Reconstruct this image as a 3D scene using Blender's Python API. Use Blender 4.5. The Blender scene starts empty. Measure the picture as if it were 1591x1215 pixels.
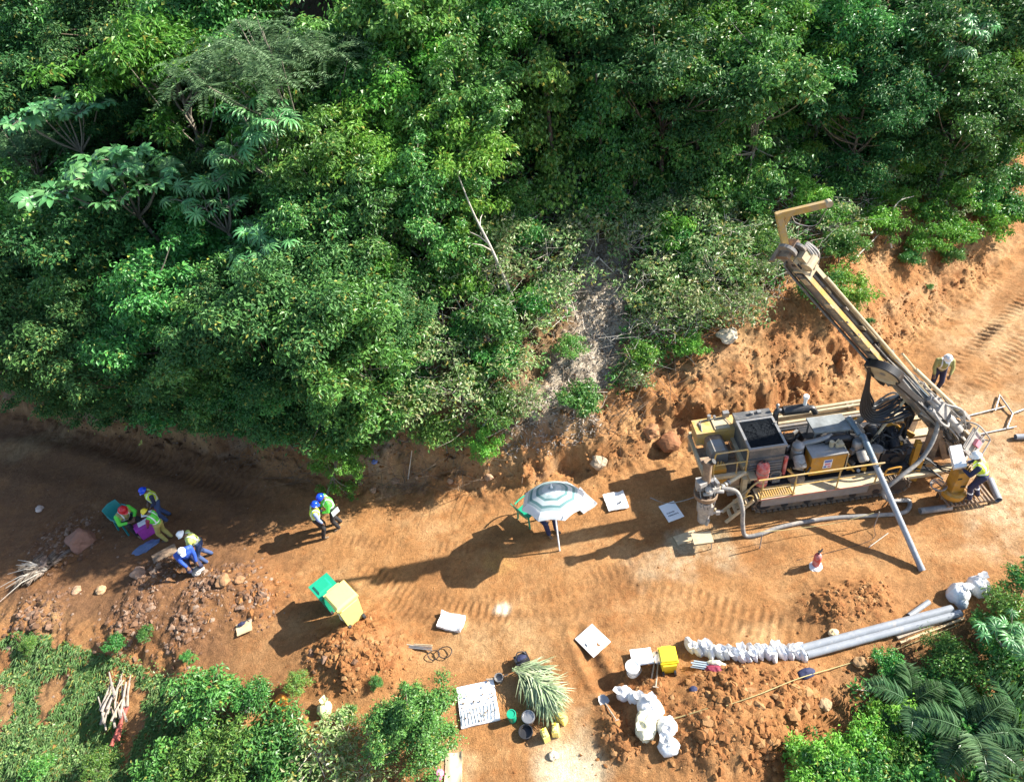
import bpy, bmesh, math, random
import numpy as np
from mathutils import Vector, Matrix, noise as mnoise

SC = bpy.context.scene
COL = SC.collection
R = math.radians
rng = np.random.default_rng(7)
random.seed(11)

# ------------------------------------------------------------------ camera, light, exposure
CAM_H, FPX, PW, PH = 15.2, 1061.0, 1591.0, 1215.0
NADX, NADY = 1000.0, 1800.0
_dx, _dy = NADX - PW / 2, NADY - PH / 2
DEP = math.pi / 2 - math.atan2(math.hypot(_dx, _dy), FPX)
ROLL = math.atan2(_dx, _dy)
CF = np.array([0, math.cos(DEP), -math.sin(DEP)])
_r0 = np.array([1.0, 0, 0]); _u0 = np.cross(_r0, CF)
CR = math.cos(ROLL) * _r0 - math.sin(ROLL) * _u0
CU = math.sin(ROLL) * _r0 + math.cos(ROLL) * _u0
cam = bpy.data.cameras.new('camera'); cam.sensor_width = 36.0
cam.lens = 36.0 * FPX / PW; cam.clip_start = 0.1; cam.clip_end = 1500
cam_o = bpy.data.objects.new('camera', cam); COL.objects.link(cam_o)
cam_o.matrix_world = Matrix(((CR[0], CU[0], -CF[0], 0), (CR[1], CU[1], -CF[1], 0), (CR[2], CU[2], -CF[2], CAM_H), (0, 0, 0, 1)))
SC.camera = cam_o

SUN_EL, SUN_AZ = R(35.0), R(6.0)          # azimuth measured from +X towards +Y
w = bpy.data.worlds.new('World'); SC.world = w; w.use_nodes = True
nt = w.node_tree; nt.nodes.clear()
sky = nt.nodes.new('ShaderNodeTexSky'); sky.sky_type = 'NISHITA'; sky.sun_disc = False
sky.sun_elevation = SUN_EL; sky.sun_rotation = R(90) - SUN_AZ
bg = nt.nodes.new('ShaderNodeBackground'); bg.inputs[1].default_value = 0.10
wo = nt.nodes.new('ShaderNodeOutputWorld')
nt.links.new(sky.outputs[0], bg.inputs[0]); nt.links.new(bg.outputs[0], wo.inputs[0])
sun = bpy.data.lights.new('sun', 'SUN'); sun.energy = 5.0; sun.angle = R(0.53); sun.color = (1.0, 0.95, 0.86)
sun_o = bpy.data.objects.new('sun', sun); COL.objects.link(sun_o)
SD = Vector((math.cos(SUN_EL) * math.cos(SUN_AZ), math.cos(SUN_EL) * math.sin(SUN_AZ), math.sin(SUN_EL)))
sun_o.rotation_euler = SD.to_track_quat('Z', 'Y').to_euler()
sun_o.location = (20, 5, 30)
vs = SC.view_settings; vs.view_transform = 'Standard'; vs.look = 'None'; vs.gamma = 1; vs.use_curve_mapping = False
vs.exposure = 1.55

# ------------------------------------------------------------------ helpers: materials
def mat(name, col, rough=0.6, metal=0.0, var=0.15, vscale=6.0, bump=0.0, bscale=30.0, dust=0.0, dcol=(0.42, 0.29, 0.17), trans=0.0, spec=0.5, coords='Object'):
    m = bpy.data.materials.new(name); m.use_nodes = True
    n = m.node_tree.nodes; l = m.node_tree.links; b = n['Principled BSDF']
    tc = n.new('ShaderNodeTexCoord')
    nz = n.new('ShaderNodeTexNoise'); nz.inputs['Scale'].default_value = vscale; nz.inputs['Detail'].default_value = 6; nz.inputs['Roughness'].default_value = 0.65
    l.new(tc.outputs[coords], nz.inputs['Vector'])
    mr = n.new('ShaderNodeMapRange'); mr.inputs[1].default_value = 0.3; mr.inputs[2].default_value = 0.7
    mr.inputs[3].default_value = 1 - var; mr.inputs[4].default_value = 1 + var
    l.new(nz.outputs[0], mr.inputs[0])
    mx = n.new('ShaderNodeMix'); mx.data_type = 'RGBA'; mx.blend_type = 'MULTIPLY'; mx.inputs[0].default_value = 1
    mx.inputs[6].default_value = (*col, 1); l.new(mr.outputs[0], mx.inputs[7])
    out = mx.outputs[2]
    if dust > 0:
        n2 = n.new('ShaderNodeTexNoise'); n2.inputs['Scale'].default_value = vscale * 0.7; n2.inputs['Detail'].default_value = 8; n2.inputs['Roughness'].default_value = 0.75
        l.new(tc.outputs[coords], n2.inputs['Vector'])
        m2 = n.new('ShaderNodeMapRange'); m2.inputs[1].default_value = 0.62 - 0.35 * dust; m2.inputs[2].default_value = 0.78 - 0.25 * dust
        m2.inputs[3].default_value = 0; m2.inputs[4].default_value = 0.85
        l.new(n2.outputs[0], m2.inputs[0])
        md = n.new('ShaderNodeMix'); md.data_type = 'RGBA'; l.new(m2.outputs[0], md.inputs[0]); l.new(out, md.inputs[6]); md.inputs[7].default_value = (*dcol, 1)
        out = md.outputs[2]
        rr = n.new('ShaderNodeMapRange'); rr.inputs[3].default_value = rough; rr.inputs[4].default_value = 0.9
        l.new(m2.outputs[0], rr.inputs[0]); l.new(rr.outputs[0], b.inputs['Roughness'])
    else:
        b.inputs['Roughness'].default_value = rough
    l.new(out, b.inputs['Base Color'])
    b.inputs['Metallic'].default_value = metal; b.inputs['Specular IOR Level'].default_value = spec
    if bump > 0:
        nb = n.new('ShaderNodeTexNoise'); nb.inputs['Scale'].default_value = bscale; nb.inputs['Detail'].default_value = 5
        l.new(tc.outputs[coords], nb.inputs['Vector'])
        bp = n.new('ShaderNodeBump'); bp.inputs['Strength'].default_value = bump; bp.inputs['Distance'].default_value = 0.03
        l.new(nb.outputs[0], bp.inputs['Height']); l.new(bp.outputs[0], b.inputs['Normal'])
    if trans > 0:
        t = n.new('ShaderNodeBsdfTranslucent'); l.new(out, t.inputs['Color'])
        ms = n.new('ShaderNodeMixShader'); ms.inputs[0].default_value = trans
        l.new(b.outputs[0], ms.inputs[1]); l.new(t.outputs[0], ms.inputs[2]); l.new(ms.outputs[0], n['Material Output'].inputs[0])
    return m

def leaf_mat(name, c1, c2, c3, trans=0.28, rough=0.42, yellow=0.03, spec=0.5):
    """each leaf (mesh island) takes its own green between c1..c3; a few are yellowed"""
    m = bpy.data.materials.new(name); m.use_nodes = True
    n = m.node_tree.nodes; l = m.node_tree.links; b = n['Principled BSDF']
    ge = n.new('ShaderNodeNewGeometry')
    cr = n.new('ShaderNodeValToRGB'); e = cr.color_ramp.elements
    e[0].position = 0; e[0].color = (*c1, 1); e[1].position = 0.93 - yellow; e[1].color = (*c3, 1)
    x = e.new(0.5); x.color = (*c2, 1)
    if yellow > 0:
        x = e.new(1.0 - yellow); x.color = (0.30, 0.27, 0.05, 1)
    l.new(ge.outputs['Random Per Island'], cr.inputs[0])
    oi = n.new('ShaderNodeObjectInfo')
    hs = n.new('ShaderNodeHueSaturation')
    mr = n.new('ShaderNodeMapRange'); mr.inputs[3].default_value = 0.478; mr.inputs[4].default_value = 0.512
    l.new(oi.outputs['Random'], mr.inputs[0]); l.new(mr.outputs[0], hs.inputs['Hue'])
    mv = n.new('ShaderNodeMath'); mv.operation = 'MULTIPLY_ADD'; mv.inputs[1].default_value = 0.5; mv.inputs[2].default_value = 0.85
    wn = n.new('ShaderNodeTexWhiteNoise'); wn.noise_dimensions = '1D'; l.new(oi.outputs['Random'], wn.inputs['W'])
    l.new(wn.outputs['Value'], mv.inputs[0]); l.new(mv.outputs[0], hs.inputs['Value'])
    l.new(cr.outputs[0], hs.inputs['Color'])
    l.new(hs.outputs[0], b.inputs['Base Color']); b.inputs['Roughness'].default_value = rough
    b.inputs['Specular IOR Level'].default_value = spec
    t = n.new('ShaderNodeBsdfTranslucent'); l.new(hs.outputs[0], t.inputs['Color'])
    ms = n.new('ShaderNodeMixShader'); ms.inputs[0].default_value = trans
    l.new(b.outputs[0], ms.inputs[1]); l.new(t.outputs[0], ms.inputs[2]); l.new(ms.outputs[0], n['Material Output'].inputs[0])
    return m

# ------------------------------------------------------------------ helpers: objects
def link(name, me, parent=None):
    o = bpy.data.objects.new(name, me); COL.objects.link(o)
    if parent is not None: o.parent = parent
    return o
def empty(name, loc=(0, 0, 0), rz=0.0, sc=1.0):
    o = bpy.data.objects.new(name, None); COL.objects.link(o); o.location = loc; o.rotation_euler = (0, 0, rz)
    o.scale = (sc, sc, sc); o.empty_display_size = 0.2
    return o
def tag(o, label=None, cat=None, group=None, kind=None):
    if label: o['label'] = label
    if cat: o['category'] = cat
    if group: o['group'] = group
    if kind: o['kind'] = kind
    return o
def dup(root, loc=None, rz=None, label=None, group=None, sc=None):
    r = root.copy(); COL.objects.link(r)
    if loc is not None: r.location = loc
    if rz is not None: r.rotation_euler = (0, 0, rz) if not isinstance(rz, tuple) else rz
    if sc is not None: r.scale = (sc, sc, sc) if not isinstance(sc, tuple) else sc
    if label: r['label'] = label
    if group: r['group'] = group
    for ch in list(root.children):
        c = ch.copy(); COL.objects.link(c); c.parent = r
        for g in list(ch.children):
            d = g.copy(); COL.objects.link(d); d.parent = c
    return r

def npmesh(name, V, F, mats, midx=None, smooth=False):
    """V (n,3), F list of arrays/tuples or an (m,k) array"""
    me = bpy.data.meshes.new(name)
    V = np.asarray(V, np.float32)
    me.vertices.add(len(V)); me.vertices.foreach_set('co', V.ravel())
    if isinstance(F, np.ndarray):
        k = F.shape[1]; nf = len(F); flat = F.ravel().astype(np.int32)
        starts = np.arange(nf, dtype=np.int32) * k
    else:
        nf = len(F); ln = np.array([len(f) for f in F], np.int32)
        flat = np.fromiter((i for f in F for i in f), np.int32)
        starts = np.concatenate([[0], np.cumsum(ln)[:-1]]).astype(np.int32) if nf else np.zeros(0, np.int32)
    me.loops.add(len(flat)); me.loops.foreach_set('vertex_index', flat)
    me.polygons.add(nf); me.polygons.foreach_set('loop_start', starts)
    for m in (mats if isinstance(mats, (list, tuple)) else [mats]): me.materials.append(m)
    if midx is not None: me.polygons.foreach_set('material_index', np.asarray(midx, np.int32))
    me.polygons.foreach_set('use_smooth', np.full(nf, bool(smooth)))
    me.update(calc_edges=True)
    return me

def basis(d):
    d = Vector(d).normalized()
    a = Vector((0, 0, 1)) if abs(d.z) < 0.9 else Vector((1, 0, 0))
    x = d.cross(a).normalized(); y = d.cross(x).normalized()
    return x, y, d

def smooth_path(P, n=8):
    P = [Vector(p) for p in P]
    if len(P) < 3: return P
    Q = [2 * P[0] - P[1]] + P + [2 * P[-1] - P[-2]]
    out = []
    for i in range(1, len(Q) - 2):
        p0, p1, p2, p3 = Q[i - 1], Q[i], Q[i + 1], Q[i + 2]
        for k in range(n):
            t = k / n
            out.append(0.5 * ((2 * p1) + (p2 - p0) * t + (2 * p0 - 5 * p1 + 4 * p2 - p3) * t * t + (3 * p1 - p0 - 3 * p2 + p3) * t ** 3))
    out.append(P[-1])
    return out

class G:
    """collects shapes and links them as ONE mesh"""
    def __init__(s): s.V = []; s.F = []; s.M = []; s.m = 0
    def add(s, V, F):
        b = len(s.V); s.V.extend(tuple(v) for v in V)
        for f in F: s.F.append(tuple(i + b for i in f)); s.M.append(s.m)
        return s
    def mi(s, i): s.m = i; return s
    def box(s, c, d, rz=0.0, M=None, taper=1.0):
        x, y, z = d[0] / 2, d[1] / 2, d[2] / 2
        P = [Vector(p) for p in ((-x, -y, -z), (x, -y, -z), (x, y, -z), (-x, y, -z), (-x * taper, -y * taper, z), (x * taper, -y * taper, z), (x * taper, y * taper, z), (-x * taper, y * taper, z))]
        if M is None: M = Matrix.Rotation(rz, 3, 'Z')
        P = [M @ p + Vector(c) for p in P]
        return s.add(P, [(0, 3, 2, 1), (4, 5, 6, 7), (0, 1, 5, 4), (1, 2, 6, 5), (2, 3, 7, 6), (3, 0, 4, 7)])
    def bb(s, lo, hi):
        return s.box([(a + b) / 2 for a, b in zip(lo, hi)], [b - a for a, b in zip(lo, hi)])
    def beam(s, a, b, w_, h_, up=(0, 0, 1)):
        a = Vector(a); b = Vector(b); d = (b - a).normalized(); u = Vector(up)
        sd = d.cross(u)
        if sd.length < 1e-4: sd = d.cross(Vector((1, 0, 0)))
        sd.normalize(); u = sd.cross(d).normalized()
        M = Matrix((d, sd, u)).transposed()
        return s.box((a + b) / 2, ((b - a).length, w_, h_), M=M)
    def cyl(s, a, b, r, r2=None, n=12, caps=True):
        a = Vector(a); b = Vector(b); r2 = r if r2 is None else r2
        x, y, _ = basis(b - a)
        P = []
        for p, q in ((a, r), (b, r2)):
            for i in range(n):
                t = 2 * math.pi * i / n; P.append(p + x * (q * math.cos(t)) + y * (q * math.sin(t)))
        F = [(i, (i + 1) % n, n + (i + 1) % n, n + i) for i in range(n)]
        if caps: F += [tuple(range(n - 1, -1, -1)), tuple(range(n, 2 * n))]
        return s.add(P, F)
    def tube(s, path, r, n=8, caps=True, r_end=None):
        P = [Vector(p) for p in path]
        V = []; x = None; m = len(P)
        for i, p in enumerate(P):
            d = (P[min(i + 1, m - 1)] - P[max(i - 1, 0)])
            if d.length < 1e-6: d = Vector((0, 0, 1))
            d.normalize()
            if x is None: x, y, _ = basis(d)
            else:
                x = (x - d * x.dot(d)).normalized(); y = d.cross(x)
            rr = r if r_end is None else r + (r_end - r) * i / (m - 1)
            for k in range(n):
                t = 2 * math.pi * k / n; V.append(p + x * (rr * math.cos(t)) + y * (rr * math.sin(t)))
        F = [(i * n + k, i * n + (k + 1) % n, (i + 1) * n + (k + 1) % n, (i + 1) * n + k) for i in range(m - 1) for k in range(n)]
        if caps: F += [tuple(range(n - 1, -1, -1)), tuple((m - 1) * n + k for k in range(n))]
        return s.add(V, F)
    def hose(s, pts, r, n=8, seg=8): return s.tube(smooth_path(pts, seg), r, n)
    def lathe(s, prof, c=(0, 0, 0), axis=(0, 0, 1), n=16):
        x, y, d = basis(axis); c = Vector(c); V = []
        for r, h in prof:
            for k in range(n):
                t = 2 * math.pi * k / n; V.append(c + d * h + x * (r * math.cos(t)) + y * (r * math.sin(t)))
        F = [(i * n + k, i * n + (k + 1) % n, (i + 1) * n + (k + 1) % n, (i + 1) * n + k) for i in range(len(prof) - 1) for k in range(n)]
        F += [tuple(range(n - 1, -1, -1)), tuple((len(prof) - 1) * n + k for k in range(n))]
        return s.add(V, F)
    def ball(s, c, r, sc=(1, 1, 1), n=10, jit=0.0):
        prof = []; V = []; c = Vector(c)
        for i in range(1, n // 2 + 1):
            ph = math.pi * i / (n // 2 + 1)
            for k in range(n):
                t = 2 * math.pi * k / n
                j = 1 + random.uniform(-jit, jit)
                V.append(c + Vector((r * sc[0] * math.sin(ph) * math.cos(t) * j, r * sc[1] * math.sin(ph) * math.sin(t) * j, r * sc[2] * math.cos(ph) * j)))
        m = n // 2
        F = [(i * n + k, (i + 1) * n + k, (i + 1) * n + (k + 1) % n, i * n + (k + 1) % n) for i in range(m - 1) for k in range(n)]
        V.append(c + Vector((0, 0, r * sc[2]))); V.append(c - Vector((0, 0, r * sc[2])))
        F += [(m * n, k, (k + 1) % n) for k in range(n)]
        F += [(m * n + 1, (m - 1) * n + (k + 1) % n, (m - 1) * n + k) for k in range(n)]
        return s.add(V, F)
    def plate(s, Q, t):
        """quad or polygon Q extruded down its normal by t"""
        Q = [Vector(q) for q in Q]; nrm = (Q[1] - Q[0]).cross(Q[2] - Q[0]).normalized(); k = len(Q)
        V = Q + [q - nrm * t for q in Q]
        return s.add(V, [tuple(range(k)), tuple(range(2 * k - 1, k - 1, -1))] + [(i, k + i, k + (i + 1) % k, (i + 1) % k) for i in range(k)])
    def mesh(s, name, mats, smooth=False): return npmesh(name, np.array(s.V), s.F, mats, s.M, smooth)
    def build(s, name, mats, parent=None, smooth=False):
        me = s.mesh(name, mats, smooth)
        if smooth:
            try: me.set_sharp_from_angle(angle=R(40))
            except Exception: pass
        return link(name, me, parent)

# ------------------------------------------------------------------ vectorised noise
def vnoise(x, y, seed=0):
    xi = np.floor(x).astype(np.int64); yi = np.floor(y).astype(np.int64)
    fx = x - xi; fy = y - yi
    u = fx * fx * fx * (fx * (fx * 6 - 15) + 10); v = fy * fy * fy * (fy * (fy * 6 - 15) + 10)
    def hsh(a, b):
        h = (a * 374761393 + b * 668265263 + seed * 1442695041) & 0xFFFFFFFF
        h = ((h ^ (h >> 13)) * 1274126177) & 0xFFFFFFFF
        h = (h ^ (h >> 16)) & 0xFFFFFFFF
        return h / 2147483648.0 - 1.0
    def gr(a, b, dx_, dy_):
        t = hsh(a, b) * math.pi
        return np.cos(t) * dx_ + np.sin(t) * dy_
    a = gr(xi, yi, fx, fy); b = gr(xi + 1, yi, fx - 1, fy); c = gr(xi, yi + 1, fx, fy - 1); d = gr(xi + 1, yi + 1, fx - 1, fy - 1)
    return 1.5 * ((a + (b - a) * u) + ((c + (d - c) * u) - (a + (b - a) * u)) * v)
def fbm(x, y, f, o=4, seed=0, g=0.5):
    s = np.zeros_like(x); a = 1.0
    for i in range(o):
        s += a * vnoise(x * f + 17.3 * i, y * f - 9.1 * i, seed + i); f *= 2.03; a *= g
    return s
def cells(x, y, f, seed=0):
    """cellular noise: distance to the nearest and second nearest seed point, and the nearest cell's own random value"""
    x = x * f; y = y * f; xi = np.floor(x).astype(np.int64); yi = np.floor(y).astype(np.int64)
    d1 = np.full(x.shape, 9.0); d2 = d1.copy(); v = np.zeros_like(x)
    def hs(a, b, k):
        h = (a * 374761393 + b * 668265263 + (seed + k) * 1442695041) & 0xFFFFFFFF; h = ((h ^ (h >> 13)) * 1274126177) & 0xFFFFFFFF
        return ((h ^ (h >> 16)) & 0xFFFFFFFF) / 4294967296.0
    for i in (-1, 0, 1):
        for j in (-1, 0, 1):
            a, b = xi + i, yi + j; d = np.hypot(a + hs(a, b, 1) - x, b + hs(a, b, 2) - y); n = d < d1
            d2 = np.where(n, d1, np.minimum(d2, d)); v = np.where(n, hs(a, b, 3), v); d1 = np.where(n, d, d1)
    return d1, d2, v
def sstep(a, b, x):
    t = np.clip((x - a) / (b - a), 0, 1); return t * t * (3 - 2 * t)
# ------------------------------------------------------------------ terrain
TX = np.array([-60, -40, -19.3, -13, -10, -7.7, -4.5, -0.4, 2.0, 3.6, 5.5, 7.5, 10.5, 14, 19.3, 40, 60.])
TY = np.array([38, 31, 21.1, 18.0, 16.5, 15.3, 14.0, 13.0, 13.1, 13.35, 13.5, 13.8, 15.0, 17.2, 20.2, 33, 44.])
HBX = np.array([-60, -14, -9, -6, -2, 1, 3, 6, 10, 14, 19, 60.]); HB = np.array([.7, .8, 1.2, 1.6, 1.8, 1.7, 1.6, 2.0, 2.8, 2.6, 1.9, 1.9])
WB = np.array([.6, .6, .7, .8, .9, 1.0, 1.5, 2.4, 3.2, 3.4, 2.4, 2.4])
EX = np.array([-60, -20, -14, -10, -7.5, -5, -2.5, -1, 1.2, 3, 4.6, 6, 7.6, 9.4, 11, 14, 20, 60.])
EY = np.array([20, 14.5, 12.2, 10.4, 8.6, 7.4, 5.6, 3.0, 3.0, 5.3, 6.4, 7.0, 7.3, 7.45, 7.3, 6.8, 6.8, 10.])
SLX = np.array([-60, -14, -8, -5, -2, 1, 3, 6, 9, 12, 60.]); SL = np.array([.25, .22, .2, .22, .1, .05, .22, .42, .5, .5, .5])

def flat_pt(px, py, z=0.0):
    d = CF + CR * ((px - PW / 2) / FPX) - CU * ((py - PH / 2) / FPX)
    t = (z - CAM_H) / d[2]
    return np.array([0, 0, CAM_H]) + d * t

# spoil heaps: photo position, radius, height
HEAPS = [(250, 905, .9, .28), (330, 925, .9, .34), (400, 940, .8, .30), (300, 980, .8, .3), (220, 960, .9, .25), (380, 905, .7, .25), (560, 985, .6, .25), (520, 1020, .8, .32), (590, 1030, .7, .34), (545, 1055, .5, .3),
         (1290, 950, .6, .32), (1345, 935, .6, .25), (1010, 1075, .5, .2), (1130, 1080, .9, .35), (1230, 1080, .8, .3), (1090, 1150, .9, .4), (970, 1150, .6, .35), (100, 850, 1.2, .15), (60, 960, .9, .25), (1180, 1150, .8, .3)]
HEAPS = [(*flat_pt(a, b)[:2], r, h) for a, b, r, h in HEAPS]
TRACKS = [([(980, 900), (1080, 925), (1260, 980)], .20, .022, .21), ([(1010, 940), (1120, 965), (1230, 1000)], .2, .016, .21), ([(560, 885), (650, 925), (800, 960)], .22, .020, .19),
          ([(600, 930), (690, 975)], .2, .016, .19), ([(1475, 565), (1530, 520), (1620, 440)], .22, .03, .23), ([(1520, 600), (1620, 510)], .22, .025, .23),
          ([(150, 690), (300, 742), (420, 770)], .25, .03, .24), ([(60, 640), (250, 712), (400, 735)], .22, .03, .25), ([(1060, 800), (1010, 860), (900, 905)], .2, .010, .2), ([(480, 830), (620, 850), (760, 850)], .2, .010, .2), ([(1010, 872), (850, 925), (700, 938), (560, 880)], .2, .008, .2), ([(1030, 900), (860, 955), (690, 965)], .2, .007, .2), ([(1640, 420), (1500, 560), (1400, 660)], .2, .014, .23), ([(1640, 470), (1530, 580), (1440, 680)], .2, .012, .23), ([(940, 965), (930, 1040), (905, 1100)], .16, .008, .2)]
TRACKS = [([flat_pt(*p)[:2] for p in P], w_, a, l_) for P, w_, a, l_ in TRACKS]
RUTS = [([(-60, 655), (120, 680), (330, 750), (470, 800)], .35, .06), ([(-60, 700), (120, 735), (300, 800)], .4, .05), ([(900, 985), (925, 1040), (960, 1100), (985, 1160)], .16, .09), ([(1600, 400), (1500, 540), (1380, 600)], .3, .05), ([(1620, 520), (1560, 600)], .3, .04)]
RUTS = [([flat_pt(*p)[:2] for p in P], w_, a) for P, w_, a in RUTS]

def poly_ds(x, y, P):
    best = np.full(x.shape, 1e9); sb = np.zeros(x.shape); s0 = 0.0
    for a, b in zip(P[:-1], P[1:]):
        d = b - a; L = np.hypot(*d); d = d / L
        t = np.clip((x - a[0]) * d[0] + (y - a[1]) * d[1], 0, L)
        q = np.hypot(x - a[0] - t * d[0], y - a[1] - t * d[1])
        k = q < best; best = np.where(k, q, best); sb = np.where(k, s0 + t, sb); s0 += L
    return best, sb

def terrain(x, y):
    """height, plus the masks the colours need"""
    toe = np.interp(x, TX, TY) + .22 * fbm(x, y * 0, .55, 3, 3)
    hb = np.interp(x, HBX, HB); wb = np.interp(x, HBX, WB)
    d = y - toe
    bankw = sstep(-.3, .2, d)
    calm = 1 - .6 * sstep(3.5, 6.5, x)
    dd = d + bankw * (.26 * fbm(x, y, .6, 3, 21) + .05 * fbm(x, y, 2.2, 2, 31)) * calm
    q = np.clip(dd / wb, 0, 1)
    prof = np.where(q < .5, q * 1.15, .575 + (q - .5) * .85)
    h = hb * prof
    bank = sstep(-.05, .15, dd) * (1 - sstep(.95, 1.25, dd / wb))
    up = np.maximum(dd - wb, 0)
    hill = sstep(0, .6, dd - wb)
    m = .52 - .10 * sstep(2, 9, x) * (1 - sstep(4, 14, up))
    far = np.maximum(up - 34, 0)
    h = h + m * up - .4 * far + hill * (.35 * fbm(x, y, .16, 3, 41) + .09 * fbm(x, y, 1.1, 3, 45))
    # berm of loose soil at the toe
    h = h + .16 * np.exp(-((d - .05) / .35) ** 2) * (0.6 + .8 * fbm(x, y, .9, 2, 52)).clip(0, 2)
    e = np.interp(x, EX, EY) + .25 * fbm(x, y * 0, .5, 2, 61)
    sl = np.interp(x, SLX, SL)
    g = np.maximum(e - y, 0)
    low = sstep(0, .8, e - y)
    h = h - sl * g * (g / (g + .5)) + low * .12 * fbm(x, y, .7, 3, 66)
    spoil = np.zeros_like(x)
    for hx, hy, hr, hh in HEAPS:
        k = np.exp(-((x - hx) ** 2 + (y - hy) ** 2) / (hr * hr)); h = h + hh * k; spoil = np.maximum(spoil, k)
    road = (1 - sstep(-.7, -.1, d)) * (1 - sstep(-.6, .2, e - y)) * (1 - sstep(.2, .5, spoil))
    rough = np.clip(.012 + .028 * bank + .065 * spoil + .022 * hill + .045 * low + .05 * np.exp(-((d) / .6) ** 2), 0, .10)
    cl = fbm(x, y, 3.2, 3, 71, .6)
    h = h + rough * (cl + .55 * np.abs(fbm(x, y, 6.5, 2, 75)) ) + .030 * fbm(x, y, .8, 3, 81) + road * .012 * fbm(x * .35, y, 2.6, 3, 83)
    # vertical erosion gullies on the cut face
    # broken face: lumps, cracks and slumps, in coordinates that follow the face
    face = bank + hill * (1 - sstep(1.5, 5, up))
    sl2 = y + 1.1 * h; lump = fbm(x, sl2, 1.15, 4, 95, .6); crack = np.abs(fbm(x * .8, sl2, 1.9, 3, 92, .55))
    led = fbm(x * .45, sl2 * 1.6, 1.1, 3, 94)
    smo = 1 - .6 * sstep(4, 7, x)
    wx = x + .22 * fbm(x, sl2, 1.6, 2, 191); wy = sl2 + .22 * fbm(x, sl2, 1.6, 2, 193)
    c1, c2, cv = cells(wx, wy, 1.7, 5); k1, k2, kv = cells(wx, wy, 4.6, 8)
    blk = .17 * (cv - .5) * sstep(.02, .18, c2 - c1) + .10 * (kv - .5) * sstep(.02, .2, k2 - k1) - .05 * k1
    h = h + face * smo * (.10 * lump + blk - .05 * (1 - sstep(0, .10, crack)) + .07 * np.clip(led, -.4, .6)) + (.55 * spoil + .4 * low * sstep(-3, 0, x)) * (.11 * (kv - .5) * sstep(.02, .2, k2 - k1) - .04 * k1)
    st = bank * sstep(3.5, 5.5, x) * (1 - sstep(11, 13.5, x)); qq = dd / wb + .18 * fbm(x, y, .9, 3, 99)
    h = h + st * (.42 * sstep(.16, .24, qq) - .42 * qq.clip(0, 1)) + st * sstep(.05, .2, qq) * (1 - sstep(.3, .5, qq)) * .16 * fbm(x, y + h, 2.6, 3, 98)
    trk = np.zeros_like(x)
    for P, w_, a, l_ in TRACKS:
        dd_, s = poly_ds(x, y, P); k = 1 - sstep(w_ * .8, w_ * 1.1, dd_)
        br = np.clip(.7 + .7 * fbm(x, y, .8, 3, 97), 0, 1)
        h = h + 1.15 * k * br * a * (np.sin(2 * np.pi * s / l_) - .4); trk = np.maximum(trk, k * br * (.5 - .5 * np.sin(2 * np.pi * s / l_)))
    rut = np.zeros_like(x)
    for P, w_, a in RUTS:
        dd_, s = poly_ds(x, y, P); k = np.exp(-(dd_ / w_) ** 2); h = h - a * k + a * .5 * np.exp(-((dd_ - w_ * 1.8) / (w_ * .7)) ** 2); rut = np.maximum(rut, k)
    return h, dict(d=d, dd=dd, wb=wb, bank=bank, hill=hill, up=up, low=low, spoil=spoil, road=road, e=e, rut=rut, trk=trk)

def H(x, y):
    return float(terrain(np.array([float(x)]), np.array([float(y)]))[0][0])
_T = np.concatenate([np.arange(8, 45, .12), np.arange(45, 110, .4)])
def at(px, py, up=0.0):
    """the point 'up' metres above the ground that lies on the sight line through this spot of the photograph"""
    d = CF + CR * ((px - PW / 2) / FPX) - CU * ((py - PH / 2) / FPX); d = d / np.linalg.norm(d)
    P = np.array([0, 0, CAM_H])[None] + _T[:, None] * d[None]
    k = P[:, 2] - (ground(P[:, 0], P[:, 1]) if 'ground' in globals() else terrain(P[:, 0], P[:, 1])[0]) - up
    i = int(np.argmax(k <= 0))
    if i == 0: i = len(_T) - 1
    t = _T[i - 1] + (_T[i] - _T[i - 1]) * k[i - 1] / (k[i - 1] - k[i])
    return Vector(np.array([0, 0, CAM_H]) + d * t)
def foot(px, py, up):
    """ground point of something whose point at height 'up' is seen there"""
    p = at(px, py, up); return Vector((p.x, p.y, H(p.x, p.y)))

def axis_steps(lo, hi, f0, f1, st, grow):
    a = list(np.arange(f0, f1, st)); s = st; v = f1
    while v < hi: a.append(v); s = min(s * grow, 3.0); v += s
    a.append(hi); s = st; v = f0 - st; b = []
    while v > lo: b.append(v); s = min(s * grow, 3.0); v -= s
    b.append(lo)
    return np.array(b[::-1] + a)
gx = axis_steps(-95, 95, -17.5, 17.5, .055, 1.06)
gy = axis_steps(-45, 120, 4.6, 20.5, .055, 1.05)
XX, YY = np.meshgrid(gx, gy); sh = XX.shape
x = XX.ravel(); y = YY.ravel()
hz, mk = terrain(x, y)

def C(*c): return np.array(c)
def mixc(a, b, k): return a + (b - a) * k[:, None]
n4 = fbm(x * .45, y, 1.1, 4, 151)
n1 = fbm(x, y, .35, 4, 101); n2 = fbm(x, y, 1.3, 4, 111); n3 = fbm(x, y, 5.0, 3, 121)
col = np.tile(C(.285, .150, .066), (len(x), 1))
col = mixc(col, C(.37, .225, .115), np.clip(.4 + .9 * n2 + .4 * n1, 0, 1) * .7)
col = mixc(col, C(.215, .092, .034), np.clip(.8 * n1 + .7 * n3 + .05, 0, 1) * .75)
col = mixc(col, C(.19, .095, .042), np.clip(1.1 * n4 + .6 * n2 - .1, 0, 1) * .8)
col = mixc(col, C(.42, .28, .16), np.clip(-.9 * n4 + .4 * n1 - .25, 0, 1) * .7)
col = mixc(col, C(.15, .072, .032), mk['trk'] * .45 + mk['rut'] * .25)
red = np.clip(mk['spoil'] * 1.2 + mk['bank'] * .7 + mk['low'] * .5, 0, 1)
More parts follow.
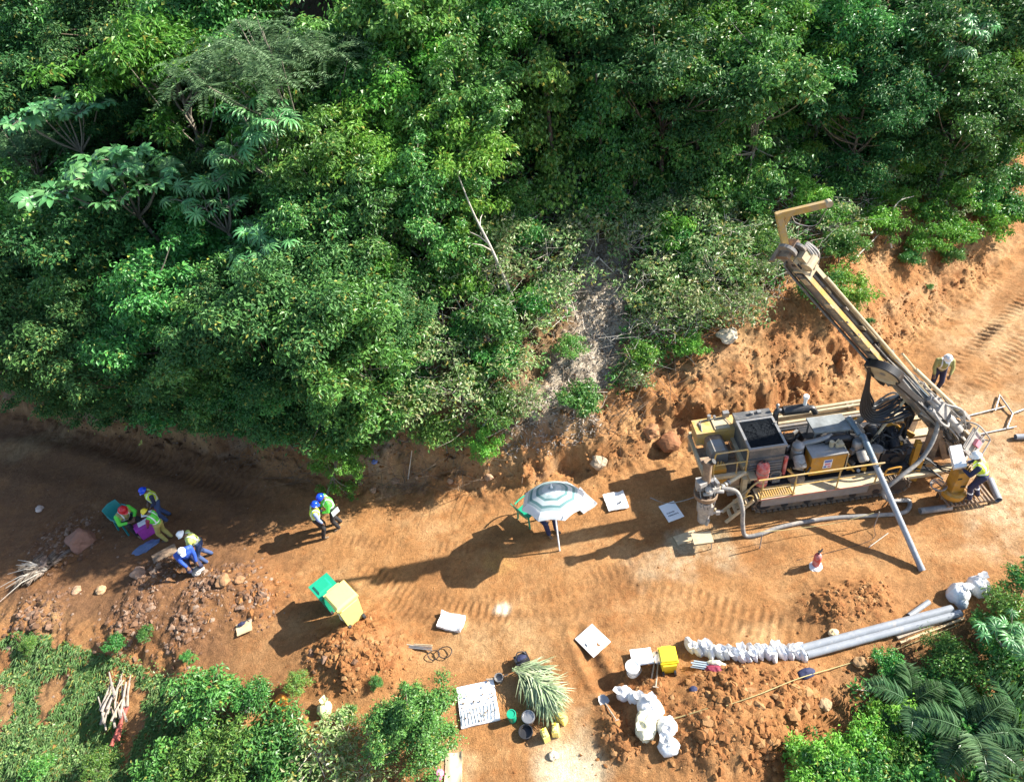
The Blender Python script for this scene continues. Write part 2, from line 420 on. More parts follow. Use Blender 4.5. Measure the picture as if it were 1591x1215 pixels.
col = mixc(col, C(.245, .112, .046), red * np.clip(.6 + .9 * n2, 0, 1))
col = mixc(col, C(.165, .062, .026), red * np.clip(.9 * n3 + .5 * n1, 0, 1) * .8)
col = mixc(col, C(.36, .23, .12), mk['bank'] * np.clip(1.2 * fbm(x, y * .5, .9, 3, 131) + .1, 0, 1) * .8)
# moist brown soil of the left road, reddish spill round the rig, pale dust
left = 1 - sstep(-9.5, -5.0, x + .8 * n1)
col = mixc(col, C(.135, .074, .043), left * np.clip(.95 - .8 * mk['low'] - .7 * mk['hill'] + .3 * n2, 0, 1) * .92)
def patch(px, py, rx, ry, c, k, seed, amp=1.1):
    global col
    q = flat_pt(px, py); dd_ = np.sqrt(((x - q[0]) / rx) ** 2 + ((y - q[1]) / ry) ** 2) + amp * .5 * fbm(x, y, 1.1, 4, seed)
    col = mixc(col, C(*c), (1 - sstep(.25, 1.15, dd_)) * k * (np.clip(.8 + .5 * n3 + .4 * n2, .2, 1) if k < .8 else 1))
patch(885, 1195, .85, 1.1, (.54, .49, .39), .97, 201, .7)
patch(1565, 760, 1.6, 3.6, (.46, .36, .26), .79, 202)
patch(1500, 640, 2.4, 1.5, (.43, .32, .21), .7, 203)
patch(1560, 520, 2.2, 2.2, (.42, .31, .20), .6, 213)
patch(1075, 862, 1.6, .8, (.40, .35, .27), .6, 204)
patch(1090, 835, .8, .5, (.34, .32, .24), .6, 205)
patch(770, 1000, 1.6, .8, (.41, .29, .17), .55, 206)
patch(780, 946, .28, .2, (.70, .66, .60), .9, 207)
patch(1160, 985, .9, .5, (.43, .32, .19), .5, 208)
patch(705, 1195, .5, .5, (.43, .33, .22), .6, 209)
patch(40, 690, 2.6, 1.0, (.23, .16, .095), .7, 210)
patch(780, 875, .5, .4, (.40, .26, .10), .5, 211)
patch(620, 740, 2.0, .9, (.29, .22, .17), .55, 212)
band = fbm(x * .35, hz * 2.2 + .3 * n1, .9, 3, 171)
col = mixc(col, C(.33, .22, .13), mk['bank'] * np.clip(1.3 * band, 0, 1) * .7)
col = mixc(col, C(.30, .26, .22), mk['bank'] * np.clip(-1.5 * band - .25, 0, 1) * (1 - sstep(-1, 3, x)) * .8)
# hillside: straw and leaf litter, ash-grey chute
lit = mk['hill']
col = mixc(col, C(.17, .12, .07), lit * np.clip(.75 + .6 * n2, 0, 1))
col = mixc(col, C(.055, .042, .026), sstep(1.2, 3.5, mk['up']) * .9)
col = mixc(col, C(.21, .145, .085), mk['low'] * np.clip(.2 + .6 * n1, 0, .5))
CH = [at(p, q)[:2] for p, q in ((945, 405), (935, 470), (920, 540), (870, 640), (838, 705))]
CH = [np.array(c) for c in CH]
dch, _ = poly_ds(x, y, CH); dch = dch + .45 * fbm(x, y, 1.2, 4, 141)
grey = (1 - sstep(.5, 1.25, dch)) * sstep(.5, 1.2, mk['dd'] / mk['wb'])
gc = mixc(np.tile(C(.40, .365, .33), (len(x), 1)), C(.17, .145, .125), np.clip(.3 + 1.2 * n3, 0, 1))
col = mixc(col, C(0, 0, 0), grey) + gc * grey[:, None]
hz = hz - .18 * grey * sstep(0, 1, mk['up'])
col = np.clip(col * (1 + .10 * n3[:, None]) * np.array([1.05, .965, .80]), .01, .9)

soil = bpy.data.materials.new('soil'); soil.use_nodes = True
n = soil.node_tree.nodes; l = soil.node_tree.links; b = n['Principled BSDF']; b.inputs['Roughness'].default_value = .92; b.inputs['Specular IOR Level'].default_value = .2
at_ = n.new('ShaderNodeAttribute'); at_.attribute_name = 'soil'
tc = n.new('ShaderNodeTexCoord')
f1 = n.new('ShaderNodeTexNoise'); f1.inputs['Scale'].default_value = 9; f1.inputs['Detail'].default_value = 9; f1.inputs['Roughness'].default_value = .75; l.new(tc.outputs['Object'], f1.inputs['Vector'])
f2 = n.new('ShaderNodeTexNoise'); f2.inputs['Scale'].default_value = 38; f2.inputs['Detail'].default_value = 5; f2.inputs['Roughness'].default_value = .7; l.new(tc.outputs['Object'], f2.inputs['Vector'])
a1 = n.new('ShaderNodeMapRange'); a1.inputs[1].default_value = .3; a1.inputs[2].default_value = .7; a1.inputs[3].default_value = .72; a1.inputs[4].default_value = 1.26; l.new(f1.outputs[0], a1.inputs[0])
a2 = n.new('ShaderNodeMapRange'); a2.inputs[1].default_value = .3; a2.inputs[2].default_value = .7; a2.inputs[3].default_value = .70; a2.inputs[4].default_value = 1.3; l.new(f2.outputs[0], a2.inputs[0])
mm = n.new('ShaderNodeMath'); mm.operation = 'MULTIPLY'; l.new(a1.outputs[0], mm.inputs[0]); l.new(a2.outputs[0], mm.inputs[1])
mx = n.new('ShaderNodeMix'); mx.data_type = 'RGBA'; mx.blend_type = 'MULTIPLY'; mx.inputs[0].default_value = 1; l.new(at_.outputs['Color'], mx.inputs[6]); l.new(mm.outputs[0], mx.inputs[7])
# pale grit specks
vo = n.new('ShaderNodeTexVoronoi'); vo.inputs['Scale'].default_value = 19; l.new(tc.outputs['Object'], vo.inputs['Vector'])
sp = n.new('ShaderNodeMath'); sp.operation = 'LESS_THAN'; sp.inputs[1].default_value = .2; l.new(vo.outputs['Distance'], sp.inputs[0])
rn = n.new('ShaderNodeSeparateColor'); l.new(vo.outputs['Color'], rn.inputs[0])
gt = n.new('ShaderNodeMath'); gt.operation = 'GREATER_THAN'; gt.inputs[1].default_value = .8; l.new(rn.outputs[0], gt.inputs[0])
an = n.new('ShaderNodeMath'); an.operation = 'MULTIPLY'; l.new(sp.outputs[0], an.inputs[0]); l.new(gt.outputs[0], an.inputs[1])
an2 = n.new('ShaderNodeMath'); an2.operation = 'MULTIPLY'; an2.inputs[1].default_value = .8; l.new(an.outputs[0], an2.inputs[0])
sc_ = n.new('ShaderNodeMix'); sc_.data_type = 'RGBA'; sc_.blend_type = 'MULTIPLY'; sc_.inputs[0].default_value = 1; l.new(mx.outputs[2], sc_.inputs[6]); sc_.inputs[7].default_value = (1.5, 1.6, 1.8, 1)
mg = n.new('ShaderNodeMix'); mg.data_type = 'RGBA'; l.new(an2.outputs[0], mg.inputs[0]); l.new(mx.outputs[2], mg.inputs[6]); l.new(sc_.outputs[2], mg.inputs[7])
l.new(mg.outputs[2], b.inputs['Base Color'])
ad = n.new('ShaderNodeMath'); ad.operation = 'MULTIPLY_ADD'; ad.inputs[1].default_value = .45; l.new(f2.outputs[0], ad.inputs[0]); l.new(f1.outputs[0], ad.inputs[2])
bp = n.new('ShaderNodeBump'); bp.inputs['Strength'].default_value = .95; bp.inputs['Distance'].default_value = .055; l.new(ad.outputs[0], bp.inputs['Height']); l.new(bp.outputs[0], b.inputs['Normal'])

GRID = hz.reshape(sh)
def ground(xs, ys):
    i = np.clip(np.searchsorted(gx, xs) - 1, 0, len(gx) - 2); j = np.clip(np.searchsorted(gy, ys) - 1, 0, len(gy) - 2)
    u = np.clip((xs - gx[i]) / (gx[i + 1] - gx[i]), 0, 1); v = np.clip((ys - gy[j]) / (gy[j + 1] - gy[j]), 0, 1)
    return (GRID[j, i] * (1 - u) + GRID[j, i + 1] * u) * (1 - v) + (GRID[j + 1, i] * (1 - u) + GRID[j + 1, i + 1] * u) * v
def H(x, y): return float(ground(np.array([float(x)]), np.array([float(y)]))[0])
nr, nc = sh
V = np.stack([x, y, hz], 1)
ii = (np.arange(nr - 1)[:, None] * nc + np.arange(nc - 1)[None]).ravel()
quads = np.stack([ii, ii + 1, ii + nc + 1, ii + nc], 1)
Z = hz.reshape(sh); dzx = np.gradient(Z, gx, axis=1).ravel(); dzy = np.gradient(Z, gy, axis=0).ravel()
NRM = np.stack([-dzx, -dzy, np.ones_like(dzx)], 1); NRM /= np.linalg.norm(NRM, axis=1)[:, None]
fd = mk['d'][ii]; fe = mk['e'][ii] - y[ii]; fu = (mk['dd'] - mk['wb'])[ii]
cls = np.where(fd < 0, np.where(fe > .1, 0, 1), np.where(fu < .15, 2, 3))
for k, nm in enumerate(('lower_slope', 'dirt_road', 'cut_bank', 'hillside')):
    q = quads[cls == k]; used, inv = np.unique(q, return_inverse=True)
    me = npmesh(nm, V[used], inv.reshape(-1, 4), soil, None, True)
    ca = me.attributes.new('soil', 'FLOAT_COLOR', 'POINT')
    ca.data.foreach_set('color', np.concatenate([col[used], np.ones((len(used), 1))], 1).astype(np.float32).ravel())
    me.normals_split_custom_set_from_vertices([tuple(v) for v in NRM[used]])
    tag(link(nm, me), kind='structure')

# loose clods and stones
ICO_V = np.array([(0, 0, 1), (.894, 0, .447), (.276, .851, .447), (-.724, .526, .447), (-.724, -.526, .447), (.276, -.851, .447), (.724, .526, -.447), (-.276, .851, -.447), (-.894, 0, -.447), (-.276, -.851, -.447), (.724, -.526, -.447), (0, 0, -1)])
ICO_F = np.array([(0, 1, 2), (0, 2, 3), (0, 3, 4), (0, 4, 5), (0, 5, 1), (1, 6, 2), (2, 7, 3), (3, 8, 4), (4, 9, 5), (5, 10, 1), (2, 6, 7), (3, 7, 8), (4, 8, 9), (5, 9, 10), (1, 10, 6), (6, 11, 7), (7, 11, 8), (8, 11, 9), (9, 11, 10), (10, 11, 6)])
def scatter_rocks(name, P, r, m, squash=.7):
    k = len(P); base = ICO_V[None] * (1 + rng.uniform(-.42, .34, (k, 12, 1))) * r[:, None, None] * np.stack([rng.uniform(.7, 1.3, k), rng.uniform(.7, 1.3, k), rng.uniform(.45, .9, k) * squash / .7], 1)[:, None, :]
    t = rng.uniform(0, 6.28, k); c, s = np.cos(t)[:, None], np.sin(t)[:, None]
    X = base[..., 0] * c - base[..., 1] * s; Y = base[..., 0] * s + base[..., 1] * c
    VV = np.stack([X + P[:, None, 0], Y + P[:, None, 1], base[..., 2] + P[:, None, 2]], 2).reshape(-1, 3)
    FF = (ICO_F[None] + (np.arange(k) * 12)[:, None, None]).reshape(-1, 3)
    return tag(link(name, npmesh(name, VV, FF, m, None, False)), kind='stuff')
def clod_mat(name, cs, yel=0):
    m = mat(name, (1, 1, 1), .95, bump=.5, bscale=25, spec=.2)
    n = m.node_tree.nodes; l = m.node_tree.links
    g = n.new('ShaderNodeNewGeometry'); cr = n.new('ShaderNodeValToRGB'); e = cr.color_ramp.elements
    e[0].color = (*cs[0], 1); e[1].color = (*cs[-1], 1)
    for i, c in enumerate(cs[1:-1]): q = e.new((i + 1) / (len(cs) - 1)); q.color = (*c, 1)
    l.new(g.outputs['Random Per Island'], cr.inputs[0])
    for nd in n:
        if nd.type == 'MIX' and nd.blend_type == 'MULTIPLY': l.new(cr.outputs[0], nd.inputs[6])
    return m
M_clod = clod_mat('clod_soil', [(.17, .070, .024), (.235, .105, .037), (.20, .085, .030), (.26, .125, .045), (.31, .17, .075)])
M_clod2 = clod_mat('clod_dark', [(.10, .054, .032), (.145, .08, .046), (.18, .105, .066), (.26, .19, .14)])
fine = (np.abs(x) < 17.4) & (y > 4.7) & (y < 20.4)
idx = np.nonzero(fine)[0]
def pick(wt, k):
    p = wt[idx]; p = p / p.sum(); return rng.choice(idx, k, p=p)
wt = 1.6 * mk['spoil'] ** 2 + .35 * mk['low'] * np.clip(.5 + n1, 0, 1) * sstep(-3, 0, x) + .9 * mk['bank'] * np.clip(.3 + n2, 0, 1) + .35 * np.exp(-(mk['d'] / .4) ** 2) + .022 + .05 * mk['low']
s = pick(wt, 26000); rr = .010 + .068 * rng.random(len(s)) ** 4.2 * (0.4 + mk['spoil'][s] * 1.3 + .5 * mk['bank'][s] + .4 * mk['low'][s])
P = V[s] + rng.uniform(-.03, .03, (len(s), 3)) * [1, 1, .2]; P[:, 2] -= .30 * rr
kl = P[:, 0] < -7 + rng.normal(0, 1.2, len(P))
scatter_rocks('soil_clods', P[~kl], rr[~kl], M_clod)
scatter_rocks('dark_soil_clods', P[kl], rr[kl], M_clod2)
# ------------------------------------------------------------------ materials of made things
M_yel = mat('yellow_paint', (.50, .31, .075), .45, dust=.6, dcol=(.40, .29, .18))
M_ora = mat('orange_paint', (.46, .22, .028), .42, dust=.25)
M_cream = mat('cream_paint', (.48, .385, .24), .5, dust=.45, dcol=(.36, .27, .17))
M_dsteel = mat('dark_steel', (.035, .035, .038), .45, .3, dust=.22, dcol=(.20, .15, .10), vscale=9)
M_black = mat('black_rubber', (.018, .018, .020), .5, dust=.15, dcol=(.22, .17, .12))
M_steel = mat('worn_steel', (.26, .255, .25), .45, .4, dust=.35, dcol=(.36, .29, .21))
M_gsteel = mat('grey_painted_steel', (.15, .15, .15), .55, dust=.55, dcol=(.33, .25, .17))
M_muddy = mat('mud_splashed_steel', (.27, .25, .23), .7, .1, dust=.6, dcol=(.46, .42, .37), vscale=10)
M_bgrey = mat('blue_grey_metal', (.12, .16, .19), .45, .2, dust=.2)
M_brown = mat('dusty_brown_plate', (.18, .12, .08), .75, dust=.5)
M_red = mat('red_paint', (.50, .06, .05), .35, dust=.55, dcol=(.62, .40, .36))
M_white = mat('white_paint', (.78, .77, .74), .5, var=.06, dust=.12, dcol=(.62, .52, .40))
M_pvc = mat('grey_pipe_plastic', (.25, .265, .285), .26, dust=.12, dcol=(.40, .34, .28))
M_hose = mat('grey_hose', (.17, .165, .16), .75, dust=.45, dcol=(.45, .38, .30))
M_track = mat('track_steel', (.15, .12, .095), .7, .3, dust=.6, dcol=(.33, .22, .13), vscale=14)
M_grill = mat('black_mesh', (.012, .015, .019), .85, spec=.15)
M_blue = mat('blue_plastic', (.02, .06, .38), .3)
M_stick1 = mat('label_print_blue', (.10, .16, .45), .5)
M_stick2 = mat('label_print_pink', (.60, .20, .25), .5)
M_text = mat('dark_print', (.05, .06, .08), .6)

# ------------------------------------------------------------------ the drill rig
RIG = empty('drill_rig', (8.0, 11.7, 0), R(-2))
tag(RIG, 'yellow and grey crawler drill rig with tilted mast at the foot of the bank', 'drill rig')
RZ = H(7.2, 11.4)
RIG.location.z = RZ
def rigw(p): return RIG.matrix_basis @ Vector(p)

# crawler tracks
def stadium(t, x0, x1, r, zc):
    Ls = x1 - x0; P = 2 * Ls + 2 * math.pi * r; s = (t % 1) * P
    if s < Ls: return (x0 + s, zc - r), 0
    s -= Ls
    if s < math.pi * r: a = s / r; return (x1 + r * math.sin(a), zc - r * math.cos(a)), -a
    s -= math.pi * r
    if s < Ls: return (x1 - s, zc + r), math.pi
    s -= Ls; a = s / r; return (x0 - r * math.sin(a), zc + r * math.cos(a)), math.pi - a
shoe_me = G().box((0, 0, 0), (.125, .42, .03)).box((-.03, 0, -.03), (.02, .42, .05)).mesh('track_shoe', M_track)
for yy in (-.80, .85):
    g = G()
    pts = [stadium(i / 48, -1.95, 1.55, .25, .33)[0] for i in range(48)]
    Vt = [(px, yy + s * .16, pz) for s in (-1, 1) for px, pz in pts]; m = 48
    g.add(Vt, [(i, (i + 1) % m, m + (i + 1) % m, m + i) for i in range(m)] + [tuple(range(m - 1, -1, -1)), tuple(range(m, 2 * m))])
    tr = g.build('crawler_track', M_track, RIG)
    for k, xx in enumerate((-1.95, -1.4, -.8, -.2, .4, 1.0, 1.55)):
        G().cyl((xx, yy - .18, .33 if k in (0, 6) else .2), (xx, yy + .18, .33 if k in (0, 6) else .2), .2 if k in (0, 6) else .09, n=14).build('road_wheel', M_dsteel, tr)
    if yy < 0:
        for k in range(56):
            (px, pz), a = stadium(k / 56, -1.95, 1.55, .275, .33)
            o = link('track_shoe', shoe_me, tr); o.location = (px, yy, pz); o.rotation_euler = (0, a, 0)
    else:
        g = G()
        for k in range(56):
            (px, pz), a = stadium(k / 56, -1.95, 1.55, .275, .33)
            g.box((px, yy, pz), (.125, .42, .03), M=Matrix.Rotation(a, 3, 'Y'))
        tag(g.build('track_shoes', M_track, tr), kind='stuff')

G().bb((-2.3, -.72, .60), (2.3, 1.02, .74)).bb((-2.3, -.55, .35), (2.2, .55, .60)).build('chassis', M_dsteel, RIG)
# catwalk
cw = G().bb((-2.22, -1.13, .72), (.68, -.74, .77)).bb((.68, -1.10, .70), (1.15, -.72, .76)).build('catwalk', M_cream, RIG)
g = G()
for k in range(15): g.bb((-2.15 + k * .06, -1.08, .78), (-2.125 + k * .06, -.80, .80))
g.bb((-2.18, -1.10, .775), (-1.25, -1.085, .805)).bb((-2.18, -.80, .775), (-1.25, -.785, .805))
tag(g.build('step_grating', M_yel, cw), kind='stuff')
G().bb((-2.2, -1.135, .735), (.66, -1.131, .765)).build('red_edge_stripe', M_red, cw)
G().bb((-2.1, -1.10, .42), (.66, -1.06, .72)).build('side_skirt', M_steel, RIG)
# handrail along the catwalk
g = G(); r_ = .022
g.hose([(-2.55, -1.12, 1.02), (-2.45, -1.12, 1.30), (-2.25, -1.12, 1.5), (-2.0, -1.12, 1.53), (.62, -1.12, 1.53), (.74, -1.12, 1.48), (.76, -1.12, 1.2), (.76, -1.12, .78)], r_, 7, 5)
g.tube([(-2.2, -1.12, 1.15), (.74, -1.12, 1.15)], .016, 6)
hr = g.build('handrail', M_yel, RIG, True)
for xx in (-2.15, -1.32, -.22): G().cyl((xx, -1.12, .76), (xx, -1.12, 1.53), .02, n=7).build('rail_post', M_yel, hr)
# tail
tf = G()
tf.beam((-3.4, -.52, 1.16), (-2.3, -.52, 1.16), .10, .10).beam((-3.4, 1.12, 1.16), (-2.2, 1.12, 1.16), .09, .09).beam((-3.4, -.45, 1.1), (-3.4, 1.1, 1.1), .09, .12).beam((-2.38, -.45, 1.25), (-2.38, 1.1, 1.25), .1, .2)
tf.beam((-3.36, 1.1, .5), (-3.36, 1.1, 1.15), .09, .09).beam((-2.42, -.62, .12), (-2.42, -.62, 1.12), .15, .12).beam((-3.35, -.5, .6), (-3.35, -.5, 1.1), .08, .08)
tf.beam((-3.4, -.45, .62), (-2.3, -.45, .62), .1, .12).box((-2.42, -.62, .07), (.35, .3, .05))
tf.build('tail_frame', M_cream, RIG)
G().bb((-3.35, -.46, 1.04), (-2.44, .62, 1.10)).build('tail_floor', M_brown, RIG)
g = G(); g.bb((-3.34, .60, 1.22), (-2.24, 1.10, 1.66)); g.bb((-3.36, .58, 1.66), (-2.22, 1.12, 1.69))
tk = g.build('tail_tank', M_yel, RIG)
G().mi(0).bb((-2.85, .64, 1.692), (-2.45, 1.02, 1.72)).build('tank_lid', M_cream, tk)
g = G().tube([(-3.2, .72, 1.72), (-3.15, 1.0, 1.75), (-2.5, 1.03, 1.75), (-2.4, .75, 1.75)], .012, 5).cyl((-2.9, 1.05, 1.69), (-2.9, 1.05, 1.86), .05).cyl((-2.75, 1.06, 1.69), (-2.75, 1.06, 1.80), .035).box((-2.45, 1.05, 1.82), (.16, .12, .16)).cyl((-3.2, .65, 1.69), (-3.2, .95, 1.72), .02)
g.build('tank_fittings', M_steel, tk, True)
# grey compressor box with a rounded lid
prof = [(-.23, 0), (-.23, .38), (-.14, .47), (.14, .47), (.23, .38), (.23, 0)]
g = G(); q = len(prof)
for (y0, y1, mi_) in ((0.0, .42, 0), (.425, .72, 1)):
    g.mi(mi_); g.add([(-2.9 + a, y0, 1.1 + z) for a, z in prof] + [(-2.9 + a, y1, 1.1 + z) for a, z in prof], [(i, (i + 1) % q, q + (i + 1) % q, q + i) for i in range(q)] + [tuple(range(q - 1, -1, -1)), tuple(range(q, 2 * q))])
g.build('compressor_box', [M_steel, M_brown], RIG)
G().cyl((-2.53, .2, 1.11), (-2.53, .2, 1.18), .14, n=18).build('floor_hatch', M_brown, RIG)
g = G()
g.hose([(-3.22, -.52, 1.2), (-3.22, -.52, 1.75), (-3.20, -.52, 2.02), (-3.1, -.52, 2.06), (-2.5, -.52, 2.06), (-2.4, -.52, 2.02), (-2.38, -.52, 1.8), (-2.38, -.52, 1.2)], .022, 7, 4).tube([(-3.22, -.52, 1.62), (-2.38, -.52, 1.62)], .018, 7).tube([(-2.62, -.52, 1.2), (-2.62, -.52, 1.62)], .018, 7)
g.build('guard_rail', M_yel, RIG, True)
vb = G().bb((-3.3, -.44, 1.12), (-2.85, -.15, 1.34)).build('valve_bank', M_ora, RIG)
for k in range(5):
    G().cyl((-3.25 + k * .08, -.3, 1.34), (-3.25 + k * .08, -.33, 1.5), .012, n=6).ball((-3.25 + k * .08, -.33, 1.52), .022, n=6).build('lever', M_black, vb)
G().bb((-3.30, -.56, .66), (-2.86, -.52, 1.08)).cyl((-3.06, -.565, .92), (-3.06, -.555, .92), .07, n=14).build('tail_panel', M_ora, RIG)
G().bb((-2.82, -.56, .74), (-2.52, -.50, 1.08)).build('tail_panel', M_brown, RIG)
G().box((-2.72, -.55, .55), (.2, .14, .2)).cyl((-2.68, -.64, .58), (-2.68, -.55, .58), .06).build('pump', M_steel, RIG, True)
G().box((-2.24, -.62, 1.15), (.18, .28, .06)).box((-2.27, -.5, .95), (.14, .1, .4)).build('bracket', M_cream, RIG)
# folding step by the tail
g = G(); a, b = Vector((-2.3, -1.08, .72)), Vector((-3.0, -1.16, .06))
sl_ = g.beam(a, b, .05, .09).beam(a + Vector((0, .34, 0)), b + Vector((0, .34, 0)), .05, .09)
fs = g.build('folding_step', M_cream, RIG)
for k in range(1, 5):
    p = a.lerp(b, k / 5); G().beam(p, p + Vector((0, .34, 0)), .09, .03).build('tread', M_cream, fs)
g = G(); g.hose([(-2.62, -1.12, .62), (-2.68, -1.14, .85), (-2.48, -1.14, 1.0), (-2.35, -1.13, .9), (-2.45, -1.13, .66), (-2.62, -1.12, .62)], .018, 6); g.build('step_hoop', M_yel, RIG, True)

# cooler with the big fan
ck = G(); ck.bb((-2.33, -.50, .75), (-1.42, .80, 1.96)).bb((-2.36, -.53, 1.60), (-1.39, -.50, 1.64)).bb((-2.36, .55, 1.96), (-1.39, .82, 2.05))
cool = ck.build('cooler', mat('oily_grey_steel', (.085, .085, .085), .5, dust=.4, dcol=(.26, .22, .18), vscale=5), RIG)
g = G()
for y0, y1 in ((-.52, -.46), (.48, .55)): g.bb((-2.36, y0, 1.96), (-1.39, y1, 2.03))
for x0, x1 in ((-2.36, -2.30), (-1.45, -1.39)): g.bb((x0, -.46, 1.96), (x1, .48, 2.03))
g.build('fan_frame', M_steel, cool)
G().bb((-2.30, -.46, 1.962), (-1.45, .48, 1.968)).build('fan_well', M_grill, cool)
g = G()
for k in range(8):
    a = k * math.pi / 4; c_, s_ = math.cos(a), math.sin(a); cx, cy = -1.875, .01
    P = [(cx + c_ * .1 - s_ * .05, cy + s_ * .1 + c_ * .05), (cx + c_ * .40 - s_ * .13, cy + s_ * .40 + c_ * .13), (cx + c_ * .42 + s_ * .05, cy + s_ * .42 - c_ * .05), (cx + c_ * .1 + s_ * .05, cy + s_ * .1 - c_ * .05)]
    g.add([(P[0][0], P[0][1], 1.99), (P[1][0], P[1][1], 1.995), (P[2][0], P[2][1], 1.972), (P[3][0], P[3][1], 1.975)], [(0, 1, 2, 3)])
g.cyl((-1.875, .01, 1.97), (-1.875, .01, 2.0), .13, n=16)
g.build('fan', M_grill, cool)
g = G()
for k in range(34): xx = -2.29 + k * .025; g.bb((xx, -.46, 2.012), (xx + .005, .48, 2.017))
for rr in (.1, .2, .3, .4):
    pts = [(-1.875 + rr * math.cos(t * math.pi / 12), .01 + rr * math.sin(t * math.pi / 12), 2.02) for t in range(25)]; g.tube(pts, .005, 4, False)
tag(g.build('fan_guard', M_grill, cool), kind='stuff')
g = G()
for k in range(7): g.box((-1.875, -.515, .85 + k * .1), (.84, .03, .03), M=Matrix.Rotation(.5, 3, 'X'))
tag(g.build('louvres', M_gsteel, cool), kind='stuff')
G().tube([(-1.50, .25, 2.03), (-1.44, .22, 2.08), (-1.38, .3, 2.05)], .012, 6).build('lifting_eye', M_steel, cool, True)
G().cyl((-1.9, .68, 2.05), (-1.9, .68, 2.13), .05).build('cooler_cap', M_steel, cool, True)
G().box((-1.7, .7, 2.08), (.1, .1, .06)).build('sensor_box', M_steel, cool)
g = G(); g.cyl((-1.35, -.5, .9), (-1.35, -.5, 1.55), .05, n=10); g.build('small_extinguisher', M_red, RIG, True)
# red pressure bottle
g = G(); g.lathe([(.0, .76), (.12, .77), (.16, .82), (.16, 1.46), (.13, 1.55), (.05, 1.60), (.04, 1.63), (0, 1.63)], (-1.98, -.64, 0), n=18)
pb = g.build('pressure_bottle', M_red, RIG, True)
G().cyl((-1.98, -.64, 1.57), (-1.98, -.64, 1.66), .035).cyl((-2.05, -.64, 1.62), (-1.88, -.64, 1.62), .014, n=6).build('bottle_valve', M_dsteel, pb, True)
for zz in (.95, 1.28): G().cyl((-1.98, -.64, zz), (-1.98, -.64, zz + .03), .165, n=18).build('strap', M_steel, pb)
g = G(); g.hose([(-2.18, -.66, .78), (-2.2, -.68, 1.05), (-2.12, -.66, 1.1), (-2.1, -.65, .82)], .014, 6); g.build('bottle_cradle', M_dsteel, RIG, True)
g = G(); g.hose([(-1.72, -.6, .8), (-1.72, -.6, 1.1), (-1.48, -.6, 1.1), (-1.48, -.6, .8)], .018, 6, 4).box((-1.6, -.6, .85), (.2, .16, .12)); g.build('battery_bracket', M_gsteel, RIG)
# air cleaners
g = G(); g.lathe([(.0, 0), (.14, .0), (.155, .03), (.155, .30), (.12, .34), (.15, .36), (.15, .46), (.10, .50), (0, .5)], (-.98, -.28, 1.22), n=18); g.build('air_cleaner', M_steel, RIG, True)
g = G(); g.lathe([(0, 0), (.13, .0), (.145, .02), (.145, .30), (.12, .33), (.06, .34), (0, .34)], (-1.0, -.42, 1.42), (-.05, -.85, -.45), n=18); g.build('air_cleaner', M_muddy, RIG, True)
G().lathe([(0, 0), (.22, .0), (.22, .05), (.12, .12), (0, .12)], (-1.05, -.62, .78), n=18).build('pulley_cover', M_brown, RIG, True)
# hydraulic tank
ht = G().mi(0).bb((-.76, -.68, .88), (.12, -.28, 1.56)).mi(1).bb((-.78, -.70, 1.56), (.14, -.26, 1.60)).build('hydraulic_tank', [M_ora, M_steel], RIG)
G().bb((-.44, -.686, 1.10), (-.22, -.682, 1.42)).build('warning_label', M_white, ht)
for lo, hi, m_ in (((-.42, 1.32), (-.24, 1.40), M_stick1), ((-.42, 1.13), (-.35, 1.20), M_stick1), ((-.40, 1.22), (-.26, 1.29), M_stick2), ((-.32, 1.13), (-.24, 1.19), M_stick2)): G().bb((lo[0], -.69, lo[1]), (hi[0], -.688, hi[1])).build('label_print', m_, ht)
g = G().cyl((-.18, -.4, 1.6), (-.18, -.4, 1.76), .06).cyl((-.05, -.45, 1.6), (-.05, -.45, 1.7), .05).box((.04, -.42, 1.66), (.12, .16, .1)).tube([(.1, -.5, 1.65), (.17, -.66, 1.5), (.16, -.7, 1.0)], .016, 6).tube([(-.12, -.42, 1.7), (.0, -.35, 1.75), (.1, -.3, 1.6)], .018, 6)
g.build('tank_filler', M_cream, ht, True)
# engine, its cover and pipes
g = G().bb((-.65, -.22, .74), (.45, .5, 1.45)).bb((-1.3, -.3, .74), (-.7, .5, 1.1))
for k in range(5): g.cyl((-.55 + k * .22, -.05, 1.45), (-.55 + k * .22, -.05, 1.58), .06, n=8)
g.build('engine', M_dsteel, RIG)
g = G().plate([(-.52, -.12, 1.86), (.40, -.16, 1.86), (.36, .36, 1.93), (-.56, .38, 1.93)], .06)
for p in ((-.48, -.08), (.34, -.1), (.3, .3), (-.5, .3)): g.cyl((*p, 1.4), (*p, 1.85), .025, n=6)
g.build('engine_cover', mat('stained_grey_sheet', (.17, .18, .175), .5, var=.5, vscale=3, dust=.2), RIG)
g = G().hose([(-.95, -.2, 1.55), (-.75, -.2, 1.62), (-.5, -.22, 1.68), (-.25, -.2, 1.72), (-.1, -.1, 1.7)], .07, 10); g.build('intake_duct', M_steel, RIG, True)
g = G().hose([(-.3, -.24, 1.62), (0, -.24, 1.66), (.3, -.24, 1.66), (.42, -.2, 1.5)], .1, 10); g.build('turbo_pipe', M_dsteel, RIG, True)
g = G()
for k in range(26):
    a = Vector((random.uniform(-1.3, -.75), random.uniform(-.2, .45), random.uniform(1.1, 1.35))); b = a + Vector((random.uniform(-.25, .25), random.uniform(-.2, .2), random.uniform(-.15, .2)))
    g.hose([a, a.lerp(b, .5) + Vector((0, 0, .08)), b], random.uniform(.012, .03), 6, 4)
tag(g.build('engine_hoses', M_black, RIG, True), kind='stuff')
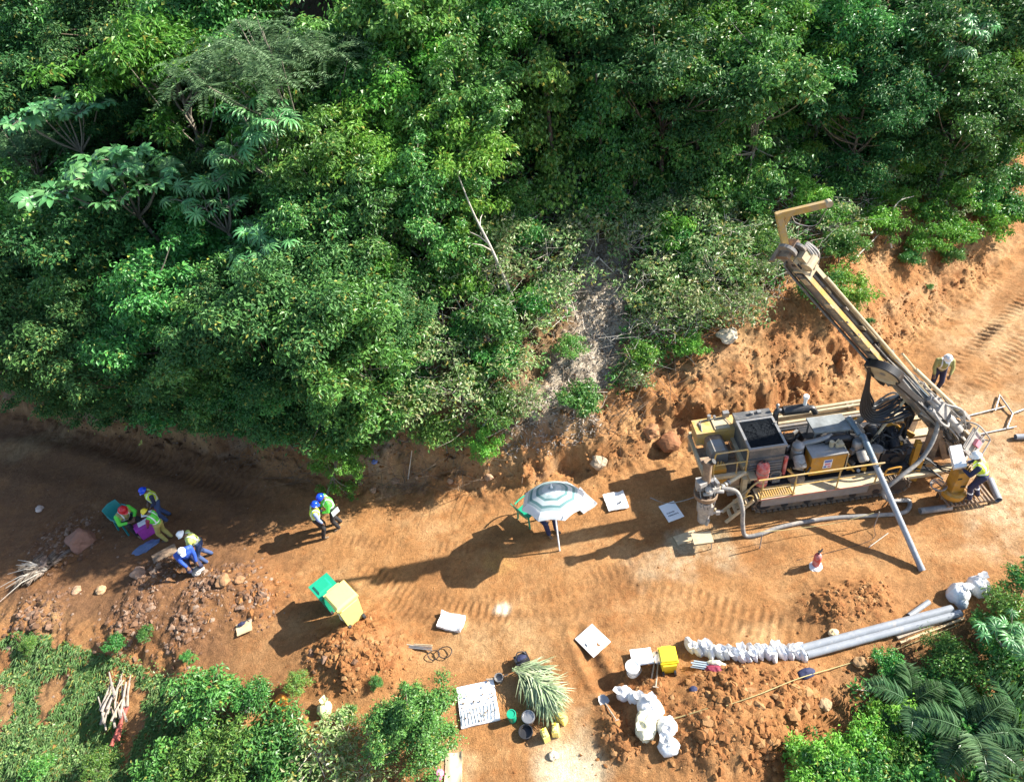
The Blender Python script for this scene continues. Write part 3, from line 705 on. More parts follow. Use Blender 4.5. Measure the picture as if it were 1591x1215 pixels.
g = G().cyl((-1.08, .66, 2.02), (-.42, .64, 2.02), .13, n=16).hose([(-1.08, .66, 2.02), (-1.22, .66, 2.06), (-1.27, .62, 1.9), (-1.24, .6, 1.6)], .075, 9).hose([(-.42, .64, 2.02), (-.3, .62, 2.0), (-.22, .58, 1.85)], .08, 9)
mf = g.build('muffler', M_dsteel, RIG, True)
g = G().cyl((-.52, .66, 2.1), (-.52, .66, 2.36), .045).lathe([(.03, 0), (.075, .02), (.07, .1), (.0, .13)], (-.52, .66, 2.36), n=12); g.build('rain_cap', M_white, mf, True)
g = G().cyl((-1.22, .7, 2.08), (-1.22, .7, 2.2), .03).ball((-1.22, .7, 2.22), .05); g.build('exhaust_cap', M_steel, mf, True)
# rod rack on the far side
g = G()
for xx in (-1.2, -.1, 1.05): g.beam((xx, .58, 1.25), (xx, 1.05, 1.25), .06, .08).beam((xx, 1.05, .74), (xx, 1.05, 1.5), .06, .06).beam((xx, .58, .74), (xx, .58, 1.25), .06, .06)
rack = g.build('rod_rack', M_gsteel, RIG)
for k in range(4):
    G().cyl((-1.3 + .03 * k, .62 + k * .125, 1.335), (1.25 - .04 * k, .62 + k * .125, 1.335), .048, n=10).build('drill_rod', [M_dsteel, M_gsteel, M_cream, M_cream][k], rack, True)
G().cyl((-1.2, 1.12, 1.46), (1.5, 1.12, 1.5), .05, n=10).build('drill_rod', M_cream, rack, True)
G().cyl((-1.2, .99, 1.46), (1.4, .99, 1.5), .045, n=10).build('drill_rod', M_cream, rack, True)
G().beam((.9, .93, 1.36), (.9, 1.18, 1.38), .06, .3).build('rack_clamp', M_brown, rack)
# compressor bay on the right
g = G().bb((.55, -.3, .74), (1.75, .45, 1.25)).bb((1.15, -.55, .74), (1.8, -.1, 1.15)).cyl((1.2, -.2, 1.3), (1.2, .3, 1.3), .17, n=14).cyl((1.55, -.45, 1.2), (1.62, .2, 1.42), .14, n=14).cyl((1.5, -.55, .95), (1.5, -.62, .95), .12, n=14)
g.build('compressor', M_dsteel, RIG, True)
g = G().cyl((.42, .15, 1.98), (.55, -.32, 1.78), .075, n=12); g.build('air_pipe', M_bgrey, RIG, True)
G().cyl((.62, .2, 1.72), (.72, -.15, 1.62), .09, n=12).build('air_pipe', M_gsteel, RIG, True)
g = G().lathe([(0, 0), (.13, 0), (.14, .03), (.14, .22), (.1, .27), (0, .27)], (.50, -.42, 1.42), n=16); g.build('oil_filter', M_steel, RIG, True)
g = G().lathe([(0, 0), (.12, 0), (.13, .02), (.13, .28), (.1, .31), (0, .31)], (.55, -.52, 1.42), (.12, -.75, -.6), n=16); g.build('oil_filter', M_muddy, RIG, True)
g = G().mi(0).lathe([(0, 0), (.13, 0), (.13, .38), (0, .38)], (.98, -.5, .95), n=16).mi(1).lathe([(0, 0), (.16, 0), (.16, .05), (0, .06)], (.98, -.5, 1.33), n=16); g.build('separator_drum', [M_brown, M_steel], RIG, True)
g = G()
for k in range(60):
    a = Vector((random.uniform(.45, 1.85), random.uniform(-.6, .5), random.uniform(1.1, 1.45))); b = a + Vector((random.uniform(-.35, .35), random.uniform(-.3, .3), random.uniform(-.25, .25)))
    g.hose([a, a.lerp(b, .5) + Vector((random.uniform(-.1, .1), 0, .1)), b], random.uniform(.012, .035), 6, 4)
tag(g.build('compressor_hoses', M_dsteel, RIG, True), kind='stuff')
# right end: jacks, beams, ladder hoop, deck beams
G().beam((1.93, -.74, .28), (1.97, -.6, 1.52), .12, .18).build('jack_leg', M_ora, RIG)
G().beam((2.08, -.78, .25), (2.12, -.72, 1.0), .12, .15).build('jack_leg', M_ora, RIG)
g = G().beam((2.35, .15, .9), (1.3, .1, 1.75), .1, .14); g.build('mast_brace', M_ora, RIG)
for lo, hi in (((1.3, -.95, .50), (3.2, -.72, .60)), ((1.3, -.62, .44), (2.6, -.5, .62)), ((1.7, .35, .5), (3.2, .6, .62))): G().bb(lo, hi).build('deck_beam', M_cream, RIG)
G().bb((1.9, .30, 1.28), (2.55, .75, 1.36)).beam((2.2, .5, .6), (2.2, .5, 1.28), .14, .14).build('rear_plate', M_cream, RIG)
g = G().hose([(1.0, -1.06, .74), (1.02, -1.06, 1.1), (1.08, -1.06, 1.17), (1.32, -1.06, 1.2), (1.38, -1.06, 1.13), (1.36, -1.06, .72)], .022, 7, 5).tube([(1.01, -1.06, .95), (1.37, -1.06, .96)], .018, 6); g.build('ladder_hoop', M_ora, RIG, True)
g = G()
for k in range(5): g.hose([(1.85, -.6 + .05 * k, .75), (2.2, -.7 + .05 * k, .95), (2.55, -.95 + .06 * k, .72), (2.62, -1.3 + .05 * k, .9 + .05 * k)], .016, 6, 6)
for k in range(4): g.hose([(1.6, -.85, .64), (1.9, -.82 + .03 * k, .7), (2.3, -.86 + .03 * k, .66), (2.6, -1.1, .5)], .02, 6, 6)
tag(g.build('control_hoses', M_dsteel, RIG, True), kind='stuff')
# control stand and operator platform
cs_ = G().bb((2.58, -1.52, .42), (2.9, -1.22, 1.18)).lathe([(0, .25), (.26, .25), (.28, .3), (.28, .42), (.2, .46), (0, .46)], (2.72, -1.42, 0), n=16).build('control_stand', M_ora, RIG)
G().plate([(2.44, -1.46, 1.36), (2.72, -1.48, 1.40), (2.80, -.96, 1.62), (2.54, -.94, 1.58)], .14).build('control_box', M_white, cs_)
g = G()
for k in range(4): g.cyl((2.82, -1.46 + .07 * k, 1.18), (2.85, -1.46 + .07 * k, 1.32), .014, n=6)
g.bb((2.60, -1.53, .95), (2.70, -1.522, 1.0)).bb((2.76, -1.53, .62), (2.86, -1.522, .69)); g.build('levers', M_black, cs_)
g = G()
for k in range(4):
    rr = .13 + .02 * k; g.tube([(2.30 + rr * math.cos(t * .5), -1.36 + rr * math.sin(t * .5), .55 + .03 * k + .01 * (t % 3)) for t in range(13)], .012, 6)
for k in range(8): a = k * math.pi / 4; g.tube([(2.3 + .16 * math.cos(a), -1.36 + .16 * math.sin(a), .50), (2.3 + .19 * math.cos(a), -1.36 + .19 * math.sin(a), .70)], .007, 4)
g.build('wire_basket', M_steel, RIG, True)
g = G()
for k in range(12): g.bb((2.46 + k * .102, -1.74, .20), (2.50 + k * .102, -1.20, .235))
for yy in (-1.74, -1.47, -1.21): g.bb((2.44, yy, .165), (3.64, yy + .03, .20))
op = g.build('operator_platform', M_brown, RIG)
for xx in (2.5, 3.58):
    for yy in (-1.7, -1.25): G().beam((xx, yy, -.05), (xx, yy, .17), .05, .05).build('platform_leg', M_dsteel, RIG)

# ------------------------------------------------------------------ mast
B = Vector((3.62, -.12, .45)); T = Vector((-1.93, .22, 7.38)); ML = (T - B).length
mu = (T - B).normalized(); mv = Vector((0, 1, 0)); mv = (mv - mu * mv.dot(mu)).normalized(); mn = mv.cross(mu).normalized()   # mn: away from the deck, up and to the right
if mn.x < 0: mn = -mn
_a = R(56); mn, mv = (mn * math.cos(_a) - mv * math.sin(_a)).normalized(), (mv * math.cos(_a) + mn * math.sin(_a)).normalized()   # the open side turned towards the near edge
def mk_(s): return 1 - .30 * sstep(1.6, 3.2, s)                     # the mast is slimmer above its foot
def mp(s, v, n): return B + mu * s + mv * (v * float(mk_(s))) + mn * (n * float(mk_(s)))
MM = Matrix((mu, mv, mn)).transposed()
def mbox(g, s0, s1, v0, v1, n0, n1):
    k = float(mk_((s0 + s1) / 2)); return g.box(mp((s0 + s1) / 2, (v0 + v1) / 2, (n0 + n1) / 2), (s1 - s0, (v1 - v0) * k, (n1 - n0) * k), M=MM)
g = G()
g.mi(1); mbox(g, 1.0, ML - .15, -.27, -.245, -.19, .19)       # near web (grey, dusty)
g.mi(0); mbox(g, 2.9, ML - .15, -.28, -.13, .19, .215)       # near flange, yellow
g.mi(2); mbox(g, 1.0, 2.9, -.27, -.13, .19, .215)
mbox(g, 1.0, ML - .15, -.27, -.17, -.215, -.19)
g.mi(1); mbox(g, 1.0, ML - .15, .215, .24, -.19, .19)
g.mi(3); mbox(g, 1.0, ML - .15, .11, .24, .19, .215)
mbox(g, 1.0, 3.6, -.245, .215, -.19, -.17)
mast = g.build('mast', [M_yel, M_gsteel, M_muddy, M_cream], RIG)
for s in np.arange(1.3, ML - .3, .62):
    g = G(); mbox(g, s, s + .08, -.245, .215, -.17, -.08); g.build('cross_member', M_gsteel, mast)
g = G()
for k, (v, r2, mt) in enumerate(((-.06, .035, 0), (.06, .045, 0))): g.cyl(mp(1.2, v, .02), mp(ML - .7, v, .02), r2, n=10)
g.build('feed_cylinder', M_steel, mast, True)
G().cyl(mp(2.6, .17, .27), mp(ML - 1.3, .17, .27), .035, n=8).build('guide_rod', M_cream, mast, True)
g = G(); mbox(g, 2.4, 5.1, .10, .24, .23, .30); g.build('feed_rail', M_yel, mast)
# rows of small stencilled marks on the near web
g = G()
for k in range(26):
    s = 4.5 + k * .105
    if k % 6 != 5:
        mbox(g, s, s + .02, -.276, -.272, -.02, .12); mbox(g, s + .04, s + .055, -.276, -.272, -.02, .08)
g.build('stencil_marks', M_cream, mast)['kind'] = 'stuff'
# hydraulic lines along the outside of the near web
for k in range(3):
    g = G(); g.hose([mp(3.6, -.36 - .02 * k, -.1 - .05 * k), mp(5.5, -.37, -.14 - .05 * k), mp(ML - .7, -.36, -.12 - .05 * k), mp(ML - .3, -.3, -.02)], .018, 6, 6); g.build('hydraulic_line', M_bgrey if k else M_black, mast, True)
# sheave for the hose bundle
SH = mp(4.35, -.42, .16)
g = G().lathe([(0, -.05), (.30, -.05), (.37, -.09), (.40, -.09), (.36, 0), (.40, .09), (.37, .09), (.30, .05), (0, .05)], SH, mv, 28); shv = g.build('hose_sheave', M_cream, mast)

G().lathe([(0, -.06), (.07, -.06), (.07, .06), (0, .06)], SH, mv, 12).build('sheave_hub', M_steel, shv, True)
for k in range(6):                                                  # hoses over the sheave, down to the deck and round to the valve bank
    o = (k - 2.5) * .03; g = G(); pts = []
    for t in range(9):
        a = -1.0 + t * .42; pts.append(SH + mv * o + (mn * math.cos(a) + mu * math.sin(a)) * .40)
    q = pts[-1]
    pre = [mp(1.6, -.1 + o, .32), mp(2.6, -.2 + o, .36), mp(3.5, -.36 + o, .42)]
    post = [mp(3.7, -.40 + o, -.30), Vector((.50 + .03 * k, .02 + o, 4.0)), Vector((.50 + .03 * k, .0 + o, 3.3)), Vector((.52 + .05 * k, -.05 + o, 2.45 + .03 * k)), Vector((.85 + .02 * k, -.10 + o, 2.02 + .04 * k)), Vector((1.35, -.08 + o * 2, 2.0 + .05 * k)), Vector((1.80, .0 + o * 3, 2.15 + .06 * k)), Vector((1.98 + o, .0 + o, 1.75)), Vector((1.9, -.1 + o, 1.2))]
    g.hose(pre + pts + post, .030, 7, 5); g.build('hose', M_black, mast, True)
for k in range(7):
    o = (k - 3) * .035; g = G()
    g.hose([Vector((.56 + .04 * k, .12 + o, 3.9)), Vector((.56 + .03 * k, .10 + o, 3.0)), Vector((.62 + .06 * k, .06 + o, 2.30 + .02 * k)), Vector((1.1, .05 + o * 2, 2.05 + .03 * k)), Vector((1.6, .08 + o * 3, 2.2 + .03 * k)), Vector((1.95, .08 + o * 2, 2.05)), Vector((2.0, .05 + o, 1.5))], .026, 7, 6)
    g.build('hose', M_black if k % 3 else M_dsteel, mast, True)
for k in range(9):                                                  # loose hoses up the mast to the drill head
    v = -.28 + k * .055; s1 = 4.6 - (k % 4) * .25; g = G()
    g.hose([mp(.9 + .1 * (k % 3), v, .22), mp(1.7, v + .05 * math.sin(k), .34 + .03 * (k % 3)), mp(2.7, v - .04, .36 + .04 * math.sin(k * 2)), mp(s1 - .6, v * .8, .33), mp(s1, v * .6, .24)], .016 + .006 * (k % 2), 6, 6)
    g.build('hose', [M_black, M_hose, M_bgrey, M_steel, M_hose][k % 5], mast, True)
for k in range(14):                                                 # more lines, clipped along both flanges
    v = -.24 + .035 * k; a_ = .5 + .06 * (k % 5); s1 = 3.2 + .33 * (k % 7); g = G()
    g.hose([mp(a_, v + .05 * math.sin(k * 3), .24 + .05 * (k % 3)), mp(a_ + .7, v + .06 * math.sin(k), .40 + .05 * (k % 2)), mp(s1 * .6 + .6, v + .03 * math.cos(k), .26 + .04 * (k % 3)), mp(s1, v, .23)], .013 + .004 * (k % 3), 5, 5); g.build('hose', [M_dsteel, M_muddy, M_black, M_steel, M_cream, M_black, M_hose][k % 7], mast, True)
# drill head on its carriage, guides and clamp table
g = G(); mbox(g, 1.75, 2.55, -.26, .24, .22, .40); mbox(g, 2.0, 2.4, -.16, .16, .40, .56); g.cyl(mp(1.2, 0, .44), mp(1.9, 0, .44), .11, n=14).cyl(mp(2.4, .0, .44), mp(2.75, 0, .44), .08, n=12).cyl(mp(2.1, -.22, .46), mp(2.5, -.22, .46), .07, n=10)
g.build('drill_head', M_muddy, mast, True)
g = G().hose([mp(2.45, -.2, .5), mp(2.2, -.34, .62), mp(1.9, -.26, .6), mp(1.85, -.1, .5)], .03, 7).hose([mp(2.3, .15, .58), mp(1.95, .25, .72), mp(1.6, .16, .66), mp(1.45, .02, .5)], .028, 7).hose([mp(1.5, .2, .3), mp(1.35, .3, .45), mp(1.1, .24, .45), mp(1.0, .1, .35)], .02, 6)
g.build('head_hoses', M_muddy, mast, True)
g = G(); mbox(g, .0, 1.05, -.34, -.26, -.22, .22); mbox(g, .0, 1.05, .26, .34, -.22, .22); mbox(g, .0, .12, -.34, .34, -.22, .3); mbox(g, .45, .6, -.34, .34, -.15, .18); g.cyl(mp(.12, 0, .3), mp(1.2, 0, .3), .07, n=12).cyl(mp(.3, -.2, .3), mp(.9, -.2, .3), .05, n=10).cyl(mp(.3, .2, .28), mp(.95, .2, .28), .05, n=10)
g.build('clamp_table', M_muddy, mast, True)
g = G()
for v in (-.38, .38): g.hose([mp(.05, v, .35), mp(.1, v, .62), mp(.8, v, .64), mp(.95, v, .5), mp(.9, v, .3)], .02, 6, 4)
for s in (.1, .45, .85): g.tube([mp(s, -.38, .62), mp(s, .38, .62)], .018, 6)
mbox(g, .2, .9, -.3, .3, .55, .57); g.build('rod_guard', M_muddy, mast, True)
g = G(); mbox(g, .42, .62, -.05, .12, .58, .66); g.build('guard_latch', M_stick2, mast)
g = G(); mbox(g, 1.1, 1.5, .36, .44, -.1, .5); mbox(g, 1.2, 1.9, .34, .38, .1, .22); g.build('carriage_arm', M_muddy, mast)
g = G().cyl(mp(1.4, .42, .34), mp(3.6, .42, .34), .05, n=10).cyl(mp(3.5, .42, .34), mp(4.3, .42, .34), .028, n=8); g.build('feed_cylinder', M_cream, mast, True)
g = G(); mbox(g, 1.6, 2.9, .30, .40, .0, .12); g.build('feed_rail', M_cream, mast)
# pivot frame below the mast
g = G().beam((2.5, -.45, .5), (2.45, -.42, 1.75), .12, .3).beam((2.5, .5, .5), (2.45, .48, 1.75), .12, .3).beam((3.0, -.42, .5), (2.5, -.42, 1.7), .1, .14).cyl((2.45, -.5, 1.65), (2.45, .55, 1.65), .07).bb((2.2, -.4, .42), (3.5, .45, .55)); g.build('mast_pivot', M_brown, RIG)
g = G().cyl((.6, .33, 1.2), (1.35, .33, 2.25), .08, n=12).cyl((1.3, .33, 2.2), tuple(mp(2.75, .1, -.22)), .05, n=10); g.build('mast_ram', M_steel, RIG, True)
G().cyl((.9, -.25, 1.2), tuple(mp(2.75, -.2, -.22)), .035, n=10).build('mast_ram', M_cream, RIG, True)
# crown
g = G(); mbox(g, ML - .18, ML - .08, -.34, .30, -.24, .24); mbox(g, ML - .08, ML - .03, -.55, .30, -.26, -.12); g.build('crown_plate', M_brown, mast)
g = G(); mbox(g, ML - .95, ML - .3, -.30, .24, .225, .26); mbox(g, ML - .65, ML - .3, -.14, .10, .26, .46); g.cyl(mp(ML - .6, -.2, .38), mp(ML - .6, .2, .38), .13, n=14); g.build('winch', M_cream, mast)
g = G().cyl(mp(ML - .1, -.16, .1), mp(ML - .1, -.06, .1), .2, n=18).cyl(mp(ML - .25, .12, .2), mp(ML - .25, .2, .2), .16, n=16); g.build('crown_pulley', M_gsteel, mast)
g = G()
for k in range(7): g.hose([mp(ML - .9 + .1 * (k % 3), -.2 + .08 * k, .24), mp(ML - .6, .1 + .05 * k, .46 + .03 * (k % 2)), mp(ML - .3, .3 + .02 * k, .3), mp(ML - .5, .36, .1)], .016, 6, 5)
tag(g.build('crown_hoses', M_muddy, mast, True), kind='stuff')
J0 = Vector((-1.90, .24, 7.35)); J1 = Vector((-2.08, .34, 8.02)); J2 = Vector((-1.22, .02, 8.30))
jib = G().beam(J0, J1 + Vector((-.02, 0, .06)), .13, .12, (1, 0, 0)).beam(J1 - (J2 - J1) * .06, J2, .10, .13).beam(J1 + Vector((.12, -.03, -.2)), J1 + Vector((.2, -.05, .02)), .08, .09).build('jib_arm', M_yel, mast)
G().cyl(J2 + Vector((-.04, -.06, 0)), J2 + Vector((-.04, .06, 0)), .07, n=12).build('jib_pulley', M_cream, jib)
g = G(); g.hose([J1 + Vector((.25, 0, -.02)), J1 + Vector((.4, 0, -.25)), J1 + Vector((.75, -.1, -.3)), J2 - Vector((.05, 0, .1))], .008, 5); g.build('jib_wire', M_steel, jib)

# small clutter: valves, brackets and lines all over the deck and the lower mast
g = G()
for k in range(90):
    c = Vector((random.uniform(-1.35, 1.9), random.uniform(-.68, .55), random.uniform(.78, 1.5))); q = random.random(); g.mi(random.choice((0, 0, 1, 2, 3, 4)))
    if q < .45: g.box(c, (random.uniform(.04, .2), random.uniform(.04, .16), random.uniform(.03, .16)), rz=random.uniform(0, 3))
    else: d_ = Vector((random.uniform(-1, 1), random.uniform(-1, 1), random.uniform(-.6, 1))).normalized() * random.uniform(.06, .3); g.cyl(c, c + d_, random.uniform(.012, .05), n=8)
tag(g.build('deck_fittings', [M_dsteel, M_steel, M_gsteel, M_muddy, M_ora], RIG), kind='stuff')
g = G()
for k in range(70):
    s_ = random.uniform(.1, 3.3); v = random.uniform(-.34, .34); n_ = random.uniform(.12, .5) * (1 if s_ < 2.6 else .6); g.mi(random.choice((0, 0, 1, 2)))
    if k % 2: mbox(g, s_, s_ + random.uniform(.04, .3), v, v + random.uniform(.03, .12), n_ - .08, n_)
    else: a_ = mp(s_, v, n_); g.cyl(a_, a_ + mu * random.uniform(.1, .5) + mv * random.uniform(-.1, .1), random.uniform(.012, .04), n=8)
tag(g.build('mast_fittings', [M_muddy, M_steel, M_dsteel], mast), kind='stuff')
g = G()
for k in range(40):
    s_ = random.uniform(3.4, ML - .3); v = random.choice((-.31, -.27, .0, .24)) + random.uniform(-.03, .03); g.mi(random.choice((0, 1, 2))); mbox(g, s_, s_ + random.uniform(.04, .22), v, v + random.uniform(.03, .07), random.uniform(-.1, .1), random.uniform(.14, .27))
tag(g.build('mast_brackets', [M_cream, M_gsteel, M_dsteel], mast), kind='stuff')
# sample cyclone on its arm at the tail
g = G().lathe([(0, 2.58), (.10, 2.58), (.11, 2.52), (.11, 1.85), (.0, 1.85)], (-3.62, -1.15, 0), n=14).box((-3.66, -1.05, 2.5), (.22, .16, .05)); cy = g.build('cyclone', M_brown, RIG, True)
G().cyl((-3.55, -1.2, 2.56), (-3.5, -1.22, 2.62), .07).build('cyclone_inlet', M_black, cy, True)
g = G().lathe([(0, 1.25), (.20, 1.25), (.29, 1.36), (.30, 1.5), (.27, 1.5), (.25, 1.42), (0, 1.42)], (-3.62, -1.2, 0), n=20); g.build('cyclone_bowl', M_brown, cy, True)
for k in range(10): G().box((-3.62 + random.uniform(-.2, .25), -1.2 + random.uniform(-.16, .12), random.uniform(.55, 1.95)), (random.uniform(.05, .16), random.uniform(.05, .14), random.uniform(.03, .16)), rz=random.uniform(0, 3)).build('bracket', [M_muddy, M_cream, M_steel][k % 3], cy)
for k in range(4): gg = G(); gg.hose([(-3.7 + .1 * k, -1.05, 1.9), (-3.8 + .12 * k, -1.3, 1.6), (-3.7 + .08 * k, -1.42, 1.1), (-3.6 + .03 * k, -1.3, .8)], .014, 5, 5); gg.build('air_line', [M_hose, M_black, M_muddy, M_steel][k], cy, True)
g = G().box((-3.72, -1.12, 1.72), (.26, .2, .3)).box((-3.48, -1.2, 1.6), (.3, .24, .16), rz=.3).cyl((-3.4, -1.25, 1.52), (-3.2, -1.28, 1.5), .05).cyl((-3.72, -1.3, 1.55), (-3.5, -1.34, 1.55), .05).ball((-3.6, -1.3, 1.68), .1, n=8, jit=.2).ball((-3.4, -1.1, 1.75), .08, n=8, jit=.2).box((-3.75, -1.25, 1.88), (.2, .14, .12), rz=.4)
g.build('cyclone_fittings', M_muddy, cy)
g = G().lathe([(0, 1.24), (.19, 1.24), (.19, .85), (.15, .8), (.15, .42), (.08, .36), (0, .36)], (-3.64, -1.24, 0), n=16).box((-3.52, -1.36, .95), (.12, .12, .3)).cyl((-3.5, -1.38, .82), (-3.2, -1.40, .9), .03).box((-3.34, -1.4, .86), (.1, .08, .12)).cyl((-3.6, -1.4, .4), (-3.56, -1.42, .62), .035).box((-3.74, -1.36, 1.12), (.1, .08, .1))
g.build('sample_splitter', M_muddy, cy, True)
G().cyl((-2.45, -.66, 1.36), (-3.4, -1.18, 1.42), .05, n=10).cyl((-3.35, -.55, 1.15), (-3.62, -1.05, 1.75), .05, n=8).build('cyclone_arm', M_cream, RIG, True)
for k in range(3): G().cyl((-2.95 - .09 * k, -.93 - .05 * k, 1.40), (-2.99 - .09 * k, -.95 - .05 * k, 1.40), .075, n=12).build('hose_clamp', M_steel, RIG, True)
# ------------------------------------------------------------------ things on the ground
def put(name, loc, rz, label, cat, group=None, sc=1.0):
    return tag(empty(name, loc, rz, sc), label, cat, group)
M_sack = mat('woven_sack', (.80, .79, .77), .6, var=.06, bump=.7, bscale=11, dust=.22, dcol=(.60, .47, .34), trans=.12)
M_sack2 = mat('yellowed_plastic', (.76, .72, .52), .5, var=.08, bump=.4, bscale=12, trans=.12)
M_board = mat('white_board', (.80, .80, .80), .45, var=.04, dust=.08, dcol=(.6, .5, .4))
M_ybin = mat('yellow_plastic', (.80, .62, .03), .38, var=.05, dust=.08)
M_ybin2 = mat('faded_yellow_plastic', (.82, .68, .20), .42, var=.05, dust=.15)
M_green = mat('green_plastic', (.015, .30, .17), .32, var=.06)
M_teal = mat('teal_plastic', (.02, .22, .22), .35, var=.06)
M_wood = mat('weathered_wood', (.34, .27, .20), .8, var=.3, vscale=14, bump=.4)
M_stick = mat('dry_stick', (.27, .23, .19), .85, var=.4, vscale=10)
M_stick_red = mat('red_bark', (.30, .07, .05), .8, var=.3)
M_card = mat('cardboard', (.52, .38, .22), .8)
M_pink = mat('magenta_plastic', (.42, .06, .38), .4)
M_navy = mat('navy_cloth', (.02, .025, .07), .8)
M_maroon = mat('maroon_cloth', (.25, .03, .06), .7, trans=.05)
M_rope = mat('yellow_rope', (.36, .29, .12), .7)
M_paper = mat('paper', (.80, .80, .82), .6, var=.03)
M_tin = mat('dull_tin', (.35, .34, .33), .35, .7, dust=.2)

M_sackb = mat('cloudy_plastic', (.80, .81, .83), .4, var=.08, bump=.4, bscale=14, trans=.15)
def crumple(seed, rx, ry, rz_, amp=.17, n=22, flat=.25, f=2.2):
    """a filled, creased plastic bag"""
    V = []; m = n // 2 + 2
    for i in range(m + 1):
        ph = math.pi * i / m
        for k in range(n):
            t = 2 * math.pi * k / n
            d = Vector((math.sin(ph) * math.cos(t), math.sin(ph) * math.sin(t), math.cos(ph)))
            q = 1 + amp * mnoise.noise(d * f + Vector((seed * 3.1, seed * 1.7, 0))) + amp * .9 * abs(mnoise.noise(d * f * 2.7 + Vector((seed, 0, 5)))) + random.uniform(-.018, .018)
            z = d.z * rz_ * q
            V.append((d.x * rx * q, d.y * ry * q, max(z, -flat * rz_) + flat * rz_))
    F = [(i * n + k, (i + 1) * n + k, (i + 1) * n + (k + 1) % n, i * n + (k + 1) % n) for i in range(m) for k in range(n)]
    return V, F
def bag(px, py, rx, ry, rz_, rot, label, m=M_sack, group=None, neck=True, seed=None, name='sample_bag', cat='bag', tilt=0.0):
    p = at(px, py); seed = px * .013 + py * .007 if seed is None else seed
    r = put(name, p + Vector((0, 0, -.01)), rot, label, cat, group)
    G().add(*crumple(seed, rx, ry, rz_)).build('sack', m, r, True)
    if neck:
        g = G(); a = random.uniform(0, 6.28); c = Vector((rx * .35 * math.cos(a), ry * .35 * math.sin(a), rz_ * 1.05))
        V = []; n = 9
        for h, q in ((-.06, .07), (.0, .035), (.05, .07), (.10, .10)):
            for k in range(n):
                t = 2 * math.pi * k / n; qq = q * random.uniform(.7, 1.3); V.append(c + Vector((qq * math.cos(t) + h * .6 * math.cos(a), qq * math.sin(t) + h * .6 * math.sin(a), h * random.uniform(.7, 1.1))))
        g.add(V, [(i * n + k, i * n + (k + 1) % n, (i + 1) * n + (k + 1) % n, (i + 1) * n + k) for i in range(3) for k in range(n)])
        g.build('bag_neck', m, r)
    return r

# --- big striped umbrella, leaning, over a green chair
ax = Vector((.02, .26, 1)).normalized(); hub = at(857, 758, 2.0); pb_ = hub - ax * 2.0; pb_.z -= .05
um = put('umbrella', pb_, 0, 'large leaning sun umbrella in teal, grey and white bands beside the bank', 'umbrella')
G().cyl((0, 0, -.1), hub - pb_ + ax * .12, .02, n=8).build('pole', M_white, um)
ux, uy, _ = basis(ax); Rr = .84
M_c0 = mat('umbrella_white', (.70, .72, .72), .75, var=.05, trans=.25); M_c1 = mat('umbrella_teal', (.12, .235, .24), .75, var=.08, trans=.25); M_c2 = mat('umbrella_grey', (.33, .43, .44), .75, var=.08, trans=.25); M_c3 = mat('umbrella_pale', (.50, .57, .58), .75, var=.06, trans=.25)
rings = [0, .12, .30, .42, .50, .64, .72, .80, .93, 1.0]; rmat = [2, 3, 2, 1, 3, 1, 2, 0, 0]
hl = hub - pb_
for k in range(8):
    a0 = k * math.pi / 4 + .2; V = []; nsub = 6
    for t in rings:
        for j in range(nsub + 1):
            f = j / nsub; a = a0 + f * math.pi / 4
            rad = Rr * t * (1 - .10 * math.sin(math.pi * f) * t); drop = .38 * t ** 1.8 + .035 * math.sin(math.pi * f) * t * -1 + (.05 if t == 1.0 else 0)
            V.append(hl + (ux * math.cos(a) + uy * math.sin(a)) * rad - ax * drop)
    g = G(); n_ = nsub + 1
    for i in range(len(rings) - 1):
        g.mi(rmat[i])
        if i == 0: g.add(V, [])
        for j in range(nsub): g.F.append((i * n_ + j, i * n_ + j + 1, (i + 1) * n_ + j + 1, (i + 1) * n_ + j)); g.M.append(rmat[i])
    g.build('canopy_panel', [M_c0, M_c1, M_c2, M_c3], um, True)
    d = ux * math.cos(a0) + uy * math.sin(a0)
    G().tube([hl - ax * .03, hl + d * Rr * .5 - ax * .12, hl + d * Rr * .99 - ax * .36], .008, 5).build('rib', M_steel, um)
    G().tube([hl - ax * .62, hl + d * Rr * .5 - ax * .14], .006, 5).build('strut', M_steel, um)
G().ball(hl + ax * .02, .035, n=8).build('finial', M_white, um, True)

def chair(loc, rz, m, label):
    r = put('plastic_chair', loc, rz, label, 'chair')
    g = G().plate([(-.22, -.22, .43), (.22, -.24, .44), (.22, .24, .44), (-.22, .22, .43)], .03); g.build('seat', m, r)
    V = []; 
    g = G()
    for i in range(7):
        a = -.9 + i * .3; x_ = -.22 - .05 * math.cos(a) ; y_ = .25 * math.sin(a) / math.sin(.9)
        V += [(x_, y_, .43), (x_ - .13, y_ * .95, .88 - .05 * abs(a))]
    n = len(V); V += [(v[0] - .02, v[1], v[2]) for v in V]
    F = []
    for i in range(6):
        a, b = 2 * i, 2 * i + 1; F += [(a, a + 2, b + 2, b), (n + a, n + b, n + b + 2, n + a + 2), (b, b + 2, n + b + 2, n + b), (a, n + a, n + a + 2, a + 2)]
    F += [(0, 1, n + 1, n), (12, n + 12, n + 13, 13)]
    g.add(V, F); g.build('backrest', m, r)
    for sx in (-1, 1):
        for sy in (-1, 1): G().beam((sx * .24, sy * .25, 0), (sx * .2, sy * .21, .42), .045, .03, (1, 0, 0)).build('leg', m, r)
    for sy in (-1, 1):
        G().hose([(-.25, sy * .25, .66), (-.05, sy * .28, .66), (.18, sy * .27, .64), (.22, sy * .25, .44)], .022, 6, 4).build('armrest', m, r, True)
    return r
chair(at(824, 806), R(35), M_green, 'green plastic armchair standing under the striped umbrella')

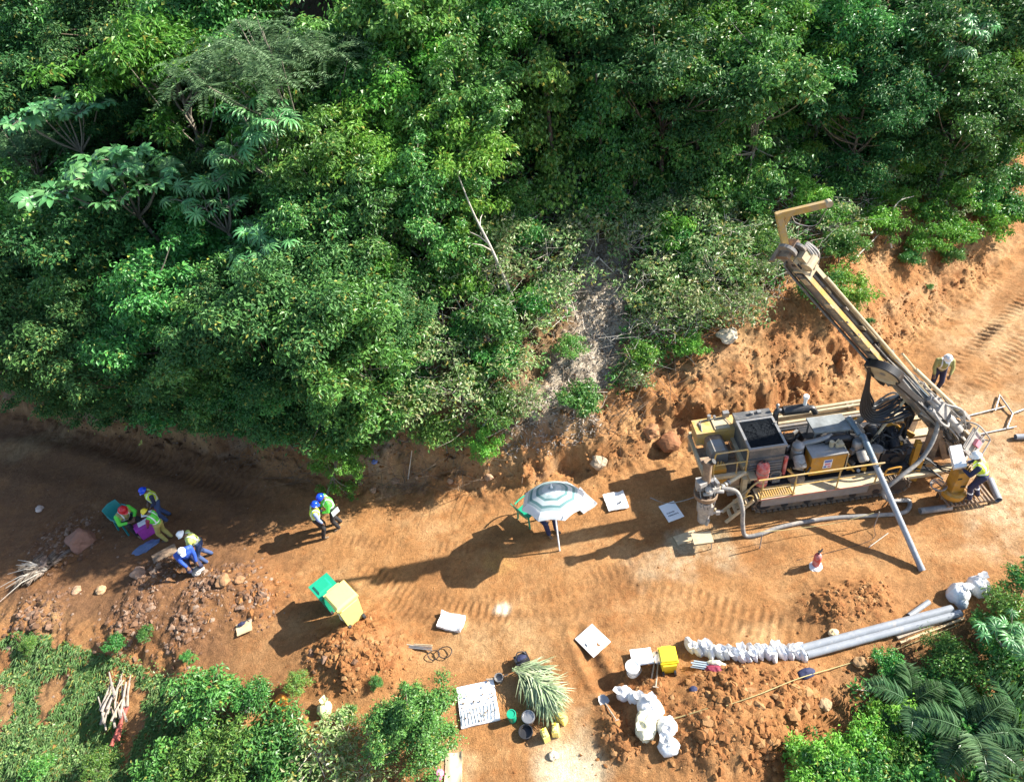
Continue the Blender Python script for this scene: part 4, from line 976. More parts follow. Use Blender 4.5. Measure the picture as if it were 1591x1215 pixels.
# --- flat white sheets on the road
def sheet(px, py, w_, h_, rz, label, name='white_board', cat='board', m=M_board, th=.02, curl=0.0, up=.012, tilt=(0, 0)):
    p = at(px, py); r = put(name, p + Vector((0, 0, up + .01)), rz, label, cat)
    n = 8; V = []
    for s in (0, -th):
        for i in range(n + 1):
            for j in range(n + 1):
                u, v = i / n - .5, j / n - .5
                z = curl * (mnoise.noise(Vector((u * 2.5 + px, v * 2.5, 0))) + 2.2 * max(0, abs(u) - .32) ** 1.2) + tilt[0] * u + tilt[1] * v
                e = 1 + (curl * .5) * mnoise.noise(Vector((u * 5, v * 5, px)))
                V.append((u * w_ * e, v * h_ * e, z + s))
    k = (n + 1) ** 2; F = []
    for i in range(n):
        for j in range(n):
            a = i * (n + 1) + j; F += [(a, a + n + 1, a + n + 2, a + 1), (k + a, k + a + 1, k + a + n + 2, k + a + n + 1)]
    for i in range(n):
        a, b = i * (n + 1), (i + 1) * (n + 1); F += [(a, b, k + b, k + a)][::-1]; a += n; b += n; F += [(a, k + a, k + b, b)]
        a, b = i, i + 1; F += [(a, k + a, k + b, b)]; a += n * (n + 1); b += n * (n + 1); F += [(a, b, k + b, k + a)]
    o = G().add(V, F).build('sheet', m, r, True)
    return r
s_ = sheet(904, 778, .50, .74, R(28), 'plain white folded sack lying half under the umbrella edge', 'white_sack', 'sack', M_sack, .06, .06)
s_ = sheet(957, 781, .58, .60, R(4), 'crumpled white sheet with one dark spot, between sack and small board', 'white_sheet', 'sheet', M_sack, .02, .07, up=.07)
G().cyl((.1, -.1, .03), (.1, -.1, .055), .03, n=10).build('dark_spot', M_text, s_)
s_ = sheet(1043, 795, .46, .58, R(12), 'white board with two lines of dark writing beside the drill cyclone', 'writing_board', 'board', M_board, .02)
for row, (y0, k) in enumerate(((-.03, 7), (-.12, 9))):
    for i in range(k):
        G().bb((-.15 + i * .034, y0 - .02, .002), (-.15 + i * .034 + random.uniform(.010, .024), y0 + .02, .005)).build('written_mark', M_text, s_)
s_ = sheet(921, 995, .56, .62, R(33), 'plain white board with small dark handle slot on the open road', 'white_board', 'board', M_board, .025)
G().bb((-.22, -.03, .003), (-.18, .06, .008)).build('handle_slot', M_text, s_)
s_ = sheet(702, 968, .62, .42, R(-22), 'puffed white sack lying alone on the road', 'white_sack', 'sack', M_sack, .10, .10, up=.10)
s_ = sheet(743, 1094, .86, .92, R(4), 'large white sample mat covered with rows of rock chips', 'sample_mat', 'mat', M_board, .05, .03, up=.05)
for i in range(11):
    xx = -.39 + i * .075; G().bb((xx, -.43, .02), (xx + .012, -.08, .034)).build('mat_ridge', M_c3, s_)
for i in range(46):
    G().ball((random.uniform(-.38, .38), random.uniform(-.42, .42), .035), random.uniform(.010, .026), n=6, jit=.3).build('rock_chip', [M_brown, M_wood, M_steel][i % 3], s_)
s_ = sheet(380, 976, .38, .34, R(16), 'brown cardboard sheet with a dark bundle on it', 'cardboard', 'cardboard', M_card, .02, .03, up=.03)
s_ = sheet(705, 1194, .36, .62, R(-4), 'torn tan sack lying flat at the bottom of the photo', 'tan_sack', 'sack', mat('tan_cloth', (.55, .44, .29), .85), .03, .06, up=.02)
s_ = sheet(997, 1024, .48, .38, R(-3), 'small white sheet lying behind the white bucket', 'white_sheet', 'sheet', M_board, .02, .02, up=.12)
p = at(377, 971); g = G()
q = put('dark_bundle', p + Vector((0, 0, .05)), .3, 'small dark rolled bundle lying on the brown cardboard', 'bundle'); g.add(*crumple(3.3, .10, .05, .05)).build('bundle_body', M_navy, q); G().tube([(.05, 0, .05), (.25, .06, .03)], .012, 6).build('handle', M_dsteel, q)

# --- bins
def wheelie(px, py, rz, m, label, h=.92, w_=.46, d_=.50, cols=None):
    r = put('wheelie_bin', at(px, py), rz, label, 'bin')
    G().box((0, 0, h / 2), (w_ * .80, d_ * .80, h - .06), taper=1.22).build('bin_body', m, r)
    g = G().box((0, .01, h - .01), (w_ * 1.08, d_ * 1.05, .05)).box((0, .0, h + .04), (w_ * 1.02, d_ * .95, .05), taper=.9); lid = g.build('lid', m, r)
    G().bb((-w_ * .3, d_ * .56, h - .03), (w_ * .3, d_ * .62, h + .01)).build('lid_handle', m, lid)
    G().cyl((-w_ * .4, -d_ * .58, h - .04), (w_ * .4, -d_ * .58, h - .04), .02, n=8).build('rear_handle', m, r)
    for sx in (-1, 1): G().cyl((sx * w_ * .30, -d_ * .42, .08), (sx * w_ * .42, -d_ * .42, .08), .09, n=14).build('wheel', M_black, r)
    G().bb((-w_ * .25, d_ * .405, h * .35), (w_ * .25, d_ * .45, h * .40)).build('front_ridge', m, r)
    return r
wheelie(547, 958, R(38), M_ybin2, 'big faded yellow wheelie bin beside the green bin on the road', .95, .56, .60)
wheelie(1037, 1037, R(-4), M_ybin, 'small bright yellow wheelie bin standing beside the white bucket', .55, .36, .36)
gb = put('green_bin', at(519, 940), R(38), 'green plastic bin with ridged lid touching the faded yellow bin', 'bin')
G().box((0, 0, .42), (.38, .40, .84), taper=1.2).build('bin_body', M_green, gb)
lid = G().box((0, 0, .86), (.56, .58, .05)).box((-.02, .02, .90), (.42, .36, .06), taper=.75).build('lid', M_green, gb)
G().bb((-.16, -.30, .86), (.16, -.28, .93)).build('lid_handle', M_green, lid)
for sx in (-1, 1): G().cyl((sx * .14, -.18, .08), (sx * .2, -.18, .08), .08, n=12).build('wheel', M_black, gb)
q = put('white_rag', at(537, 965), .4, 'white rag hanging at the foot of the faded yellow bin', 'rag')
g = G(); V = []
for i in range(6):
    for j in range(4): V.append(((j - 1.5) * .06 * (1 - i * .1) + .02 * math.sin(i * 2 + j), -.02 + .02 * math.cos(j * 2 + i), .42 - i * .085))
g.add(V, [(i * 4 + j, i * 4 + j + 1, i * 4 + j + 5, i * 4 + j + 4) for i in range(5) for j in range(3)]); g.build('cloth', M_sack, q)

# --- red extinguisher on a white tray
fe = put('fire_extinguisher', at(1267, 879), .5, 'red fire extinguisher standing alone on the open road', 'extinguisher')
G().lathe([(0, .06), (.085, .06), (.09, .09), (.09, .40), (.07, .47), (.03, .50), (0, .50)], n=16).build('cylinder', M_red, fe, True)
G().cyl((0, 0, .49), (0, 0, .55), .025).beam((-.02, 0, .56), (.12, 0, .60), .03, .012).beam((-.02, 0, .53), (.11, 0, .54), .03, .012).build('valve', M_dsteel, fe)
g = G(); g.hose([(.02, 0, .53), (.12, .08, .45), (.11, .05, .25), (.10, .02, .15)], .012, 6); g.build('hose', M_black, fe, True)
wt = put('white_tray', at(1267, 880), .5, 'crumpled white plastic bag under the red fire extinguisher', 'bag'); G().add(*crumple(8.2, .17, .14, .05)).build('plastic', M_sack, wt)

# --- pipes, planks
def pipe(p0, p1, r, label, m=M_pvc, group=None, name='plastic_pipe', z=None, cat='pipe'):
    a = at(*p0); b = at(*p1); za = H(a.x, a.y) + r if z is None else z; zb = H(b.x, b.y) + r if z is None else z
    for i in range(1, 8):                                             # lies on the highest ground below it
        q = a.lerp(b, i / 8); lift = H(q.x, q.y) + r * .7 - (za + (zb - za) * i / 8)
        if lift > 0: za += lift; zb += lift
    a.z = za; b.z = zb; c = (a + b) / 2; r_ = put(name, c, 0, label, cat, group)
    d = (b - a).normalized(); n = 18; x_, y_, _ = basis(d); V = []
    for P, rr in ((a, r), (b, r), (b, r * .86), (a, r * .86)):
        for k in range(n): t = 2 * math.pi * k / n; V.append(P - c + x_ * rr * math.cos(t) + y_ * rr * math.sin(t))
    F = [(s * n + k, s * n + (k + 1) % n, ((s + 1) % 4) * n + (k + 1) % n, ((s + 1) % 4) * n + k) for s in range(4) for k in range(n)]
    G().add(V, F).build('tube', m, r_, True)
    return r_
pipe((1242, 1012), (1476, 950), .085, 'long grey plastic pipe lying nearest the road, touching a second pipe')
pipe((1252, 1021), (1490, 956), .085, 'long grey plastic pipe on the downhill side of the pair')
pipe((1411, 959), (1442, 937), .06, 'short grey pipe offcut lying above the two long pipes')
pipe((1536, 748), (1550, 780), .085, 'grey pipe lying behind the drill operator on the platform')
pipe((1576, 682), (1620, 680), .08, 'grey pipe end at the right edge of the photo')
pipe((1428, 797), (1476, 791), .085, 'dirty white canvas-covered pole lying in front of the control stand', M_hose, name='canvas_roll', cat='roll')
def plank(p0, p1, w_, h_, label, m=M_wood, lift=0):
    a = at(*p0); b = at(*p1); a.z += h_ + lift; b.z += h_ + lift; c = (a + b) / 2; r = put('wooden_plank', c, 0, label, 'plank')
    G().beam(a - c, b - c, w_, h_).build('board', m, r)
plank((1392, 991), (1488, 956), .11, .05, 'pale weathered plank lying just below the long grey pipes')
plank((1398, 1000), (1497, 962), .05, .05, 'thin tan batten lying below the weathered plank', M_card)

# --- bags
for i in range(17):
    t = i / 16; px = 1071 + 172 * t; py = 1006 + 6 * math.sin(t * 5) + 17 * t
    bag(px, py + random.uniform(-2, 2), .075 + .012 * random.random(), .18 + .04 * random.random(), .19 + .05 * random.random(), R(12) + random.uniform(-.35, .35), 'white sample bag standing in the long curved row beside the grey pipes', [M_sack, M_sackb][i % 2], group='white sample bags in a row', seed=i * 1.37, neck=i % 3 != 1)
bag(1487, 926, .26, .22, .30, .4, 'white sack with pink print, left of the pair at the pipe ends')
bag(1518, 915, .24, .24, .30, 1.2, 'white sack beside the green bush, right of the pair at the pipe ends')
bag(1493, 938, .15, .13, .16, 1.0, 'small grey plastic bag in front of the sacks at the pipe ends', mat('grey_plastic', (.40, .45, .48), .4, trans=.1), neck=False)
bag(970, 1079, .17, .16, .17, .2, 'crumpled white bag beside the shovel blade, uppermost of the bag heap')
bag(985, 1085, .14, .14, .15, 1.2, 'small crumpled white bag squeezed beside the uppermost bag')
bag(1010, 1104, .25, .30, .26, .5, 'largest white bag with grey folds in the middle of the heap')
bag(1003, 1128, .22, .33, .24, -.3, 'yellowish translucent bag hanging below the largest bag', M_sack2)
bag(1036, 1131, .22, .20, .24, .8, 'white bag right of the yellowish translucent bag')
bag(1039, 1161, .22, .18, .18, .1, 'greyish white bag at the bottom of the heap', mat('thin_white_plastic', (.68, .70, .71), .35, bump=.4, bscale=12, trans=.2))
bag(385, 1097, .2, .16, .12, .1, 'white rag of plastic caught on the bush left of the orange bag', neck=False)
bag(437, 1094, .17, .20, .17, .2, 'orange bag with dark red print among the green bushes', mat('orange_plastic', (.62, .24, .04), .45, trans=.1))
bag(505, 1102, .18, .16, .15, .9, 'pale yellow and white bag right of the orange bag', mat('pale_yellow_plastic', (.68, .66, .36), .45, trans=.1))
bag(682, 1204, .12, .10, .12, .7, 'pink and white rubbish at the bottom of the photo', mat('pink_plastic', (.62, .20, .34), .45), neck=False)
bag(583, 718, .10, .08, .09, .2, 'scrap of blue plastic caught on the shaded cut bank', mat('blue_scrap', (.10, .16, .40), .5), neck=False, name='plastic_scrap', cat='rubbish')
bag(1077, 1071, .09, .07, .06, .2, 'dark navy cloth scrap below the maroon bundle', M_navy, neck=False, name='cloth_scrap', cat='cloth')
bag(1252, 1047, .20, .11, .09, R(10), 'dark blue cloth lying under the yellow rope', M_navy, neck=False, name='blue_cloth', cat='cloth')
bag(1425, 720, .12, .11, .30, .3, 'pointed white plastic bag hanging at the rear deck of the rig', neck=False)

# --- bundle of tubes in maroon cloth
q = put('tube_bundle', at(1095, 1036), R(-20), 'bundle of blue-grey tubes tied in maroon and cream cloth', 'bundle')
for k in range(6): G().cyl((-.30 + .03 * (k % 3), -.07 + .026 * k, .05 + .03 * (k % 2)), (.25, -.07 + .026 * k, .06 + .03 * (k % 2)), .018, n=8).build('tube', mat('tube_blue', (.36, .43, .48), .4) if k == 0 else bpy.data.materials['tube_blue'], q, True)
g = G(); V, F = crumple(2.2, .22, .14, .12); g.add([(v[0] + .22, v[1] - .04, v[2]) for v in V], F); g.build('maroon_cloth', M_maroon, q)
g = G(); V, F = crumple(5.2, .20, .08, .12); g.add([(v[0] + .24, v[1] + .07, v[2] + .03) for v in V], F); g.build('cream_cloth', M_sack2, q)

# --- bucket, tools
def bucket(px, py, r, h, m, label, lid=True, name='bucket', cat='bucket', group=None, handle=True):
    q = put(name, at(px, py), .3, label, cat, group)
    G().lathe([(0, 0), (r * .84, 0), (r, h), (r * 1.05, h), (r * 1.05, h - .03), (r * .98, h - .03)] if False else [(0, 0), (r * .84, 0), (r * .98, h - .04), (r * 1.05, h - .04), (r * 1.05, h), (r * .92, h), (r * .90, h - .05 if lid else h * .3), (0, h - .05 if lid else h * .3)], n=20).build('pail', m, q, True)
    if lid: G().lathe([(0, h - .02), (r * 1.0, h - .02), (r * 1.03, h + .01), (r * .85, h + .012), (r * .82, h - .005), (0, h - .005)], n=20).build('lid', m, q, True)
    if handle: g = G(); g.hose([(r * 1.02, 0, h - .05), (r * .9, -r * .8, h - .10), (0, -r * 1.15, h - .14), (-r * .9, -r * .8, h - .10), (-r * 1.02, 0, h - .05)], .008, 5); g.build('bail', M_steel, q, True)
    return q
bucket(983, 1046, .155, .34, M_white, 'white lidded bucket standing between white sheet and yellow bin')
bucket(818, 1140, .15, .14, M_dsteel, 'dark round cooking pot beside the yellow jerrycans', lid=False, name='cooking_pot', cat='pot', handle=False)
bucket(822, 1118, .14, .16, M_tin, 'grey tin pot behind the dark cooking pot', name='tin_pot', cat='pot', handle=False)
bucket(797, 1118, .10, .30, M_green, 'green plastic container between the sample mat and pots', name='green_container', cat='container', handle=False)
q = bucket(776, 1056, .10, .14, M_steel, 'small grey saucepan with wooden handle above the sample mat', lid=False, name='saucepan', cat='pan', handle=False)
G().tube([(-.08, .02, .1), (-.28, .10, .11)], .018, 6).build('pan_handle', M_wood, q); G().tube([(.08, .0, .1), (.22, -.03, .11)], .014, 6).build('spoon', M_wood, q)
def shovel(p0, p1, label, m=M_tin):
    a = at(*p0); b = at(*p1); r = put('shovel', a, math.atan2((b - a).y, (b - a).x), label, 'shovel'); L = (b - a).length
    g = G(); V = []
    for i, (xx, w_) in enumerate(((-.16, .0), (-.13, .07), (-.05, .11), (.04, .11), (.08, .03))):
        for k in (-1, 0, 1): V.append((xx, k * w_, .05 + .03 * abs(k) - .01 * i))
    g.add(V, [(i * 3 + k, i * 3 + k + 1, i * 3 + k + 4, i * 3 + k + 3) for i in range(4) for k in range(2)]); g.build('blade', m, r, True)
    G().cyl((.05, 0, .05), (L, 0, .03 + H(b.x, b.y) - a.z), .018, n=8).build('shaft', M_wood, r)
    G().cyl((L, -.06, .03 + H(b.x, b.y) - a.z), (L, .06, .03 + H(b.x, b.y) - a.z), .016, n=8).build('grip', M_wood, r)
shovel((939, 1091), (956, 1117), 'shovel with shiny blade lying left of the white bag heap')
shovel((1018, 1024), (1012, 1056), 'shovel with brown blade lying left of the small yellow bin', M_wood)
shovel((1023, 1028), (1019, 1065), 'shovel standing closest to the small yellow bin', M_tin)
q = put('black_bag', at(812, 1030), .3, 'open black tool bag on the ground above the palm leaves', 'bag')
G().box((0, 0, .12), (.30, .22, .22), taper=1.1).build('bag_body', M_black, q)
g = G().hose([(-.12, -.05, .24), (-.06, -.1, .32), (.06, -.1, .32), (.12, -.05, .24)], .014, 6).hose([(-.12, .06, .24), (-.04, .14, .27), (.08, .12, .27), (.13, .06, .24)], .014, 6); g.build('bag_handles', M_dsteel, q, True)
G().add(*[(lambda V, F: ([(v[0], v[1], v[2] + .2) for v in V], F))(*crumple(4.4, .12, .09, .05))][0]).build('cloth', M_navy, q)
def jerry(px, py, rz, label):
    q = put('jerrycan', at(px, py), rz, label, 'jerrycan', 'yellow jerrycans under the palm leaves', .78)
    G().box((0, 0, .16), (.18, .26, .32)).box((0, 0, .33), (.14, .22, .03), taper=.8).build('can_body', M_ybin2, q)
    G().cyl((0, .08, .34), (0, .08, .40), .03, n=10).build('cap', M_ybin, q, True)
    g = G(); g.hose([(0, .02, .34), (0, .0, .41), (0, -.08, .41), (0, -.10, .34)], .016, 6); g.build('handle', M_ybin2, q, True)
jerry(848, 1146, .3, 'yellow jerrycan standing right of the dark cooking pot, nearest the pot')
jerry(864, 1138, -.2, 'yellow jerrycan standing in the middle of the jerrycans')
jerry(874, 1120, .8, 'pale yellow jerrycan half hidden at the right of palm leaves')
jerry(866, 1095, .2, 'yellow jerrycan uppermost beneath the palm leaf pile')

# --- tool bundle with loops of cable
q = put('tool_bundle', at(655, 1008), R(-12), 'bundle of rods with two dark cable loops lying on the ground', 'tools')
for k in range(4): G().cyl((-.35 + .05 * k, .03 * k, .05), (.28, .03 * k - .05, .06 + .02 * k), .016, n=7).build('rod', [M_steel, M_tin, M_wood, M_cream][k], q)
G().tube([(-1.0, .14, .05), (-.6, .10, .07), (-.2, .05, .05)], .022, 6).build('branch', M_wood, q)
for cx_, cy_, rr in ((.34, -.16, .14), (.60, -.08, .17)):
    g = G(); g.tube([(cx_ + rr * math.cos(t * .42), cy_ + rr * .85 * math.sin(t * .42), .04 + .02 * math.sin(t)) for t in range(16)], .012, 6); g.build('cable_loop', M_black, q, True)

# --- firewood
q = put('firewood_pile', at(185, 1090), 0, 'pile of grey sticks and red barked logs on the grass', 'firewood')
for k in range(26):
    a = R(100) + random.uniform(-.45, .45); L = random.uniform(.35, .95); c = Vector((random.uniform(-.22, .30), random.uniform(-.45, .45), .06 + .012 * k)); d = Vector((math.cos(a), math.sin(a), random.uniform(-.08, .08))) * L / 2
    G().tube([c - d, c + Vector((random.uniform(-.03, .03), 0, .02)), c + d], random.uniform(.018, .04), 6, r_end=.014).build('stick', [M_stick, M_wood, M_stick, M_stick][k % 4], q)
for k in range(2): G().tube([(.25 + .08 * k, -.2, .1), (.32 - .12 * k, -1.0 - .1 * k, .05)], .045, 7).build('red_log', M_stick_red, q)

# --- boulders and stones that stand out
def boulder(px, py, r, col_, label, sq=.7, cat='boulder', rx=1.0):
    m = mat('stone', col_, .9, var=.25, vscale=5, bump=.6, bscale=9)
    q = put('boulder', at(px, py) + Vector((0, 0, r * .25)), random.uniform(0, 6), label, cat)
    bm = bmesh.new(); bmesh.ops.create_icosphere(bm, subdivisions=3, radius=r)
    for v in bm.verts:
        d = v.co.normalized(); k = 1 + .38 * mnoise.noise(d * 1.3 + Vector((px, py, 0))) + .12 * mnoise.noise(d * 4 + Vector((px, 0, 0)))
        v.co = Vector((d.x * rx, d.y, d.z * sq)) * r * k
    me = bpy.data.meshes.new('stone'); bm.to_mesh(me); bm.free(); me.materials.append(m)
    link('stone', me, q)
boulder(128, 842, .36, (.24, .12, .08), 'large reddish brown boulder on the shaded slope left of the crew', .9)
boulder(216, 892, .20, (.30, .19, .13), 'brown boulder below the blue tarpaulin')
boulder(158, 918, .14, (.40, .26, .14), 'small pale tan stone below the reddish boulder', cat='stone')
boulder(120, 918, .13, (.32, .20, .12), 'small brown stone beside the dry palm fronds', cat='stone')
boulder(62, 792, .13, (.48, .38, .32), 'pale stone at the left road edge', cat='stone')
boulder(347, 905, .19, (.26, .14, .065), 'tan boulder on the spoil heap below the white-helmet worker')
boulder(372, 902, .13, (.25, .13, .06), 'orange-brown boulder beside the tan one on the spoil heap')
boulder(1130, 524, .30, (.52, .44, .32), 'pale cut boulder on the bank left of the mast', .6)
boulder(1335, 1030, .14, (.30, .18, .08), 'ochre boulder on the slope below the planks')
boulder(1281, 1096, .13, (.36, .24, .13), 'pale ochre boulder lower on the right slope')
boulder(1295, 985, .11, (.66, .48, .26), 'small tan ring-shaped stone above the long pipes', cat='stone')
boulder(860, 1174, .1, (.6, .5, .36), 'small pale stone beside the white sandy patch', cat='stone')
for i, (a_, b_) in enumerate(((560, 752), (580, 762), (615, 748), (648, 742), (700, 748), (760, 742))):
    boulder(a_, b_, .07 + .03 * (i % 3), (.33, .20, .12), ('stone in the shaded cut bank, %s' % ['below the hanging bush', 'at the toe under the blue scrap', 'left of the leaning stick', 'right of the leaning stick', 'under the bright green creeper', 'farthest right before the umbrella'][i]), .8, cat='stone')
boulder(1040, 690, .34, (.24, .10, .04), 'red clod of earth on the bank left of the rig tail', .8, cat='clod')
boulder(1010, 672, .26, (.29, .14, .06), 'orange clod of earth above the red clod', .8, cat='clod')
boulder(930, 720, .24, (.36, .27, .18), 'pale rock at the bank toe above the umbrella', .7)

# --- crew's crate, tarpaulin, papers
q = put('magenta_crate', at(233, 827), R(35), 'magenta plastic crate lid with papers, between the seated worker and green vest', 'crate')
G().box((0, 0, .40), (.56, .36, .04)).build('crate_lid', M_pink, q)
G().box((0, 0, .19), (.50, .32, .36)).build('crate_body', M_pink, q)
q2 = put('paper_sheet', at(222, 812, .43), R(30), 'white log sheet lying on the magenta crate', 'paper'); G().box((0, 0, .005), (.30, .21, .006)).build('page', M_paper, q2)
q = put('blue_tarpaulin', at(228, 850), R(30), 'dull blue folded tarpaulin on the shaded ground', 'tarpaulin'); G().add(*crumple(7.7, .36, .17, .06, .35)).build('sheet', mat('blue_grey_tarp', (.09, .13, .24), .5, bump=.3), q)
q = put('brown_mat', at(257, 862), R(28), 'brown muddy board lying beside the blue tarpaulin', 'board'); G().box((0, 0, .04), (.66, .36, .06)).build('board', M_brown, q)
chair(at(203, 818), R(-35), M_teal, 'teal plastic armchair in which the red-helmet worker sits')

# --- frame of thin tubes on the right road, rope posts
q = put('pipe_stand', at(1555, 650), 0, 'thin rusty tube frame lying on the pale dust at right', 'frame')
c0 = at(1555, 650)
for a_, b_ in (((1497, 650), (1560, 634)), ((1552, 616), (1572, 645)), ((1572, 645), (1563, 668)), ((1520, 677), (1578, 665)), ((1545, 640), (1552, 616)), ((1572, 645), (1600, 634))):
    a = at(*a_) - c0; b = at(*b_) - c0; a.z += .06; b.z += .06; G().cyl(a, b, .022, n=8).build('tube', M_steel, q)
def rope(pts, r, label, m, sag=0.0, name='rope', cat='rope'):
    P = [at(a, b, c) for a, b, c in pts]; q = put(name, P[0], 0, label, cat); G().hose([p - P[0] for p in P], r, 6, 6).build('strand', m, q, True)
rope([(1128, 1096, .05), (1180, 1078, .10), (1240, 1054, .14), (1300, 1036, .08), (1380, 1012, .06), (1440, 990, .06), (1490, 970, .08)], .009, 'yellow rope running along the slope below the grey pipes', M_rope)
rope([(1182, 826, .45), (1230, 822, .30), (1300, 812, .28), (1358, 797, .45)], .009, 'thin yellow rope strung between two iron pins by the rig', M_rope)
for i, (a_, b_) in enumerate(((1180, 852), (1358, 818))):
    q = put('iron_pin', at(a_, b_), 0, ('thin iron pin holding the left end of the rope by the rig', 'thin iron pin holding the right end of the rope by the rig')[i], 'pin'); G().cyl((0, 0, -.1), (0, 0, .6), .014, n=6).build('rod', M_steel, q)
rope([(1238, 870, .01), (1300, 855, .01), (1355, 838, .01), (1358, 818, .1)], .006, 'thin dark string lying on the road right of the rope pins', M_dsteel, name='string', cat='string')
rope([(1000, 1125, .04), (1050, 1115, .06), (1100, 1100, .05)], .012, 'yellow cord tail on the spoil right of the bags', M_rope)
q = put('splitter_stand', at(1090, 848), R(-3), 'small beige table stand under the cyclone of the drill rig', 'stand')
G().box((0, 0, .34), (.50, .34, .03)).build('table_top', M_cream, q)
for sx in (-1, 1):
    for sy in (-1, 1): G().cyl((sx * .22, sy * .13, 0), (sx * .2, sy * .12, .33), .012, n=6).build('leg', M_steel, q)
q = put('floor_board', at(1066, 836), R(10), 'beige board lying on the dust left of the splitter stand', 'board'); G().box((0, 0, .03), (.6, .28, .03)).build('board', M_cream, q)

# --- discharge pipe leaning from the rig to the road, and the sample hose
e0 = rigw((.60, -.52, 1.74)); e1 = at(1432, 888) + Vector((0, 0, .05))
q = put('discharge_pipe', e1, 0, 'long grey pipe leaning from the rig deck down to the road', 'pipe')
d = (e1 - e0).normalized(); G().cyl(e0 - e1, (0, 0, 0), .072, n=16).cyl(d * -.12, (0, 0, 0), .078, n=16).build('tube', M_pvc, q, True)
g = G(); g.cyl(e0 - e1 + d * .02, e0 - e1 + d * .55, .082, n=14).hose([e0 - e1, e0 - e1 - d * .08 + Vector((0, .03, .02)), e0 - e1 + Vector((-.04, .16, .06))], .078, 12); g.build('elbow', M_bgrey, q, True)
hp = [rigw(p) for p in ((2.0, -.05, 2.9), (2.25, -.30, 2.55), (2.35, -.5, 2.1), (2.2, -.75, 1.6), (1.85, -.98, 1.2), (1.3, -1.2, .95), (.95, -1.3, .62), (1.15, -1.38, .30))]
hp += [at(1412, 778, .06), at(1404, 796, .05), at(1350, 801, .05), at(1280, 806, .05), at(1215, 818, .05), at(1180, 830, .05), at(1158, 832, .06)]
hp += [rigw(p) for p in ((-2.72, -1.55, .45), (-2.74, -1.45, .95), (-2.85, -1.22, 1.35), (-3.2, -1.1, 1.42))]
q = put('sample_hose', hp[0], 0, 'thick grey sample hose looping over the road from the mast to the cyclone', 'hose'); G().tube([p - hp[0] for p in smooth_path(hp, 8)], .055, 10).build('hose_body', M_hose, q, True)
rope([(1010, 773, .01), (1040, 782, .01), (1095, 765, .3), (1100, 740, .6)], .014, 'pale cable running from rig tail over the road', M_hose, name='cable', cat='cable')
# ------------------------------------------------------------------ people
M_skin = mat('brown_skin', (.14, .075, .045), .5, var=.08)
M_boot = mat('work_boot', (.045, .03, .022), .7, dust=.4)
M_limev = mat('lime_hivis', (.55, .72, .04), .6, dust=.12, var=.06)
M_lime2 = mat('faded_lime_hivis', (.48, .55, .14), .65, var=.1)
M_grnv = mat('green_hivis', (.10, .62, .06), .6, dust=.12, var=.06)
M_band = mat('reflective_band', (.72, .74, .74), .35)
M_trn = mat('navy_trousers', (.018, .022, .06), .8, var=.2)
M_jean = mat('blue_jeans', (.04, .07, .17), .8, var=.2)
M_blk = mat('black_trousers', (.016, .016, .018), .8)
M_khaki = mat('khaki_trousers', (.34, .30, .09), .8)
M_lblue = mat('pale_blue_shirt', (.20, .26, .44), .8)
M_orv = mat('orange_trim', (.70, .32, .10), .7)
M_oliv = mat('olive_shirt', (.30, .28, .10), .8, var=.2)
M_roy = mat('royal_blue_jacket', (.02, .07, .36), .6, dust=.12, var=.12)
M_hair = mat('black_hair', (.01, .009, .008), .8)
M_hblue = mat('blue_helmet', (.01, .06, .55), .22); M_hred = mat('red_helmet', (.55, .02, .03), .25); M_hyel = mat('yellow_helmet', (.75, .58, .03), .25); M_hwht = mat('white_helmet', (.80, .80, .78), .25)
M_eye = mat('eye', (.02, .015, .01), .2)

def ik(a, c, l1, l2, pole):
    d = c - a; L = min(d.length, l1 + l2 - .005); d = d.normalized(); c = a + d * L
    x_ = (l1 * l1 - l2 * l2 + L * L) / (2 * L); h = math.sqrt(max(l1 * l1 - x_ * x_, 0))
    p = pole - d * pole.dot(d); p.normalize()
    return a + d * x_ + p * h, c

